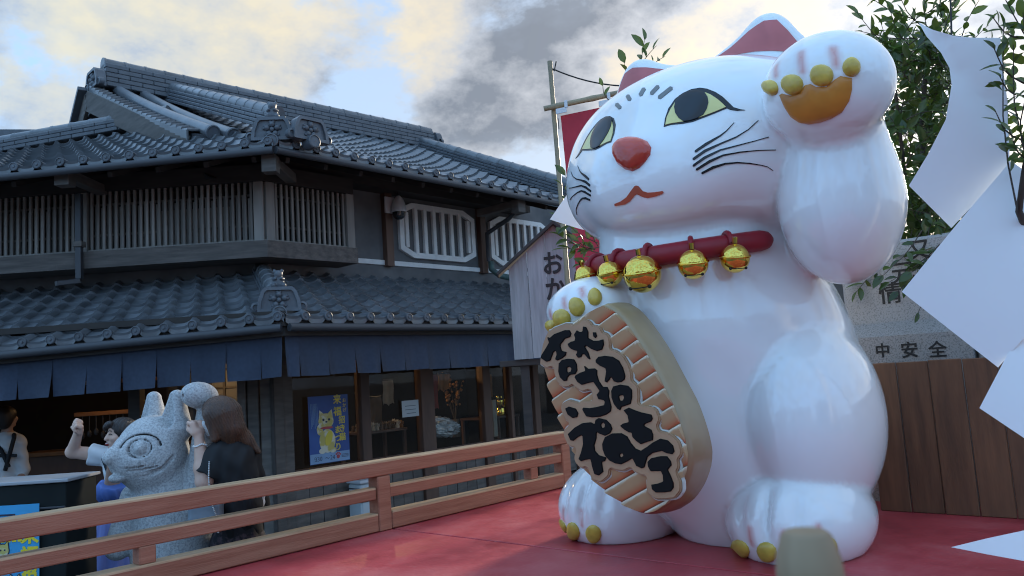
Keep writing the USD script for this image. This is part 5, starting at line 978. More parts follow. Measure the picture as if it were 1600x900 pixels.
for k in range(3): flat(nt, 'text_line', shapely.box(-0.085 + 0.02 * (k == 2), 0.03 - 0.045 * k, 0.085, 0.036 - 0.045 * k), 0.0022, 'ink_dark', pn)
# security camera on the wall post
sc = thing('security_camera', 'white dome security camera on the timber post beside the barred window', 'security camera')
c0 = FR(2.66, 1.36, 3.93)
look('cam_white', (0.55, 0.56, 0.58), 0.3, 0.05, 3); look('cam_glass', (0.01, 0.01, 0.012), 0.05, spec=0.8)
m = MB(); m.lathe(c0 - Z * 0.085, [(0.098, 0), (0.104, 0.01), (0.100, 0.05), (0.088, 0.11), (0.066, 0.17), (0.036, 0.21), (0.022, 0.225), (1e-4, 0.226)], 24); obj('housing', m, 'cam_white', sc, smooth=50)
m = MB(); m.lathe(c0 - Z * 0.086, [(1e-4, -0.10), (0.03, -0.097), (0.06, -0.08), (0.082, -0.05), (0.09, 0.0), (1e-4, 0.001)], 24); obj('dome', m, 'cam_glass', sc, smooth=50)
m = MB(); m.tube([c0 + Z * 0.13, c0 + Z * 0.19, c0 + Z * 0.22 - L * 0.05, FR(2.62, 1.47, 4.14)], 0.02, 8); obj('bracket', m, 'metal_dark', sc, smooth=50)
m = MB(); FR.box(m, 2.50, 2.66, 1.44, 1.468, 3.84, 4.06); obj('wall_plate', m, 'cam_white', sc)

# ------------------------------------------------------------------ inside the shop
look('lamp_glow', (1, 0.8, 0.5), 0.5, emit=(1.0, 0.62, 0.22), est=9.0)
look('goods_ochre', (0.30, 0.13, 0.04), 0.7, 0.4, 8); look('goods_red', (0.22, 0.03, 0.025), 0.7, 0.3, 8); look('goods_cream', (0.45, 0.38, 0.30), 0.6, 0.3, 10, island=0.4)
look('goods_brown', (0.12, 0.07, 0.04), 0.7, 0.4, 8)
for c, s, lab in ((FR(0.78, 1.10, 1.80), 0.030, 'small warm bulb glowing under the curtain near the corner post'), (FL(-1.12, 1.2, 1.80), 0.022, 'small yellow bulb glowing behind the stone cat paw')):
    lp = thing('shop_lamp', lab, 'lamp')
    m = MB(); m.ball(c, np.array([1.6, 1.6, 0.8]) * s, 2); obj('bulb', m, 'lamp_glow', lp, smooth=60)
    m = MB(); m.lathe(c + Z * s * 0.7, [(s * 2.0, 0), (s * 0.8, s * 1.2), (1e-4, s * 1.25)], 14); obj('shade', m, 'metal_dark', lp)
    m = MB(); m.tube([c + Z * s, c + Z * 0.48], 0.005, 6); obj('cord', m, 'metal_dark', lp)
    l_ = UsdLux.SphereLight.Define(stage, str(lp.GetPath()) + '/glow'); l_.CreateRadiusAttr(0.03); l_.CreateIntensityAttr(0.5); l_.CreateNormalizeAttr(True); l_.CreateColorAttr(Gf.Vec3f(1, 0.62, 0.28)); l_.AddTranslateOp().Set(Gf.Vec3d(*map(float, c - Z * 0.06)))
ln_ = thing('shop_lamp', 'added warm hanging lamp brightening the goods in the glazed part of the shop', 'lamp')  # added fill lamp without a known source, so the goods show
m = MB(); m.ball(FR(2.5, 1.9, 2.02), np.full(3, 0.04), 2); obj('bulb', m, 'lamp_glow', ln_, smooth=60)
m = MB(); m.tube([FR(2.5, 1.9, 2.06), FR(2.5, 1.9, 2.3)], 0.006, 6); obj('cord', m, 'metal_dark', ln_)
l_ = UsdLux.SphereLight.Define(stage, str(ln_.GetPath()) + '/glow'); l_.CreateRadiusAttr(0.05); l_.CreateIntensityAttr(3.0); l_.CreateNormalizeAttr(True); l_.CreateColorAttr(Gf.Vec3f(1, 0.62, 0.30)); l_.AddTranslateOp().Set(Gf.Vec3d(*map(float, FR(2.5, 1.75, 1.94))))  # added warm fill for the window goods
def shelf(F, x0, x1, y0, y1, z, lab):
    t = thing('display_shelf', lab, 'shelf'); m = MB(); F.box(m, x0, x1, y0, y1, z - 0.03, z); obj('board', m, 'wood_brown', t)
    for x in (x0 + 0.03, x1 - 0.03):
        for y in (y0 + 0.03, y1 - 0.03): m = MB(); F.box(m, x - 0.02, x + 0.02, y - 0.02, y + 0.02, 0.07, z - 0.031); obj('leg', m, 'wood_brown', t)
shelf(FR, 1.72, 2.44, 1.15, 1.6, 1.02, 'low brown shelf with rows of figurines behind the left window')
shelf(FR, 3.8, 4.6, 1.15, 1.6, 1.02, 'low brown shelf carrying the golden cat figurine')
def figurine(c, s):
    m = MB(); m.lathe(c, [(0.001, 0), (0.8 * s, 0), (0.95 * s, 0.5 * s), (0.8 * s, 1.3 * s), (0.5 * s, 1.7 * s), (0.72 * s, 2.2 * s), (0.68 * s, 2.7 * s), (0.3 * s, 3.0 * s), (1e-3, 3.05 * s)], 12)
    for g in (-1, 1): m.ball(c + D * g * 0.45 * s + Z * 3.0 * s, np.array([0.2, 0.12, 0.35]) * s, 1)
    m.tube([c + D * 0.7 * s + Z * 1.4 * s + L * 0.3 * s, c + D * 0.95 * s + Z * 2.0 * s + L * 0.5 * s, c + D * 0.8 * s + Z * 2.7 * s + L * 0.6 * s], 0.24 * s, 7); return m
for r in range(2):
    for k in range(11):
        s = rng.uniform(0.024, 0.034); c = FR(1.76 + k * 0.064 + 0.02 * r, 1.22 + 0.17 * r, 1.021)
        o = thing('small_figurine', 'thumb sized cream cat figurine in the rows on the low brown shelf', 'figurine', 'small figurines on the shelf')
        obj('figure', figurine(c, s), rng.choice(['goods_cream', 'goods_cream', 'goods_ochre', 'goods_brown']), o, smooth=50)
gc = thing('golden_cat_figurine', 'shiny golden cat figurine behind the far right shop window', 'figurine'); obj('figure', figurine(FR(4.28, 1.25, 1.021), 0.085), 'gold', gc, smooth=50)
def hanging(x, z, w, h, lk, lab, y=1.25, nm='hanging_cloth'):
    t = thing(nm, lab, 'cloth'); us = np.linspace(0, 1, 8); ws = np.linspace(0, 1, 6)
    X = x + w * us[None] + 0 * ws[:, None] + 0.01 * np.sin(6 * ws[:, None]); Zs = z - h * ws[:, None] + 0.02 * np.sin(us[None] * 9) * ws[:, None]; Y = y + 0.02 * np.sin(us[None] * 12) * (0.3 + ws[:, None])
    fr = np.stack([X, Y + 0 * Zs, Zs], -1).reshape(-1, 3); w3 = np.array([FR(*p) for p in np.vstack([fr, fr + [0, 0.005, 0]])]); i = (np.arange(5)[:, None] * 8 + np.arange(7)[None]).ravel(); f = np.stack([i, i + 8, i + 9, i + 1], 1)
    e = np.r_[np.arange(8), 8 * np.arange(1, 6) + 7, 46 - np.arange(7), 8 * np.arange(4, 0, -1)]; e2 = np.roll(e, -1)
    obj('cloth', MB().add(w3, np.vstack([f, f[:, ::-1] + 48, np.stack([e, e2, e2 + 48, e + 48], 1)])), lk, t, smooth=50)
    m = MB(); m.tube([FR(x, y, z + 0.01), FR(x + w, y, z + 0.01)], 0.008, 6); obj('hanger', m, 'wood_dark', t)
hanging(2.86, 1.66, 0.22, 0.46, 'goods_red', 'dark red cloth hanging inside the middle window')
hanging(3.10, 1.66, 0.20, 0.22, 'goods_ochre', 'ochre cloth hanging inside the middle window beside the red one')
hanging(4.02, 1.62, 0.12, 0.34, 'goods_ochre', 'narrow ochre cloth hanging inside the far right window')
hanging(2.16, 1.62, 0.16, 0.30, 'goods_cream', 'cream cloth hanging above the paper notice')
hanging(1.74, 1.66, 0.10, 0.22, 'goods_cream', 'small cream cloth hanging at the left window edge')
hanging(1.90, 1.42, 0.22, 0.34, 'goods_brown', 'brown cloth hanging above the figurines')
fl = thing('dried_flowers', 'tall dried flower stems in a vase inside the middle window', 'flowers')
m = MB(); m.lathe(FR(3.42, 1.3, 0.8), [(1e-3, 0), (0.06, 0), (0.08, 0.1), (0.05, 0.2), (0.055, 0.24)], 14); obj('vase', m, 'goods_brown', fl, smooth=50)
for k in range(6):
    tip = FR(3.42 + rng.uniform(-.2, .15), 1.3 + rng.uniform(-.1, .1), 1.62 + rng.uniform(-.3, .06)); b0_ = FR(3.42, 1.3, 1.0)
    m = MB(); m.tube([b0_, (b0_ + tip) / 2 + Z * 0.04, tip], 0.004, 5); st = obj('stem', m, 'goods_brown', fl)
    m = MB()
    for q in range(7):
        m.ball(b0_ + (tip - b0_) * (0.45 + 0.55 * q / 6) + rng.normal(0, 0.018, 3), np.full(3, rng.uniform(0.012, 0.024)), 1)
    obj('blossom', m, 'goods_ochre', st, smooth=50)
# bundle wrapped in clear plastic, pale upright board
look('plastic_wrap', (0.42, 0.45, 0.48), 0.12, base2=(0.20, 0.18, 0.17), scale=14, spec=0.9, coat=0.6)
pb = thing('wrapped_bundle', 'bundle wrapped in crumpled clear plastic on the sill of the middle window', 'bundle')
ic = trimesh.creation.icosphere(4); nv_ = meshkit.fbm(ic.vertices * 3.1 + 5, 4)[:, None]; rdg = np.abs(meshkit.noise(ic.vertices * 6 + 9) - .5)[:, None]
v = ic.vertices * np.array([0.30, 0.12, 0.13]) * (0.72 + 0.5 * nv_ + 0.35 * rdg)
obj('wrap', (np.array([FR(3.02 + p[0], 1.16 + p[1], 0.97 + p[2] - 0.15 * p[0]) for p in v]), ic.faces), 'plastic_wrap', pb, smooth=30)
sb = thing('upright_slat', 'pale upright wooden slat standing inside the far window', 'board'); m = MB(); FR.box(m, 3.93, 4.01, 1.06, 1.09, 0.75, 1.26); obj('slat', m, 'goods_cream', sb)
bx = thing('storage_box', 'pale lidded plastic box on the ground below the cat poster', 'box')
m = MB(); FR.box(m, 1.28, 1.50, 0.62, 0.86, 0.08, 0.50, 0.02); obj('bin', m, 'paper_blue', bx); m = MB(); FR.box(m, 1.265, 1.515, 0.605, 0.875, 0.502, 0.54, 0.012); obj('lid', m, 'cam_white', bx)
for z in (0.30, 0.38, 0.44): m = MB(); FR.box(m, 1.275, 1.505, 0.612, 0.868, z, z + 0.014, 0.004); obj('rib', m, 'metal_dark', bx)
# counter goods deep in the open front
sh = thing('back_counter', 'long wooden counter glowing warm at the back of the open shop', 'counter')
m = MB(); FL.box(m, -4.2, -1.9, 2.6, 3.1, 0.95, 1.0); obj('top', m, 'goods_ochre', sh); m = MB(); FL.box(m, -4.2, -1.9, 2.65, 3.1, 0.07, 0.948); obj('front', m, 'wood_brown', sh)
bm = thing('ceiling_plank', 'pale ochre plank along the ceiling of the open shop', 'plank'); m = MB(); FL.box(m, -2.9, -2.05, 1.6, 1.9, 1.80, 1.84); obj('plank', m, 'goods_ochre', bm)
for k in range(16):
    o = thing('hanging_utensil', 'small dark utensil hanging in the row at the back of the open shop', 'utensil', 'utensils hanging in the open shop')
    x = -3.3 + k * 0.085; m = MB(); m.tube([FL(x, 2.5, 1.42), FL(x, 2.5, 1.22)], 0.006, 6); m.ball(FL(x, 2.5, 1.18 + 0.02 * (k % 3)), np.array([0.03, 0.02, 0.045]), 1); obj('utensil', m, 'metal_dark', o)
rl = thing('hanging_rail', 'ochre wooden rail holding the hanging utensils', 'rail'); m = MB(); FL.box(m, -3.4, -1.96, 2.48, 2.53, 1.42, 1.47); obj('rail', m, 'goods_ochre', rl)
lp = UsdLux.SphereLight.Define(stage, '/World/back_counter/lamp_light'); lp.CreateRadiusAttr(0.05); lp.CreateIntensityAttr(0.6); lp.CreateNormalizeAttr(True); lp.CreateColorAttr(Gf.Vec3f(1, 0.58, 0.25)); lp.AddTranslateOp().Set(Gf.Vec3d(*map(float, FL(-2.9, 2.2, 1.9))))
# ------------------------------------------------------------------ roofed notice board behind the cat
look('board_wood', (0.33, 0.345, 0.35), 0.75, base2=(0.21, 0.22, 0.225), scale=5, stretch=(6, 6, 0.5), bump=0.2, bscale=40, island=0.12)
look('brush_black', (0.012, 0.012, 0.012), 0.6)
YS = 8.0
nbd = thing('notice_board', 'weathered pale wooden notice board with small gabled roof and black brush lettering', 'sign')
xl, xc = seen_y(799, 490, YS)[0], seen_y(869, 430, YS)[0]
zb_ = seen_y(806, 562, YS)[2]; zt_ = seen_y(793, 421, YS)[2]; hw = xc - xl; n_b = 5; apex = zt_ + 0.42
ex_ = np.array([1., 0, 0]); out_ = np.array([0, -1., 0])
for k in range(n_b):
    a, b = xl + 2 * hw * k / n_b + 0.002, xl + 2 * hw * (k + 1) / n_b - 0.002
    ztop = lambda x: apex - (apex - zt_) * abs(x - xc) / hw
    pts = [(a, zb_ + 0.004 * (k % 2)), (b, zb_ + 0.004 * (k % 2)), (b, ztop(b))] + ([(xc, apex)] if a < xc < b else []) + [(a, ztop(a))]
    m = MB(); m.plate(Polygon(pts), 0.025, np.array([0, YS, 0]), ex_, Z, out_); obj('plank', m, 'board_wood', nbd)
for s in (-1, 1):
    e = np.array([xc + s * (hw + 0.12), YS + 0.02, zt_ - 0.055 * 1.0]); t = np.array([xc, YS + 0.02, apex + 0.02])
    m = MB(); m.bar(e, t, 0.22, 0.035, Z, 0.006); obj('roof_board', m, 'wood_dark', nbd)
    m = MB(); m.box((xc + s * (hw - 0.1), YS + 0.075, zb_ / 2 + 0.3), (0.09, 0.09, zb_ + 0.6)); obj('post', m, 'wood_dark', nbd)
m = MB(); m.box((xc, YS + 0.03, zb_ - 0.035), (2 * hw + 0.3, 0.06, 0.06)); obj('bottom_beam', m, 'wood_dark', nbd)
z0 = seen_y(863, 411, YS)[2]; x0 = seen_y(863, 411, YS)[0]
for k, ch in enumerate('おかげ'):
    m = MB(); m.plate(shapely.affinity.scale(glyph(ch, 0.24, 0.006), 0.85, 1, origin=(0, 0)), 0.004, np.array([x0 + 0.012 * k, YS - 0.026, z0 - 0.262 * k]), ex_, Z, out_); obj('letter', m, 'brush_black', nbd, smooth=False)

# ------------------------------------------------------------------ bamboo pole with red banner
look('bamboo', (0.33, 0.26, 0.15), 0.45, base2=(0.20, 0.16, 0.10), scale=4, stretch=(1, 1, 0.5))
look('banner_red', (0.42, 0.025, 0.045), 0.8, 0.2, 4, bump=0.1, bscale=200)
look('string', (0.03, 0.028, 0.025), 0.8)
YP = 7.0
def P7(px, py, y=YP): return seen_y(px, py, y)
bn = thing('banner', 'red cloth banner on a leaning bamboo pole with crossbar behind the cat head', 'banner')
pa, pb_ = P7(859, 96), P7(887, 440); low = pb_ + (pb_ - pa) * 1.05
m = MB(); ts = np.linspace(0, 1, 34); rr = np.where(np.arange(34) % 4 == 0, 0.024, 0.021); m.tube([pa + (low - pa) * t for t in ts], rr, 10); obj('pole', m, 'bamboo', bn, smooth=50)
ca, cb = P7(850, 170, YP - 0.045), P7(990, 140, YP - 0.045)
m = MB(); rr = np.where(np.arange(14) % 5 == 2, 0.029, 0.025); m.tube([ca + (cb - ca) * t for t in np.linspace(0, 1, 14)], rr, 10); obj('crossbar', m, 'bamboo', bn, smooth=50)
tl, tr, bl = P7(876, 181, YP - 0.02), P7(985, 158, YP - 0.02), P7(905, 470, YP - 0.02)
us, ws = np.linspace(0, 1, 9), np.linspace(0, 1, 22)
fr = np.array([tl + (tr - tl) * u + (bl - tl) * w * 1.25 + np.array([0, 0.05 * sin(5 * u + 3 * w) * w, 0]) for w in ws for u in us]); bk = fr + np.array([0, 0.004, 0])
i = (np.arange(21)[:, None] * 9 + np.arange(8)[None]).ravel(); f = np.stack([i, i + 9, i + 10, i + 1], 1); n0 = 9 * 22
e = np.r_[np.arange(9), 9 * np.arange(1, 22) + 8, n0 - 2 - np.arange(8), 9 * np.arange(20, 0, -1)]; e2 = np.roll(e, -1)
obj('cloth', MB().add(np.vstack([fr, bk]), np.vstack([f, f[:, ::-1] + n0, np.stack([e, e2, e2 + n0, e + n0], 1)])), 'banner_red', bn, smooth=60)
for (x, y) in ((877, 172), (944, 160)):
    m = MB(); q = P7(x, y, YP - 0.075); m.box(q - Z * 0.005, (0.10, 0.012, 0.05), unit(cb - ca)); m.box(q + unit(cb - ca) * 0.045 + Z * 0.045, (0.03, 0.012, 0.07), unit(cb - ca)); obj('clip', m, 'cam_white', bn)
m = MB(); m.tube([P7(872, 185, YP - 0.06) - (pa - low) * 0 - Z * t for t in (0, 0.1)], 0.004, 5); obj('tie', m, 'string', bn)
rp = thing('rope', 'thin dark rope running from the pole top behind the cat ear', 'rope')
r0, r1 = P7(862, 107), P7(1010, 133)
m = MB(); m.tube([r0 + (r1 - r0) * t - Z * 0.25 * t * (1 - t) for t in np.linspace(0, 1, 12)], 0.007, 6); m.tube([P7(861, 107), P7(866, 111), P7(869, 96)], 0.006, 6); obj('strand', m, 'string', rp)

# ------------------------------------------------------------------ zigzag paper streamers
def paper(par, px, dep, bulge=0.03, nm='paper_fold', tilt=0.0, crease=None):
    """One folded sheet: outline given as seen from the stage front, at dep metres, gently bowed."""
    P = np.array([J(x, y, dep) for x, y in px]); c = P.mean(0); n = unit(EYE - c + np.array([0.4, 0, 0.2])); ex = unit(np.cross(Z, n)); ey = np.cross(n, ex)
    R = []
    for x, y in px:
        d = ray(x, y); q = EYE + d * ((c - EYE) @ n) / (d @ n); R.append([(q - c) @ ex, (q - c) @ ey])
    pg = Polygon(R).buffer(0)
    m = manifold3d.CrossSection([np.asarray(pg.exterior.coords)[:-1]], manifold3d.FillRule.EvenOdd).extrude(0.0016).refine_to_length(0.05)
    v, f, _ = meshkit.arrays(m); s = np.abs(v[:, :2]).max()
    u, w = v[:, 0] / s, v[:, 1] / s
    h = bulge * (0.8 - (u * 0.8 + w * 0.6) ** 2) + tilt * u * 0.1
    if crease is not None:
        a, b = [np.array([(EYE + ray(*p) * ((c - EYE) @ n) / (ray(*p) @ n) - c) @ ex, (EYE + ray(*p) * ((c - EYE) @ n) / (ray(*p) @ n) - c) @ ey]) for p in crease]
        t = unit(b - a); dist = np.abs((v[:, 0] - a[0]) * t[1] - (v[:, 1] - a[1]) * t[0]); h = h - 0.022 * np.exp(-dist / 0.03)
    return obj(nm, (c + v[:, :1] * ex + v[:, 1:2] * ey + (v[:, 2:] + h[:, None]) * n, f), 'paper', par, smooth=40)
look('paper', (0.84, 0.84, 0.84), 0.5, 0.03, 2, spec=0.4)
s1 = thing('paper_streamer', 'large white zigzag folded paper streamer hanging at right before the leaves', 'paper streamer')
paper(s1, [(1435, 35), (1457, 47), (1490, 57), (1520, 60), (1562, 60), (1565, 100), (1573, 160), (1577, 258), (1537, 302), (1486, 356), (1452, 322), (1420, 290), (1450, 240), (1477, 187), (1486, 133), (1483, 107), (1470, 83), (1447, 57)], 3.30, 0.03, crease=((1460, 60), (1574, 195)))
paper(s1, [(1579, 252), (1640, 296), (1720, 372), (1660, 455), (1559, 574), (1480, 512), (1409, 456), (1490, 357)], 3.22, 0.04)
paper(s1, [(1610, 486), (1680, 560), (1690, 740), (1640, 712), (1530, 638), (1568, 565)], 3.14, 0.04)
paper(s1, [(1486, 855), (1540, 842), (1605, 828), (1690, 815), (1660, 890), (1600, 877), (1540, 866)], 3.20, 0.02)
m = MB(); m.tube([J(1487, 66, 3.27), J(1486, 20, 3.3), J(1483, -60, 3.32)], 0.004, 5); obj('thread', m, 'string', s1)
m = MB(); m.tube([J(1640, 690, 3.16), J(1650, 760, 3.17), J(1645, 840, 3.19)], 0.004, 5); obj('thread', m, 'string', s1)
s2 = thing('paper_streamer', 'white folded paper streamer with one corner showing left of the cat cheek', 'paper streamer')
paper(s2, [(859, 343), (890, 298), (925, 262), (985, 320), (940, 367), (900, 356)], 5.6, 0.03)
m = MB(); m.tube([J(925, 266, 5.6), J(926, 180, 5.62)], 0.004, 5); obj('thread', m, 'string', s2)

# ------------------------------------------------------------------ board fence and granite monument at the back of the stage
look('fence_wood', (0.25, 0.118, 0.058), 0.65, base2=(0.115, 0.055, 0.030), scale=3, stretch=(5, 5, 0.6), bump=0.25, bscale=40, island=0.22)
fc = thing('board_fence', 'brown vertical board fence standing behind the cat at right', 'fence')
for k in range(15):
    a = -1.654 + 0.176 * k; zt = 1.525 + rng.uniform(-0.004, 0.004)
    m = MB(); m.box(ad(a + 0.088, 5.06 + 0.004 * (k % 2), (0.651 + zt) / 2), (0.171, 0.022, zt - 0.651), L, D, Z, 0.004); obj('plank', m, 'fence_wood', fc)
for k in range(6):
    m = MB(); m.box(ad(-1.643 + 0.003 * (k % 2), 5.165 + 0.176 * k, (0.651 + 1.52) / 2), (0.022, 0.171, 0.868), L, D, Z, 0.004); obj('plank', m, 'fence_wood', fc)
look('granite', (0.33, 0.33, 0.33), 0.6, base2=(0.20, 0.20, 0.205), scale=110, bump=0.1, bscale=90, contrast=(0.52, 0.62), detail=3)
look('granite_base', (0.30, 0.295, 0.29), 0.65, base2=(0.16, 0.16, 0.16), scale=110, bump=0.15, bscale=90, contrast=(0.5, 0.62), detail=3)
mo = thing('stone_monument', 'speckled granite monument with black engraved characters above the board fence', 'monument')
MD = 5.42
def om(px, py, d=MD): q = hit(px, py, D, d); return q @ L, q[2]
a0, zA = om(1347, 503); _, zlow = om(1440, 556); a1, _ = om(1514, 545); _, zch = om(1400, 524)
aL = a0 - 0.35
m = MB(); pts = [(-0.00, 0.0), (-0.0, zch), (0.11, zA - 0.015), (0.7, zA - 0.015), (0.7, 0.0)]
m.plate(Polygon(pts), a1 - aL + 0.02, ad(aL, MD, 0), D, Z, L); obj('base_stone', m, 'granite_base', mo, smooth=False)
m = MB(); m.box(ad(a1 + 0.30, MD + 0.36, zch / 2 - 0.02), (0.52, 0.66, zch - 0.04), L, D, Z, 0.01); obj('side_stone', m, 'granite_base', mo)
zP_ = om(1420, 372, MD + 0.13)[1]
m = MB(); m.box(ad((a0 + a1) / 2 - 0.02, MD + 0.30, (zA + zP_) / 2 - 0.05), (a1 - a0 + 0.26, 0.34, zP_ - zA + 0.1), L, D, Z, 0.02); obj('pillar_stone', m, 'granite', mo)
for ch, px, py, sz in (('中', 1379, 547, 0.085), ('安', 1421, 546, 0.095), ('全', 1465, 545, 0.095)):
    a, z = om(px, py); m = MB(); m.plate(glyph(ch, sz * 1.05, 0.002), 0.003, ad(a, MD - 0.0005, z), L, Z, -D); obj('letter', m, 'brush_black', mo, smooth=False)
pd = MD + 0.13
for ch, px, py, sz in (('又', 1436, 389, 0.135), ('元', 1411, 424, 0.14), ('情', 1391, 457, 0.14)):
    a, z = om(px, py, pd); m = MB(); m.plate(glyph(ch, sz, 0.002), 0.003, ad(a, pd - 0.0005, z), L, Z, -D); obj('letter', m, 'brush_black', mo, smooth=False)

# ------------------------------------------------------------------ glossy shrubs
_leafn = {'nodes': {'tc': ('texture_coordinate', {}), 'oi': ('geometry', {}), 'r': ('rgb_ramp', {'ramp': [(0, (0.022, 0.045, 0.014)), (0.6, (0.045, 0.085, 0.022)), (1, (0.085, 0.12, 0.03))]}),
    'p': ('principled_bsdf', {'roughness': 0.28, 'specular_ior_level': 0.6}), 't': ('translucent_bsdf', {'color': (0.10, 0.18, 0.03)}), 'm': ('mix_closure', {'fac': 0.25})}}
usdkit.material(stage, '/World/Looks/leaf', {'oi': ('geometry', {}), 'ob': ('object_info', {}), 'ad': ('math', {'math_type': 'add'}), 'fr': ('math', {'math_type': 'fraction'}), **{k: v for k, v in _leafn['nodes'].items() if k in 'rptm'}},
    [('oi.random_per_island', 'ad.value1'), ('ob.random', 'ad.value2'), ('ad.value', 'fr.value1'), ('fr.value', 'r.fac'), ('r.color', 'p.base_color'), ('p.BSDF', 'm.closure1'), ('t.BSDF', 'm.closure2')], surface='m.closure')
look('twig', (0.07, 0.055, 0.04), 0.8, 0.4, 10)
def leaf_mesh(c, d, n, ln, wd):
    """A pointed oval leaf folded along its midrib and curling down, base at c, along d, facing n."""
    d = unit(d); s = unit(np.cross(d, n)); n = np.cross(s, d)
    t = np.array([0, 0.22, 0.5, 0.78, 1.0]); w = np.array([0.06, 0.40, 0.5, 0.33, 0.0]) * wd
    mid = np.array([c + d * ln * x - n * ln * 0.16 * x * x for x in t])
    lf = mid + s * w[:, None] + n * (w * 0.35)[:, None]; rt_ = mid - s * w[:, None] + n * (w * 0.35)[:, None]
    v = np.vstack([mid, lf, rt_]); k = np.arange(4)
    return v, np.vstack([np.stack([k, k + 1, k + 6, k + 5], 1), np.stack([k + 1, k, k + 10, k + 11], 1)])
def shoot(p0, p1, n, ln, leaves, twigs, sag=0.03, r=0.004, start=0.15):
    p0, p1 = np.asarray(p0, float), np.asarray(p1, float); ax = p1 - p0; q = lambda t: p0 + ax * t - Z * sag * (t * t) + unit(np.cross(ax, [0.3, 1, 0.2])) * 0.02 * sin(4 * t)
    twigs.tube([q(t) for t in np.linspace(0, 1, 5)], np.linspace(r, r * 0.4, 5), 5)
    b = unit(ax); s = unit(np.cross(b, [0.2, -0.9, 0.3])); u = np.cross(s, b)
    for k in range(n):
        t = start + (1 - start) * (k + 0.5) / n; th = k * 2.4 + rng.uniform(-.4, .4)
        side = s * cos(th) + u * sin(th); d = unit(b * 0.75 + side * 0.9 + Z * rng.uniform(-.35, .25)) if k < n - 1 else b
        nn = unit(Z * 0.7 + np.array([0, -0.45, 0]) + rng.normal(0, .35, 3)); l_ = ln * rng.uniform(0.7, 1.15)
        leaves.append(leaf_mesh(q(t), d, nn, l_, l_ * rng.uniform(.40, .50)))
def plant(name, label, cat_, shoots, stems, maxpart, grp=None, core=None):
    t = thing(name, label, cat_, grp); lv, tw = [], MB()
    for a in shoots: shoot(*a, lv, tw)
    for pts, r0_, r1_ in stems: tw.tube(pts, np.linspace(r0_, r1_, len(pts)), 8)
    obj('branches', tw, 'twig', t, smooth=50)
    lv = [x for x in lv]; key = [(x[0].mean(0) - EYE) @ fw + (0 if 0 < proj(x[0].mean(0))[0] < 1600 and -20 < proj(x[0].mean(0))[1] < 900 else 50) for x in lv]; o = np.argsort(key)
    rest = MB()
    for k, i_ in enumerate(o):
        if k < maxpart: obj('leaf', lv[i_], 'leaf', t, smooth=60)
        else: rest.add(*lv[i_])
    if rest.n: obj('foliage', rest, 'leaf', t, smooth=60, kind='stuff')
    return t
def proj(P):
    q = P - EYE; z = q @ fw; return np.array([800 + FPX * (q @ rt) / z, 450 - FPX * (q @ up) / z])
# the large shrub behind the raised paw
reg = Polygon([(1390, 70), (1420, 30), (1470, 70), (1510, 100), (1545, 200), (1560, 330), (1500, 400), (1440, 420), (1370, 420), (1360, 320), (1370, 200)])
sh_ = []
k = 0
while k < 330:
    x, y = rng.uniform(1370, 1540), rng.uniform(-10, 430)
    if not reg.contains(shapely.Point(x, y)): continue
    dep = rng.uniform(5.2, 6.5); p0 = J(x, y, dep); d = unit(np.array([rng.normal(0, .7), rng.normal(-.25, .5), rng.normal(0.35, .5)])); L_ = rng.uniform(.22, .38)
    sh_.append((p0, p0 + d * L_, 8, 0.105)); k += 1
for a, b, n in (((1400, 80), (1335, 15), 7), ((1420, 70), (1385, 5), 7), ((1430, 60), (1340, 45), 6), ((1460, 70), (1440, -10), 8), ((1475, 80), (1490, -10), 7), ((1440, 40), (1400, -15), 6), ((1410, 100), (1372, 30), 6), ((1500, 80), (1530, -15), 6), ((1450, 20), (1510, -12), 6), ((1480, 40), (1465, -20), 5), ((1430, 30), (1350, -12), 6)): sh_.append((J(*a, 5.4), J(*b, 5.3), n, 0.10))
for a, b, n in (((1470, 380), (1385, 440), 7), ((1450, 400), (1400, 455), 6), ((1460, 390), (1435, 490), 6), ((1480, 380), (1420, 425), 6), ((1440, 360), (1375, 432), 5)): sh_.append((J(*a, 5.05), J(*b, 4.9), n, 0.10, ))
stem = [[ad(-1.3, 5.75, 0.0), J(1455, 700, 5.9), J(1450, 400, 5.85), J(1440, 200, 5.8), J(1450, 60, 5.7)], [J(1452, 480, 5.88), J(1480, 300, 5.8), J(1500, 150, 5.6)], [J(1452, 500, 5.88), J(1420, 330, 5.7), J(1400, 150, 5.5), J(1390, 60, 5.4)]]
plant('evergreen_shrub', 'dense glossy evergreen shrub behind the raised paw of the cat', 'shrub', sh_, [(stem[0], 0.035, 0.012), (stem[1], 0.02, 0.006), (stem[2], 0.02, 0.006)], 300)
sh_ = []
for a, b, n, l in (((1590, 330), (1560, 20), 8, 0.075), ((1610, 250), (1575, 60), 8, 0.075), ((1600, 150), (1555, 110), 4, .075), ((1640, 200), (1590, 10), 9, .075), ((1600, 220), (1548, 165), 4, .07), ((1620, 260), (1570, 195), 6, .075), ((1600, 130), (1545, 65), 5, .07), ((1650, 100), (1560, -15), 8, .075), ((1600, 60), (1545, 20), 5, .07), ((1640, 260), (1580, 225), 6, .075), ((1605, 250), (1600, 120), 6, .075)):
    sh_.append((J(*a, 3.12), J(*b, 3.05), n, l))
plant('evergreen_branch', 'thin leafy branch in front of the paper streamer at the right edge', 'branch', sh_, [([J(1640, 700, 3.6), J(1620, 400, 3.3), J(1592, 330, 3.13), J(1604, 240, 3.1), J(1640, 120, 3.1)], 0.02, 0.006)], 80)
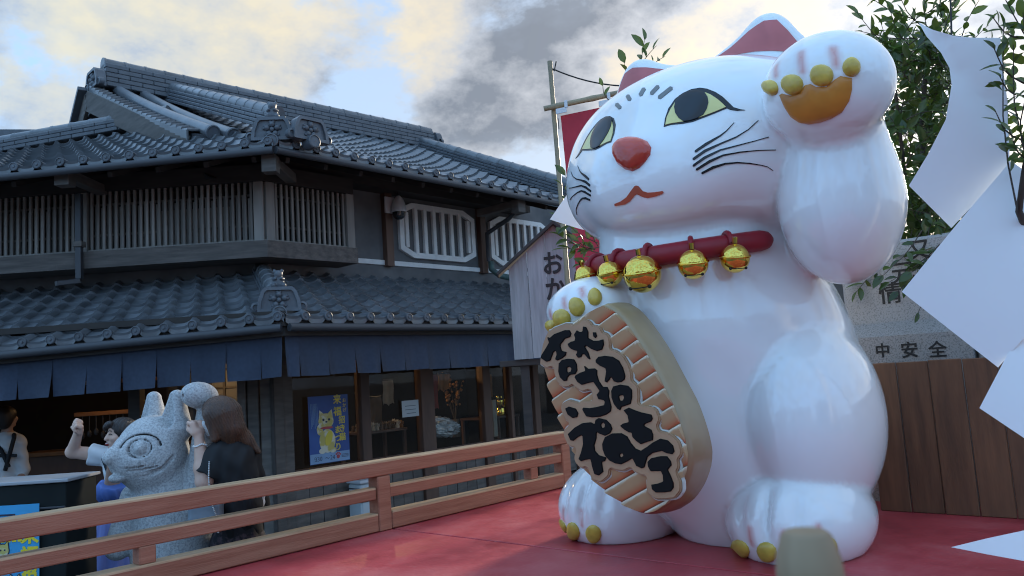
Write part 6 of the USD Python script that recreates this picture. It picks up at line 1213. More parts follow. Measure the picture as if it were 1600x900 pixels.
sh_ = [(J(1008, 130, 5.6), J(1004, 52, 5.6), 6, 0.11), (J(1012, 120, 5.6), J(1036, 80, 5.6), 4, 0.10), (J(990, 130, 5.6), J(972, 88, 5.6), 3, 0.10), (J(955, 160, 5.6), J(938, 122, 5.6), 2, 0.09), (J(1000, 120, 5.6), J(1022, 64, 5.6), 3, .09)]
for a, b, n in (((935, 380), (870, 335), 7), ((930, 390), (868, 362), 7), ((940, 385), (880, 385), 7), ((930, 330), (870, 280), 5), ((925, 320), (875, 262), 3), ((935, 395), (900, 372), 6), ((940, 400), (905, 410), 5), ((930, 360), (885, 310), 5), ((935, 385), (925, 345), 5)): sh_.append((J(*a, 5.9), J(*b, 5.85), n, 0.10))
plant('evergreen_sapling', 'slender evergreen sapling whose sprigs show around the cat left cheek and above its head', 'sapling', sh_, [([ad(-3.0, 5.6, 0.0), J(950, 700, 6.0), J(950, 420, 5.95), J(940, 250, 5.8), J(1005, 130, 5.6)], 0.025, 0.007)], 120)

# ------------------------------------------------------------------ near post, dark counter
look('near_wood', (0.36, 0.26, 0.16), 0.7, base2=(0.24, 0.165, 0.10), scale=9, stretch=(1, 1, 0.3))
np_ = thing('stake', 'blurred tan wooden stake top close to the viewer at the bottom edge', 'stake')
q0 = J(1275, 838, 0.55)
m = MB(); hw_, zt_ = 0.0235, q0[2]
sec = [(hw_ * 0.6, zt_), (hw_ * 0.75, zt_ - 0.003), (hw_ * 0.95, zt_ - 0.018), (hw_, zt_ - 0.03), (hw_, 0.66)]
m.lathe((q0[0], q0[1] + 0.02, 0), [(1e-4, 0.651)] + [(r_, z_) for r_, z_ in sec[::-1]] + [(1e-4, zt_ + 0.001)], 14); obj('post', m, 'near_wood', np_, smooth=35)
look('counter_black', (0.016, 0.020, 0.020), 0.85, 0.3, 3, spec=0.15); look('counter_top', (0.33, 0.34, 0.36), 0.5, 0.15, 5)
ct = thing('dark_counter', 'dark box counter with pale top and a bright cat poster on its front', 'counter')
cy = 4.75; cx1 = seen_y(103, 748, cy)[0]; czt = seen_y(103, 748, cy)[2]
m = MB(); m.box((cx1 - 0.9, cy + 0.17, (czt - 0.02) / 2), (1.8, 0.34, czt - 0.02)); obj('body', m, 'counter_black', ct)
m = MB(); m.box((cx1 - 0.895, cy + 0.17, czt - 0.008), (1.83, 0.37, 0.02)); obj('top', m, 'counter_top', ct)
m = MB(); m.box((cx1 - 0.9, cy - 0.008, czt - 0.16), (1.8, 0.012, 0.012)); obj('trim', m, 'metal_dark', ct)
cp = thing('counter_poster', 'bright blue poster with yellow characters and drawn cats on the dark counter', 'poster')
look('poster_sky', (0.05, 0.34, 0.62), 0.45, 0.15, 3); look('poster_yellow', (0.75, 0.58, 0.03), 0.45); look('poster_photo', (0.30, 0.20, 0.20), 0.5, base2=(0.10, 0.06, 0.06), scale=14)
x1_, z1_ = seen_y(64, 790, cy)[0], seen_y(30, 788, cy)[2]; pcn = np.array([x1_ - 0.34, cy - 0.016, z1_ - 0.30])
def cpf(nm, pg, lift, lk): return flat(cp, nm, pg, lift, lk, pcn, ex_, Z, out_)
cpf('sheet', shapely.box(-0.34, -0.30, 0.34, 0.30), 0, 'poster_sky')
for k in range(5): cpf('stripe', shapely.box(0.10 + 0.034 * k - 0.02, 0.09, 0.125 + 0.034 * k - 0.02, 0.19 + 0.004 * (k % 2)), 0.002, 'poster_yellow')
cpf('photo', shapely.box(-0.20, -0.06, 0.03, 0.12), 0.002, 'poster_photo'); cpf('photo_frame', shapely.box(-0.20, -0.06, 0.03, 0.12).buffer(0.006).difference(shapely.box(-0.20, -0.06, 0.03, 0.12)), 0.0025, 'ink_pale')
cpf('text_line', shapely.box(-0.32, 0.24, 0.20, 0.25), 0.002, 'ink_dark'); cpf('text_line', shapely.box(-0.32, 0.215, 0.02, 0.222), 0.002, 'ink_dark')
for (cx_, cz_, s_) in ((0.13, 0.01, 1.0), (0.06, -0.14, 0.9), (0.20, -0.17, 0.9), (-0.10, -0.18, 1.0)):
    pg = shapely.union_all([shapely.Point(cx_, cz_ + 0.035 * s_).buffer(0.034 * s_), shapely.affinity.scale(shapely.Point(cx_, cz_ - 0.02 * s_).buffer(1), 0.03 * s_, 0.04 * s_), Polygon([(cx_ - .033 * s_, cz_ + .04 * s_), (cx_ - .028 * s_, cz_ + .085 * s_), (cx_ - .006 * s_, cz_ + .06 * s_)]), Polygon([(cx_ + .033 * s_, cz_ + .04 * s_), (cx_ + .028 * s_, cz_ + .085 * s_), (cx_ + .006 * s_, cz_ + .06 * s_)])])
    cpf('printed_outline', pg.buffer(0.005), 0.002, 'ink_dark'); cpf('printed_cat', pg, 0.0036, 'fur_cream')
    for g in (-1, 1): cpf('printed_eye', shapely.Point(cx_ + g * .012 * s_, cz_ + .038 * s_).buffer(.0045), 0.0052, 'ink_dark')
lettering('来福', 0.10, pcn + ex_ * 0.285 + Z * 0.07 + out_ * 0.002, ex_, Z, out_, 'poster_yellow', cp, 0.115, True, 0.0015, 0.004)
lettering('招き猫', 0.085, pcn + ex_ * 0.285 - Z * 0.175 + out_ * 0.002, ex_, Z, out_, 'poster_yellow', cp, 0.09, True, 0.0015, 0.004)
# ------------------------------------------------------------------ granite cat
look('grey_granite', (0.46, 0.475, 0.48), 0.75, base2=(0.28, 0.29, 0.30), scale=90, bump=0.25, bscale=110, contrast=(0.42, 0.62), detail=4)
SCF = unit(np.array([-0.60, -0.80, 0.0])); SCL = np.cross(Z, SCF)      # facing, and its left (towards the viewer's right)
SB = np.array([SCL, -SCF, Z])
so = J(268, 700, 5.10); SO = np.array([so[0], so[1], 0.0])
KS = 1.05
def sw(p): return SO + KS * np.asarray(p, float) @ SB
def s_loc(px, py, a=None, b=None):
    d = SB @ ray(px, py); o = SB @ (EYE - SO)
    t = (a - o[0]) / d[0] if a is not None else (b - o[1]) / d[1]
    return o + d * t
zc = s_loc(250, 707, b=0)[2] / KS                                            # head centre height
def arcs(pts): return [np.asarray(p, float) for p in pts]
HB = -0.12
def stone_head(p):
    h = ell(p, (0, HB, zc), (0.225, 0.20, 0.235))
    return su(h, ell(p, (0, HB - 0.125, zc - 0.005), (0.135, 0.125, 0.115)), 0.07)
EYE_N = unit(np.array([0.70, -0.70, 0.12])); EYE_C = np.array([0.135, HB - 0.15, zc + 0.055]) + EYE_N * 0.2
for _ in range(40): EYE_C = EYE_C - EYE_N * stone_head(EYE_C[None])[0] * 0.7
def stone_cat(p):
    h = stone_head(p)
    h = su(h, ell(p, (0, HB - 0.235, zc + 0.02), (0.055, 0.05, 0.05)), 0.04)
    h = su(h, ell(p, (0, HB - 0.262, zc + 0.012), (0.045, 0.03, 0.032)), 0.012)
    h = su(h, ell(p, (0, HB - 0.215, zc - 0.105), (0.045, 0.045, 0.028)), 0.02)
    for s in (-1, 1):
        e = cone(p, (s * 0.125, -0.045, zc + 0.15), (s * 0.132, -0.035, zc + 0.332), 0.100, 0.046)
        e = cut(e, cone(p, (s * 0.140, -0.125, zc + 0.20), (s * 0.136, -0.10, zc + 0.335), 0.060, 0.034), 0.012)
        h = su(h, e, 0.02)
        ec = EYE_C * [s, 1, 1]
        n = EYE_N * [s, 1, 1]; u = unit(np.cross(Z, n)); w = np.cross(n, u); q = (p - ec) @ np.array([u, w, n]).T
        h = cut(h, ell(q, (0, 0, 0.030), (0.088, 0.062, 0.058)), 0.006)          # socket
        h = su(h, ell(q, (0, 0, -0.030), (0.040, 0.040, 0.037)), 0.002); h = su(h, ell(q, (0, 0, -0.018), (0.026, 0.026, 0.032)), 0.002)
        ring = np.abs(np.sqrt((q[:, 0] / 1.35) ** 2 + q[:, 1] ** 2) - 0.082) - 0.004
        h = np.where(q[:, 1] > 0.005, cut(h, np.maximum(ring, np.abs(q[:, 2]) - 0.1), 0.012), h)   # brow line
        rg = np.abs(np.hypot(q[:, 0] / 1.2, q[:, 1]) - 0.052) - 0.003; h = cut(h, np.maximum(rg, np.abs(q[:, 2]) - 0.08), 0.010)
        def groove(h, pts, r):
            for a, b in zip(pts[:-1], pts[1:]): h = cut(h, cone(p, a, b, r, r), 0.008)
            return h
        sm = [(s * x, y, zc + z) for x, y, z in ((0.02, HB - 0.235, -0.075), (0.085, HB - 0.205, -0.11), (0.15, HB - 0.135, -0.11), (0.198, HB - 0.055, -0.07), (0.222, HB + 0.0, -0.01))]
        h = groove(h, arcs(sm), 0.011)
        for k in range(4):
            z0 = -0.015 - 0.020 * k
            h = groove(h, arcs([(s * (0.085 + .004 * k), HB - 0.205, zc + z0 - 0.012), (s * 0.145, HB - 0.150, zc + z0 - 0.012), (s * 0.192, HB - 0.078, zc + z0 + 0.004)]), 0.0055)
    b = cone(p, (0, 0.06, 0.30), (0, -0.02, zc - 0.16), 0.30, 0.21)
    b = su(b, ell(p, (0, 0.08, 0.20), (0.34, 0.33, 0.30)), 0.08)
    for s in (-1, 1):
        b = su(b, ell(p, (s * 0.20, -0.20, 0.10), (0.13, 0.19, 0.12)), 0.04); b = su(b, ell(p, (s * 0.25, 0.02, 0.27), (0.13, 0.22, 0.24)), 0.04)
    b = su(b, cone(p, (-0.17, -0.14, zc - 0.25), (-0.15, -0.26, zc - 0.52), 0.085, 0.075), 0.03)
    tor = np.abs(np.hypot(np.hypot(p[:, 0], p[:, 1] + 0.03) - 0.225, p[:, 2] - (zc - 0.245))) - 0.028
    b = su(b, tor, 0.01)
    d = su(h, b, 0.02)
    # raised left arm ending in a curled paw beside the ear
    arm = cone(p, (0.235, 0.03, zc - 0.30), (0.265, 0.09, zc + 0.24), 0.10, 0.068)
    paw = ell(p, (0.262, 0.035, zc + 0.335), (0.085, 0.115, 0.08), rot(-0.2, 0, 0))
    for k in range(3): paw = cut(paw, cone(p, (0.22 + 0.045 * k, -0.10, zc + 0.26), (0.22 + 0.045 * k, -0.05, zc + 0.39), 0.008, 0.006), 0.012)
    d = su(d, su(arm, paw, 0.02), 0.018)
    return np.maximum(d, 0.02 - p[:, 2])
stc = thing('granite_cat_statue', 'grey speckled granite cat statue with one paw raised beside its ear', 'statue', loc=SO)
v, f = nets(stone_cat, (-0.45, -0.48, -0.02), (0.50, 0.52, zc + 0.52), 0.0072)
v -= np.clip(stone_cat(v), -0.005, 0.005)[:, None] * grad(stone_cat, v)
obj('body', (sw(v), f), 'grey_granite', stc, smooth=60)
m = MB(); m.box(SO + np.array([0, 0, 0.012]), (0.9, 0.9, 0.024), SCL, -SCF, Z, 0.01); obj('base', m, 'grey_granite', stc)

# ------------------------------------------------------------------ people
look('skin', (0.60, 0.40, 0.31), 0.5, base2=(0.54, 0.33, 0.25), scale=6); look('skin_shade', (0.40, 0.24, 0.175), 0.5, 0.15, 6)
look('hair_dark', (0.022, 0.015, 0.013), 0.42, base2=(0.012, 0.008, 0.008), scale=30, stretch=(4, 4, 0.4), bump=0.5, bscale=60)
look('hair_brown', (0.040, 0.022, 0.016), 0.42, base2=(0.085, 0.038, 0.020), scale=14, stretch=(4, 4, 0.3), bump=0.6, bscale=40)
look('cloth_white', (0.66, 0.68, 0.70), 0.8, 0.1, 6, bump=0.1); look('cloth_black', (0.010, 0.010, 0.012), 0.85, 0.3, 6, bump=0.1)
look('cloth_blue', (0.10, 0.18, 0.48), 0.8, base2=(0.07, 0.13, 0.38), scale=8, bump=0.2, bscale=30); look('cloth_lavender', (0.25, 0.29, 0.62), 0.85, base2=(0.19, 0.22, 0.52), scale=4, stretch=(5, 5, .5), bump=0.2, bscale=20)
look('cloth_pattern', (0.014, 0.012, 0.016), 0.85, base2=(0.085, 0.055, 0.065), scale=22, contrast=(0.52, 0.66), detail=3)
look('mask_white', (0.62, 0.66, 0.68), 0.8); look('beads', (0.72, 0.70, 0.68), 0.3); look('bag_grey', (0.20, 0.24, 0.28), 0.5, 0.2, 6); look('lip', (0.25, 0.03, 0.03), 0.5); look('chain', (0.55, 0.55, 0.56), 0.3, metallic=0.8)
def cones(p, segs, k):
    d = None
    for a, b, ra, rb in segs:
        c = cone(p, a, b, ra, rb); d = c if d is None else su(d, c, k)
    return d
def bounds(segs, pad=0.1):
    P = np.array([q for s in segs for q in s[:2]]); r = max(max(s[2], s[3]) for s in segs) + pad
    return P.min(0) - r, P.max(0) + r
def fist(p, w, h, pal, thumb_side, s=1.0):
    """A closed hand: wrist w, knuckle direction h (unit), palm-facing direction pal, thumb on thumb_side."""
    h, pal = unit(h), np.asarray(pal, float); pal = unit(pal - h * (pal @ h)); sd_ = np.cross(h, pal) * thumb_side
    kn = w + h * 0.075 * s
    d = cone(p, w, w + h * 0.03 * s, 0.024 * s, 0.029 * s)
    d = su(d, cone(p, w + h * 0.03 * s - sd_ * 0.018 * s, kn - sd_ * 0.022 * s, 0.023 * s, 0.020 * s), 0.012); d = su(d, cone(p, w + h * 0.03 * s + sd_ * 0.018 * s, kn + sd_ * 0.022 * s, 0.024 * s, 0.020 * s), 0.012)
    for k in range(4):
        o = sd_ * (0.033 - 0.022 * k) * s; ln = (0.95, 1.05, 1.0, 0.82)[k] * s
        a = kn + o + h * 0.004 * s; b = a + h * 0.016 * ln + pal * 0.026 * ln; c = b - h * 0.026 * ln + pal * 0.012 * ln; e = c - h * 0.018 * ln - pal * 0.016 * ln
        fg = np.minimum(np.minimum(cone(p, a, b, 0.0118 * s, 0.0108 * s), cone(p, b, c, 0.0108 * s, 0.0098 * s)), cone(p, c, e, 0.0098 * s, 0.0088 * s))
        d = su(d, fg, 0.004)
    t0 = w + h * 0.028 * s + sd_ * 0.028 * s + pal * 0.006 * s; t1 = t0 + h * 0.028 * s + sd_ * 0.012 * s + pal * 0.022 * s; t2 = t1 + h * 0.006 * s - sd_ * 0.030 * s + pal * 0.018 * s
    return su(d, np.minimum(cone(p, t0, t1, 0.0145 * s, 0.0120 * s), cone(p, t1, t2, 0.0120 * s, 0.0098 * s)), 0.006)
def head_sdf(p, c, F, U):
    """A head at c looking along F with crown along U."""
    F = unit(F); U = unit(U - F * (U @ F)); R_ = np.cross(F, U); q = (p - c) @ np.array([R_, F, U]).T
    d = ell(q, (0, -0.01, 0.025), (0.076, 0.094, 0.090)); d = su(d, ell(q, (0, 0.030, -0.045), (0.057, 0.060, 0.065)), 0.03)
    d = su(d, cone(q, (0, 0.086, 0.015), (0, 0.106, -0.020), 0.009, 0.014), 0.012); d = su(d, ell(q, (0, 0.070, -0.090), (0.024, 0.022, 0.018)), 0.02)
    d = su(d, ell(q, (0, 0.083, -0.055), (0.026, 0.014, 0.012)), 0.012)
    for s in (-1, 1):
        d = cut(d, ell(q, (s * 0.032, 0.098, 0.010), (0.020, 0.014, 0.013)), 0.012); d = su(d, ell(q, (s * 0.077, -0.005, -0.005), (0.010, 0.020, 0.030)), 0.006)
        d = su(d, ell(q, (s * 0.034, 0.068, -0.022), (0.026, 0.024, 0.022)), 0.02)
    return d
def build(name, sdf, lo, hi, h, lk, par, label=None, tint=None):
    v, f = nets(sdf, lo, hi, h)
    v = v - np.clip(sdf(v), -h * .5, h * .5)[:, None] * grad(sdf, v, 1e-3)
    return obj(name, (v, f), lk, par, smooth=65, label=label)
def face_bits(c, F, U, par, mouth_open=True, closed=True):
    F = unit(F); U = unit(U - F * (U @ F)); R_ = np.cross(F, U); at = lambda x, y, z: c + R_ * x + F * y + U * z
    for s in (-1, 1):
        m = MB(); m.tube([at(s * x, y, z) for x, y, z in ((0.017, 0.0905, 0.008), (0.026, 0.092, 0.013), (0.035, 0.089, 0.013), (0.046, 0.081, 0.007))], 0.0032, 6); obj('eye', m, 'hair_dark', par, smooth=50)
        m = MB(); m.tube([at(s * x, y, z) for x, y, z in ((0.015, 0.096, 0.030), (0.030, 0.094, 0.038), (0.048, 0.083, 0.032))], 0.003, 6); obj('eyebrow', m, 'hair_dark', par, smooth=50)
    m = MB(); m.ball(at(0, 0.092, -0.058), np.array([0.024, 0.010, 0.013]) if mouth_open else np.array([0.02, 0.006, 0.004]), 2); obj('mouth', m, 'lip', par, smooth=60)
    if mouth_open: m = MB(); m.ball(at(0, 0.098, -0.052), np.array([0.017, 0.005, 0.004]), 1); obj('teeth', m, 'beads', par, smooth=60)
def hang(p, c, r):  # distance below a horizontal cut
    return p[:, 2] - c
# --- person in white with one fist raised, behind the stone cat
pA = thing('person', 'laughing person in a white short sleeved top raising one bare fist high', 'person')
dA = 5.95
hd, nk = J(188, 679, dA), J(194, 702, dA)
sh1, el1, wr1 = J(172, 713, dA), J(113, 706, dA - 0.05), J(122, 677, dA - 0.12)
sh2 = J(222, 718, dA + 0.02); hipA = J(200, 860, dA)
FA = np.array([-0.62, -0.78, -0.02]); UA = np.array([-0.05, 0.0, 1.0])
def skinA(p):
    d = su(head_sdf(p, hd, FA, UA), cone(p, hd - Z * 0.06, nk - Z * 0.04, 0.05, 0.055), 0.02)
    d = su(d, cones(p, [(sh1, el1, 0.056, 0.045), (el1, wr1, 0.045, 0.030)], 0.02), 0.03)
    d = su(d, fist(p, wr1, wr1 - el1 + np.array([-0.01, 0, 0]), np.array([-0.8, -0.5, 0]), 1, 1.08), 0.015)
    d = su(d, cones(p, [(nk - Z * 0.08, hipA, 0.12, 0.13), (sh1, sh2, 0.05, 0.05), (hipA + np.array([-.08, 0, 0]), np.array([hipA[0] - .09, hipA[1], 0.45]), .085, .055), (hipA + np.array([.08, 0, 0]), np.array([hipA[0] + .09, hipA[1], 0.45]), .085, .055), (np.array([hipA[0] - .09, hipA[1], 0.45]), np.array([hipA[0] - .09, hipA[1], 0.05]), .055, .035), (np.array([hipA[0] + .09, hipA[1], 0.45]), np.array([hipA[0] + .09, hipA[1], 0.05]), .055, .035)], 0.03), 0.03)
    return d
lo, hi = bounds([(sh1, el1, .06, .06), (wr1, hd, .1, .15), (np.array([hipA[0] - .1, hipA[1], 0.04]), sh2, .1, .1)], 0.08); lo[2] = 0.0
body_ = build('body', skinA, lo, hi, 0.0075, 'skin', pA)
face_bits(hd, FA, UA, pA)
mid = sh1 + (el1 - sh1) * 0.52
def topA(p):
    d = cones(p, [(nk - Z * 0.13, hipA + Z * 0.1, 0.14, 0.15), (sh1, sh2, 0.075, 0.075)], 0.04)
    s_ = cone(p, sh1, mid, 0.070, 0.082); ax = unit(mid - sh1); s_ = np.maximum(s_, (p - mid) @ ax)
    d = np.minimum(d, s_) if False else su(d, s_, 0.012)
    d = np.maximum(d, -(cone(p, nk + Z * 0.05, nk - Z * 0.04, 0.075, 0.07)))
    return d + 0.004 * np.sin(p[:, 2] * 55 + p[:, 0] * 30)
lo, hi = bounds([(sh1, mid, .08, .09), (hipA, sh2, .16, .1)], 0.06); build('top', topA, lo, hi, 0.0075, 'cloth_white', pA)
def hairA(p):
    F = unit(FA); R_ = np.cross(F, Z); q = (p - hd) @ np.array([R_, F, Z]).T
    d = ell(q, (0, -0.022, 0.030), (0.094, 0.106, 0.098)); d = su(d, ell(q, (0, -0.060, -0.05), (0.085, 0.065, 0.10)), 0.04)
    d = su(d, ell(q, (0.02, 0.078, 0.072), (0.062, 0.026, 0.032), rot(0.3, 0.35, 0)), 0.012)
    d = np.maximum(d, -ell(q, (-0.005, 0.10, -0.025), (0.066, 0.085, 0.085)))
    return d + 0.0022 * np.sin(q[:, 0] * 260 + q[:, 1] * 90)
build('hair', hairA, hd - 0.2, hd + 0.2, 0.006, 'hair_dark', pA)
m = MB(); k0 = [J(163, 716, dA - 0.11), J(170, 735, dA - 0.15), J(176, 770, dA - 0.17), J(178, 800, dA - 0.17)]; m.tube(k0, 0.022, 8); obj('strap', m, 'cloth_black', pA, smooth=60)
# --- person in blue, mostly hidden by the stone cat
pB = thing('person', 'person in a blue puff sleeved blouse and lavender skirt hidden behind the stone cat muzzle', 'person')
dB = 5.50
hB, nB = J(226, 690, dB + .15), J(222, 722, dB + .12); shB1 = J(200, 742, dB + .05); elB = J(171, 766, dB - 0.02); wrB = J(174, 728, dB - 0.06); waB = J(186, 788, dB + .08); hipB = J(190, 830, dB + .08); shB2 = J(250, 745, dB + .2)
FB_ = np.array([-0.85, -0.5, 0.0])
def skinB(p):
    d = su(head_sdf(p, hB, FB_, Z), cone(p, hB - Z * .06, nB - Z * .04, .05, .055), .02)
    d = su(d, cones(p, [(shB1, elB, .05, .042), (elB, wrB, .040, .026)], .02), .03)
    d = su(d, fist(p, wrB, unit(wrB - elB), np.array([-0.4, -0.9, 0]), -1, 1.0), .012)
    d = su(d, cones(p, [(nB - Z * .08, waB, .11, .10), (waB, hipB, .10, .13), (shB1, shB2, .05, .05), (np.array([hipB[0], hipB[1], hipB[2]]), np.array([hipB[0] - .06, hipB[1], .06]), .09, .04), (np.array([hipB[0], hipB[1], hipB[2]]), np.array([hipB[0] + .1, hipB[1], .06]), .09, .04)], .03), .03)
    return d
lo, hi = bounds([(shB1, elB, .06, .06), (wrB, hB, .1, .14), (np.array([hipB[0] - .08, hipB[1], .04]), shB2, .12, .1)], .06); lo[2] = 0.0
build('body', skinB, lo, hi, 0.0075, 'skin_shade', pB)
def topB(p):
    d = cones(p, [(nB - Z * .12, waB, .13, .115), (shB1, shB2, .075, .07)], .04)
    pf = su(cone(p, shB1, elB + np.array([0.015, 0, -0.01]), .075, .090), ell(p, elB + np.array([0.02, 0, 0.0]), (.105, .09, .085)), .03)
    ax = unit(wrB - elB); ang = np.arctan2((p - elB)[:, 1], (p - elB)[:, 0]); pf = pf + 0.006 * np.sin(ang * 9 + p[:, 2] * 25)
    pf = np.maximum(pf, (p - elB) @ ax - 0.055)
    return su(d, pf, .015)
lo, hi = bounds([(shB1, elB, .12, .12), (waB, shB2, .14, .1), (nB, nB + .01, .1, .1)], .05); build('blouse', topB, lo, hi, 0.0075, 'cloth_blue', pB)
def skirtB(p):
    bot = np.array([hipB[0] - 0.05, hipB[1], 0.16]); ang = np.arctan2((p - hipB)[:, 1], (p - hipB)[:, 0]); tt_ = np.clip((waB[2] - p[:, 2]) / 0.8, 0, 1)
    d = cone(p, waB - Z * .03, bot, .115, .27) + 0.020 * tt_ * np.sin(ang * 11) + 0.008 * tt_ * np.sin(ang * 23 + 1)
    return np.maximum(np.maximum(d, p[:, 2] - waB[2] + 0.02), 0.14 - p[:, 2])
lo, hi = bounds([(waB, np.array([hipB[0] - .05, hipB[1], .2]), .3, .3)], .05); build('skirt', skirtB, lo, hi, 0.009, 'cloth_lavender', pB)
m = MB(); m.lathe(waB - Z * .035, [(.118, 0), (.126, .005), (.126, .06), (.118, .065)], 24); obj('waistband', m, 'cloth_black', pB, smooth=50)
def hairB(p):
    q = p - hB; return np.maximum(su(ell(q, (0.02, 0.015, 0.03), (.10, .10, .10)), ell(q, (.04, .03, -.09), (.075, .075, .12)), .04), -ell(q, (-.09, -.05, -.02), (.075, .075, .09)))
build('hair', hairB, hB - .25, hB + .2, 0.009, 'hair_dark', pB)
# --- person in black seen from behind
pC = thing('person', 'long haired person in black top and patterned skirt leaning beside the granite cat', 'person')
dC = 4.90
hC, nC = J(343, 652, dC), J(360, 690, dC + .02); shL = J(343, 712, dC - .06); elC = J(319, 752, dC - .12); wrC = J(311, 683, dC - .06); shR = J(388, 716, dC + .12); waC = J(372, 790, dC + .03); hipC = J(372, 850, dC + .05)
elR = J(405, 790, dC + .2); wrR = J(372, 800, dC + .28)
FC = np.array([-0.93, 0.30, -0.15]); UC = np.array([-0.12, 0.0, 1.0])
def skinC(p):
    d = su(head_sdf(p, hC, FC, UC), cone(p, hC + np.array([.03, 0, -.06]), nC - Z * .03, .05, .056), .02)
    d = su(d, cones(p, [(shL, elC, .056, .050), (elC, elC + (wrC - elC) * .3, .048, .049), (elC + (wrC - elC) * .3, wrC, .049, .028)], .02), .03)
    d = su(d, fist(p, wrC, unit(wrC - elC) + np.array([-0.05, 0, 0]), np.array([-0.75, 0.55, 0]), 1, 1.08), .012)
    d = su(d, cones(p, [(shR, elR, .05, .042), (elR, wrR, .04, .028)], .02), .03); d = su(d, fist(p, wrR, wrR - elR, np.array([0, 0.3, -1.]), 1), .012)
    hl = np.array([hipC[0] - .08, hipC[1], hipC[2] - .05]); hr = np.array([hipC[0] + .09, hipC[1] + .03, hipC[2] - .05])
    d = su(d, cones(p, [(nC - Z * .10, waC, .125, .115), (waC, hipC, .115, .14), (shL, shR, .055, .055), (hl, np.array([hl[0], hl[1], .06]), .095, .04), (hr, np.array([hr[0], hr[1], .06]), .095, .04)], .03), .03)
    for q in (hl, hr): d = su(d, ell(p, (q[0] - .05, q[1], .05), (.11, .045, .04)), .02)
    return d
lo, hi = bounds([(shL, elC, .06, .06), (wrC, hC, .12, .14), (np.array([hipC[0] - .15, hipC[1] - .05, .03]), shR + np.array([.08, .15, 0]), .12, .1)], .07); lo[2] = 0.0
build('body', skinC, lo, hi, 0.0075, 'skin', pC)
midC = shL + (elC - shL) * .80
def topC(p):
    d = cones(p, [(nC - Z * .125, waC, .150, .135), (waC, hipC - Z * .02, .135, .150), (shL, shR, .082, .082), (nC - Z * .03, nC - Z * .1, .075, .1)], .05)
    s_ = cone(p, shL, midC, .076, .082); ax = unit(midC - shL); s_ = np.maximum(s_, (p - midC) @ ax); d = su(d, s_, .02)
    d = su(d, cone(p, shR, elR, .075, .07), .03)
    return np.maximum(d, hipC[2] + 0.03 - p[:, 2]) + 0.004 * np.sin(p[:, 2] * 38 + p[:, 0] * 45) + 0.003 * np.sin(p[:, 0] * 80 - p[:, 2] * 20)
lo, hi = bounds([(shL, midC, .09, .09), (hipC, shR, .16, .1), (elR, nC, .1, .1)], .06); build('top', topC, lo, hi, 0.0075, 'cloth_black', pC)
def skirtC(p):
    bot = np.array([hipC[0], hipC[1] + .02, .35]); ang = np.arctan2((p - hipC)[:, 1], (p - hipC)[:, 0])
    d = cone(p, waC - Z * .06, hipC - Z * .02, .125, .165); d = su(d, cone(p, hipC - Z * .02, bot, .165, .24), .03) + .010 * np.sin(ang * 12) * np.clip(waC[2] - p[:, 2], 0, 1)
    return np.maximum(np.maximum(d, p[:, 2] - waC[2] + .05), .33 - p[:, 2])
lo, hi = bounds([(waC, np.array([hipC[0], hipC[1], .4]), .26, .26)], .05); build('skirt', skirtC, lo, hi, 0.009, 'cloth_pattern', pC)
tip1, tip2 = J(404, 706, dC + .05), J(366, 716, dC - .02)
def hairC(p):
    F = unit(FC); R_ = np.cross(F, Z); q = (p - hC) @ np.array([R_, F, Z]).T
    d = ell(q, (0, -.015, .032), (.098, .112, .100))
    d = su(d, cones(p, [(hC + np.array([.045, -.02, .01]), J(362, 668, dC - .03), .092, .070), (J(362, 666, dC - .01), J(382, 688, dC + .03), .070, .045), (J(380, 685, dC + .03), tip1, .046, .016), (J(352, 668, dC - .05), tip2, .055, .022)], .04), .05)
    d = su(d, cone(p, hC + np.array([-.035, -.075, .02]), hC + np.array([.0, -.085, -.125]), .034, .022), .03)
    d = np.maximum(d, -ell(q, (0, .105, -.04), (.06, .075, .085)))
    u = q[:, 0] * 150 + (p[:, 0] * 160 + p[:, 2] * 110)
    return d + .0014 * np.sin(u * 1.7) + .0012 * np.sin(u * 3.1 + 1)
lo, hi = bounds([(hC, tip1, .13, .05), (tip2, hC, .05, .1)], .05); build('hair', hairC, lo, hi, 0.006, 'hair_brown', pC)
R_C = np.cross(unit(FC), Z)
def maskC(p):
    q = (p - hC) @ np.array([R_C, unit(FC), Z]).T
    d = np.abs(su(head_sdf(p, hC, FC, UC), ell(q, (0, .075, -.05), (.045, .045, .05)), .02) - .006) - .0022
    return np.maximum(np.maximum(d, np.abs(q[:, 2] + .062) - .048), .02 - q[:, 1])
build('face_mask', maskC, hC - .17, hC + .17, 0.0045, 'mask_white', pC)
m = MB(); ax = unit(wrC - elC); bc = elC + (wrC - elC) * .80; s_ = unit(np.cross(ax, [0, 1, 0])); t_ = np.cross(ax, s_)
for k in range(22): m.ball(bc + .037 * (cos(k * 2 * PI / 22) * s_ + sin(k * 2 * PI / 22) * t_) + ax * .004 * sin(k), np.full(3, .0062), 1)
obj('bracelet', m, 'beads', pC, smooth=60)
hb = thing('handbag', 'grey handbag hanging on a silver chain at the side of the person in black', 'handbag')
bc = J(322, 806, dC - .19)
def bag(p):
    q = p - bc; d = np.linalg.norm(np.maximum(np.abs(q) - np.array([.060, .012, .060]), 0), axis=1) - .04; return d + .002 * np.sin(q[:, 2] * 60)
build('bag', bag, bc - .16, bc + .16, 0.008, 'bag_grey', hb)
m = MB(); path = [J(327, 722, dC - .17), J(326, 745, dC - .23), J(328, 770, dC - .245), J(332, 790, dC - .245), J(340, 812, dC - .24), J(341, 832, dC - .24)]
path = np.array(path); seg = np.linspace(0, len(path) - 1, 44)
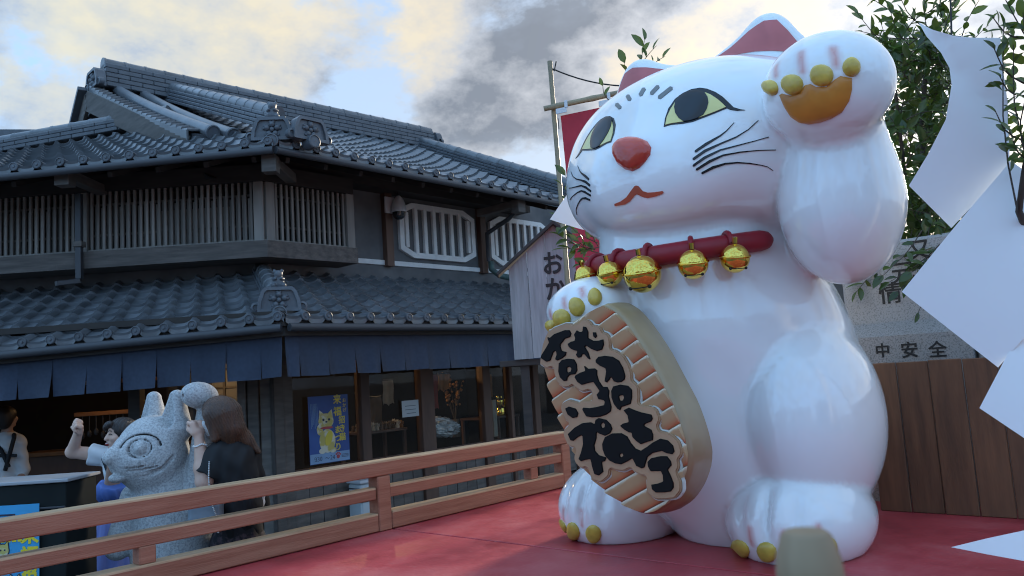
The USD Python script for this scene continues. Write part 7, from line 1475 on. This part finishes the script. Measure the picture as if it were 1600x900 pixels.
for k, s in enumerate(seg): i_ = min(int(s), len(path) - 2); q = path[i_] + (path[i_ + 1] - path[i_]) * (s - i_); m.ball(q, np.array([.006, .006, .0045]) if k % 2 else np.array([.0045, .006, .006]), 1)
obj('chain', m, 'chain', hb, smooth=60)
tb = thing('white_pouch', 'small white pouch showing behind the hip of the person in black', 'pouch')
tc_ = J(402, 783, dC + .10)
build('pouch', lambda p: ell(p, tc_, (.045, .06, .085), rot(0, 0.3, 0)) + .004 * np.sin(p[:, 2] * 90), tc_ - .14, tc_ + .14, .008, 'cloth_white', tb)
# --- shopkeeper in the dark at the far left
pD = thing('person', 'shopkeeper in a white shirt with dark apron straps at the left edge', 'person')
dD = 8.75
hD, nD = J(12, 652, dD), J(11, 676, dD); s1_, s2_ = J(-14, 690, dD), J(28, 690, dD); e2_ = J(36, 735, dD); w2_ = J(26, 765, dD - .15); e1_ = J(-25, 735, dD); wD = J(8, 780, dD)
FD = np.array([0.3, 0.95, 0])
def skinD(p):
    d = su(head_sdf(p, hD, FD, Z), cone(p, hD - Z * .06, nD - Z * .03, .05, .055), .02)
    d = su(d, cones(p, [(s2_, e2_, .05, .042), (e2_, w2_, .04, .028), (s1_, e1_, .05, .042), (nD - Z * .1, wD, .12, .12), (wD, np.array([wD[0] - .09, wD[1], .06]), .11, .05), (wD, np.array([wD[0] + .09, wD[1], .06]), .11, .05)], .03), .03)
    return su(d, fist(p, w2_, unit(w2_ - e2_), np.array([0, 1., 0]), 1), .012)
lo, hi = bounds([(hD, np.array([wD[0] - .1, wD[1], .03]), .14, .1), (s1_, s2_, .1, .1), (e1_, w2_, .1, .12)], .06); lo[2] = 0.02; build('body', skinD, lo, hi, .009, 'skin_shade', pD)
def shirtD(p):
    d = cones(p, [(nD - Z * .12, wD, .145, .14), (s1_, s2_, .075, .075), (s2_, e2_, .075, .07), (s1_, e1_, .075, .07)], .04); return np.maximum(d, -cone(p, nD + Z * .05, nD - Z * .03, .07, .065)) + .004 * np.sin(p[:, 2] * 50 + p[:, 0] * 40)
lo, hi = bounds([(nD, wD, .16, .16), (s1_, e2_, .1, .1), (e1_, s2_, .1, .1)], .06); build('shirt', shirtD, lo, hi, .009, 'cloth_white', pD)
build('hair', lambda p: np.maximum(su(ell(p, hD + np.array([-.01, -.02, .03]), (.10, .11, .10)), ell(p, hD + np.array([-.01, -.05, -.03]), (.085, .075, .10)), .03), -ell(p, hD + np.array([.04, .12, -.03]), (.075, .08, .09))), hD - .2, hD + .2, .009, 'hair_dark', pD)
for a, b in (((22, 684), (8, 735)), ((-4, 690), (14, 730))):
    m = MB(); m.tube([J(a[0], a[1] - 5, dD - .07), J(*a, dD - .135), J((a[0] + b[0]) / 2, (a[1] + b[1]) / 2, dD - .17), J(*b, dD - .17)], .022, 8); obj('apron_strap', m, 'cloth_black', pD, smooth=60)
m = MB(); m.bar(J(-12, 712, dD - .165), J(26, 712, dD - .165), .02, .035); obj('apron_strap', m, 'cloth_black', pD)
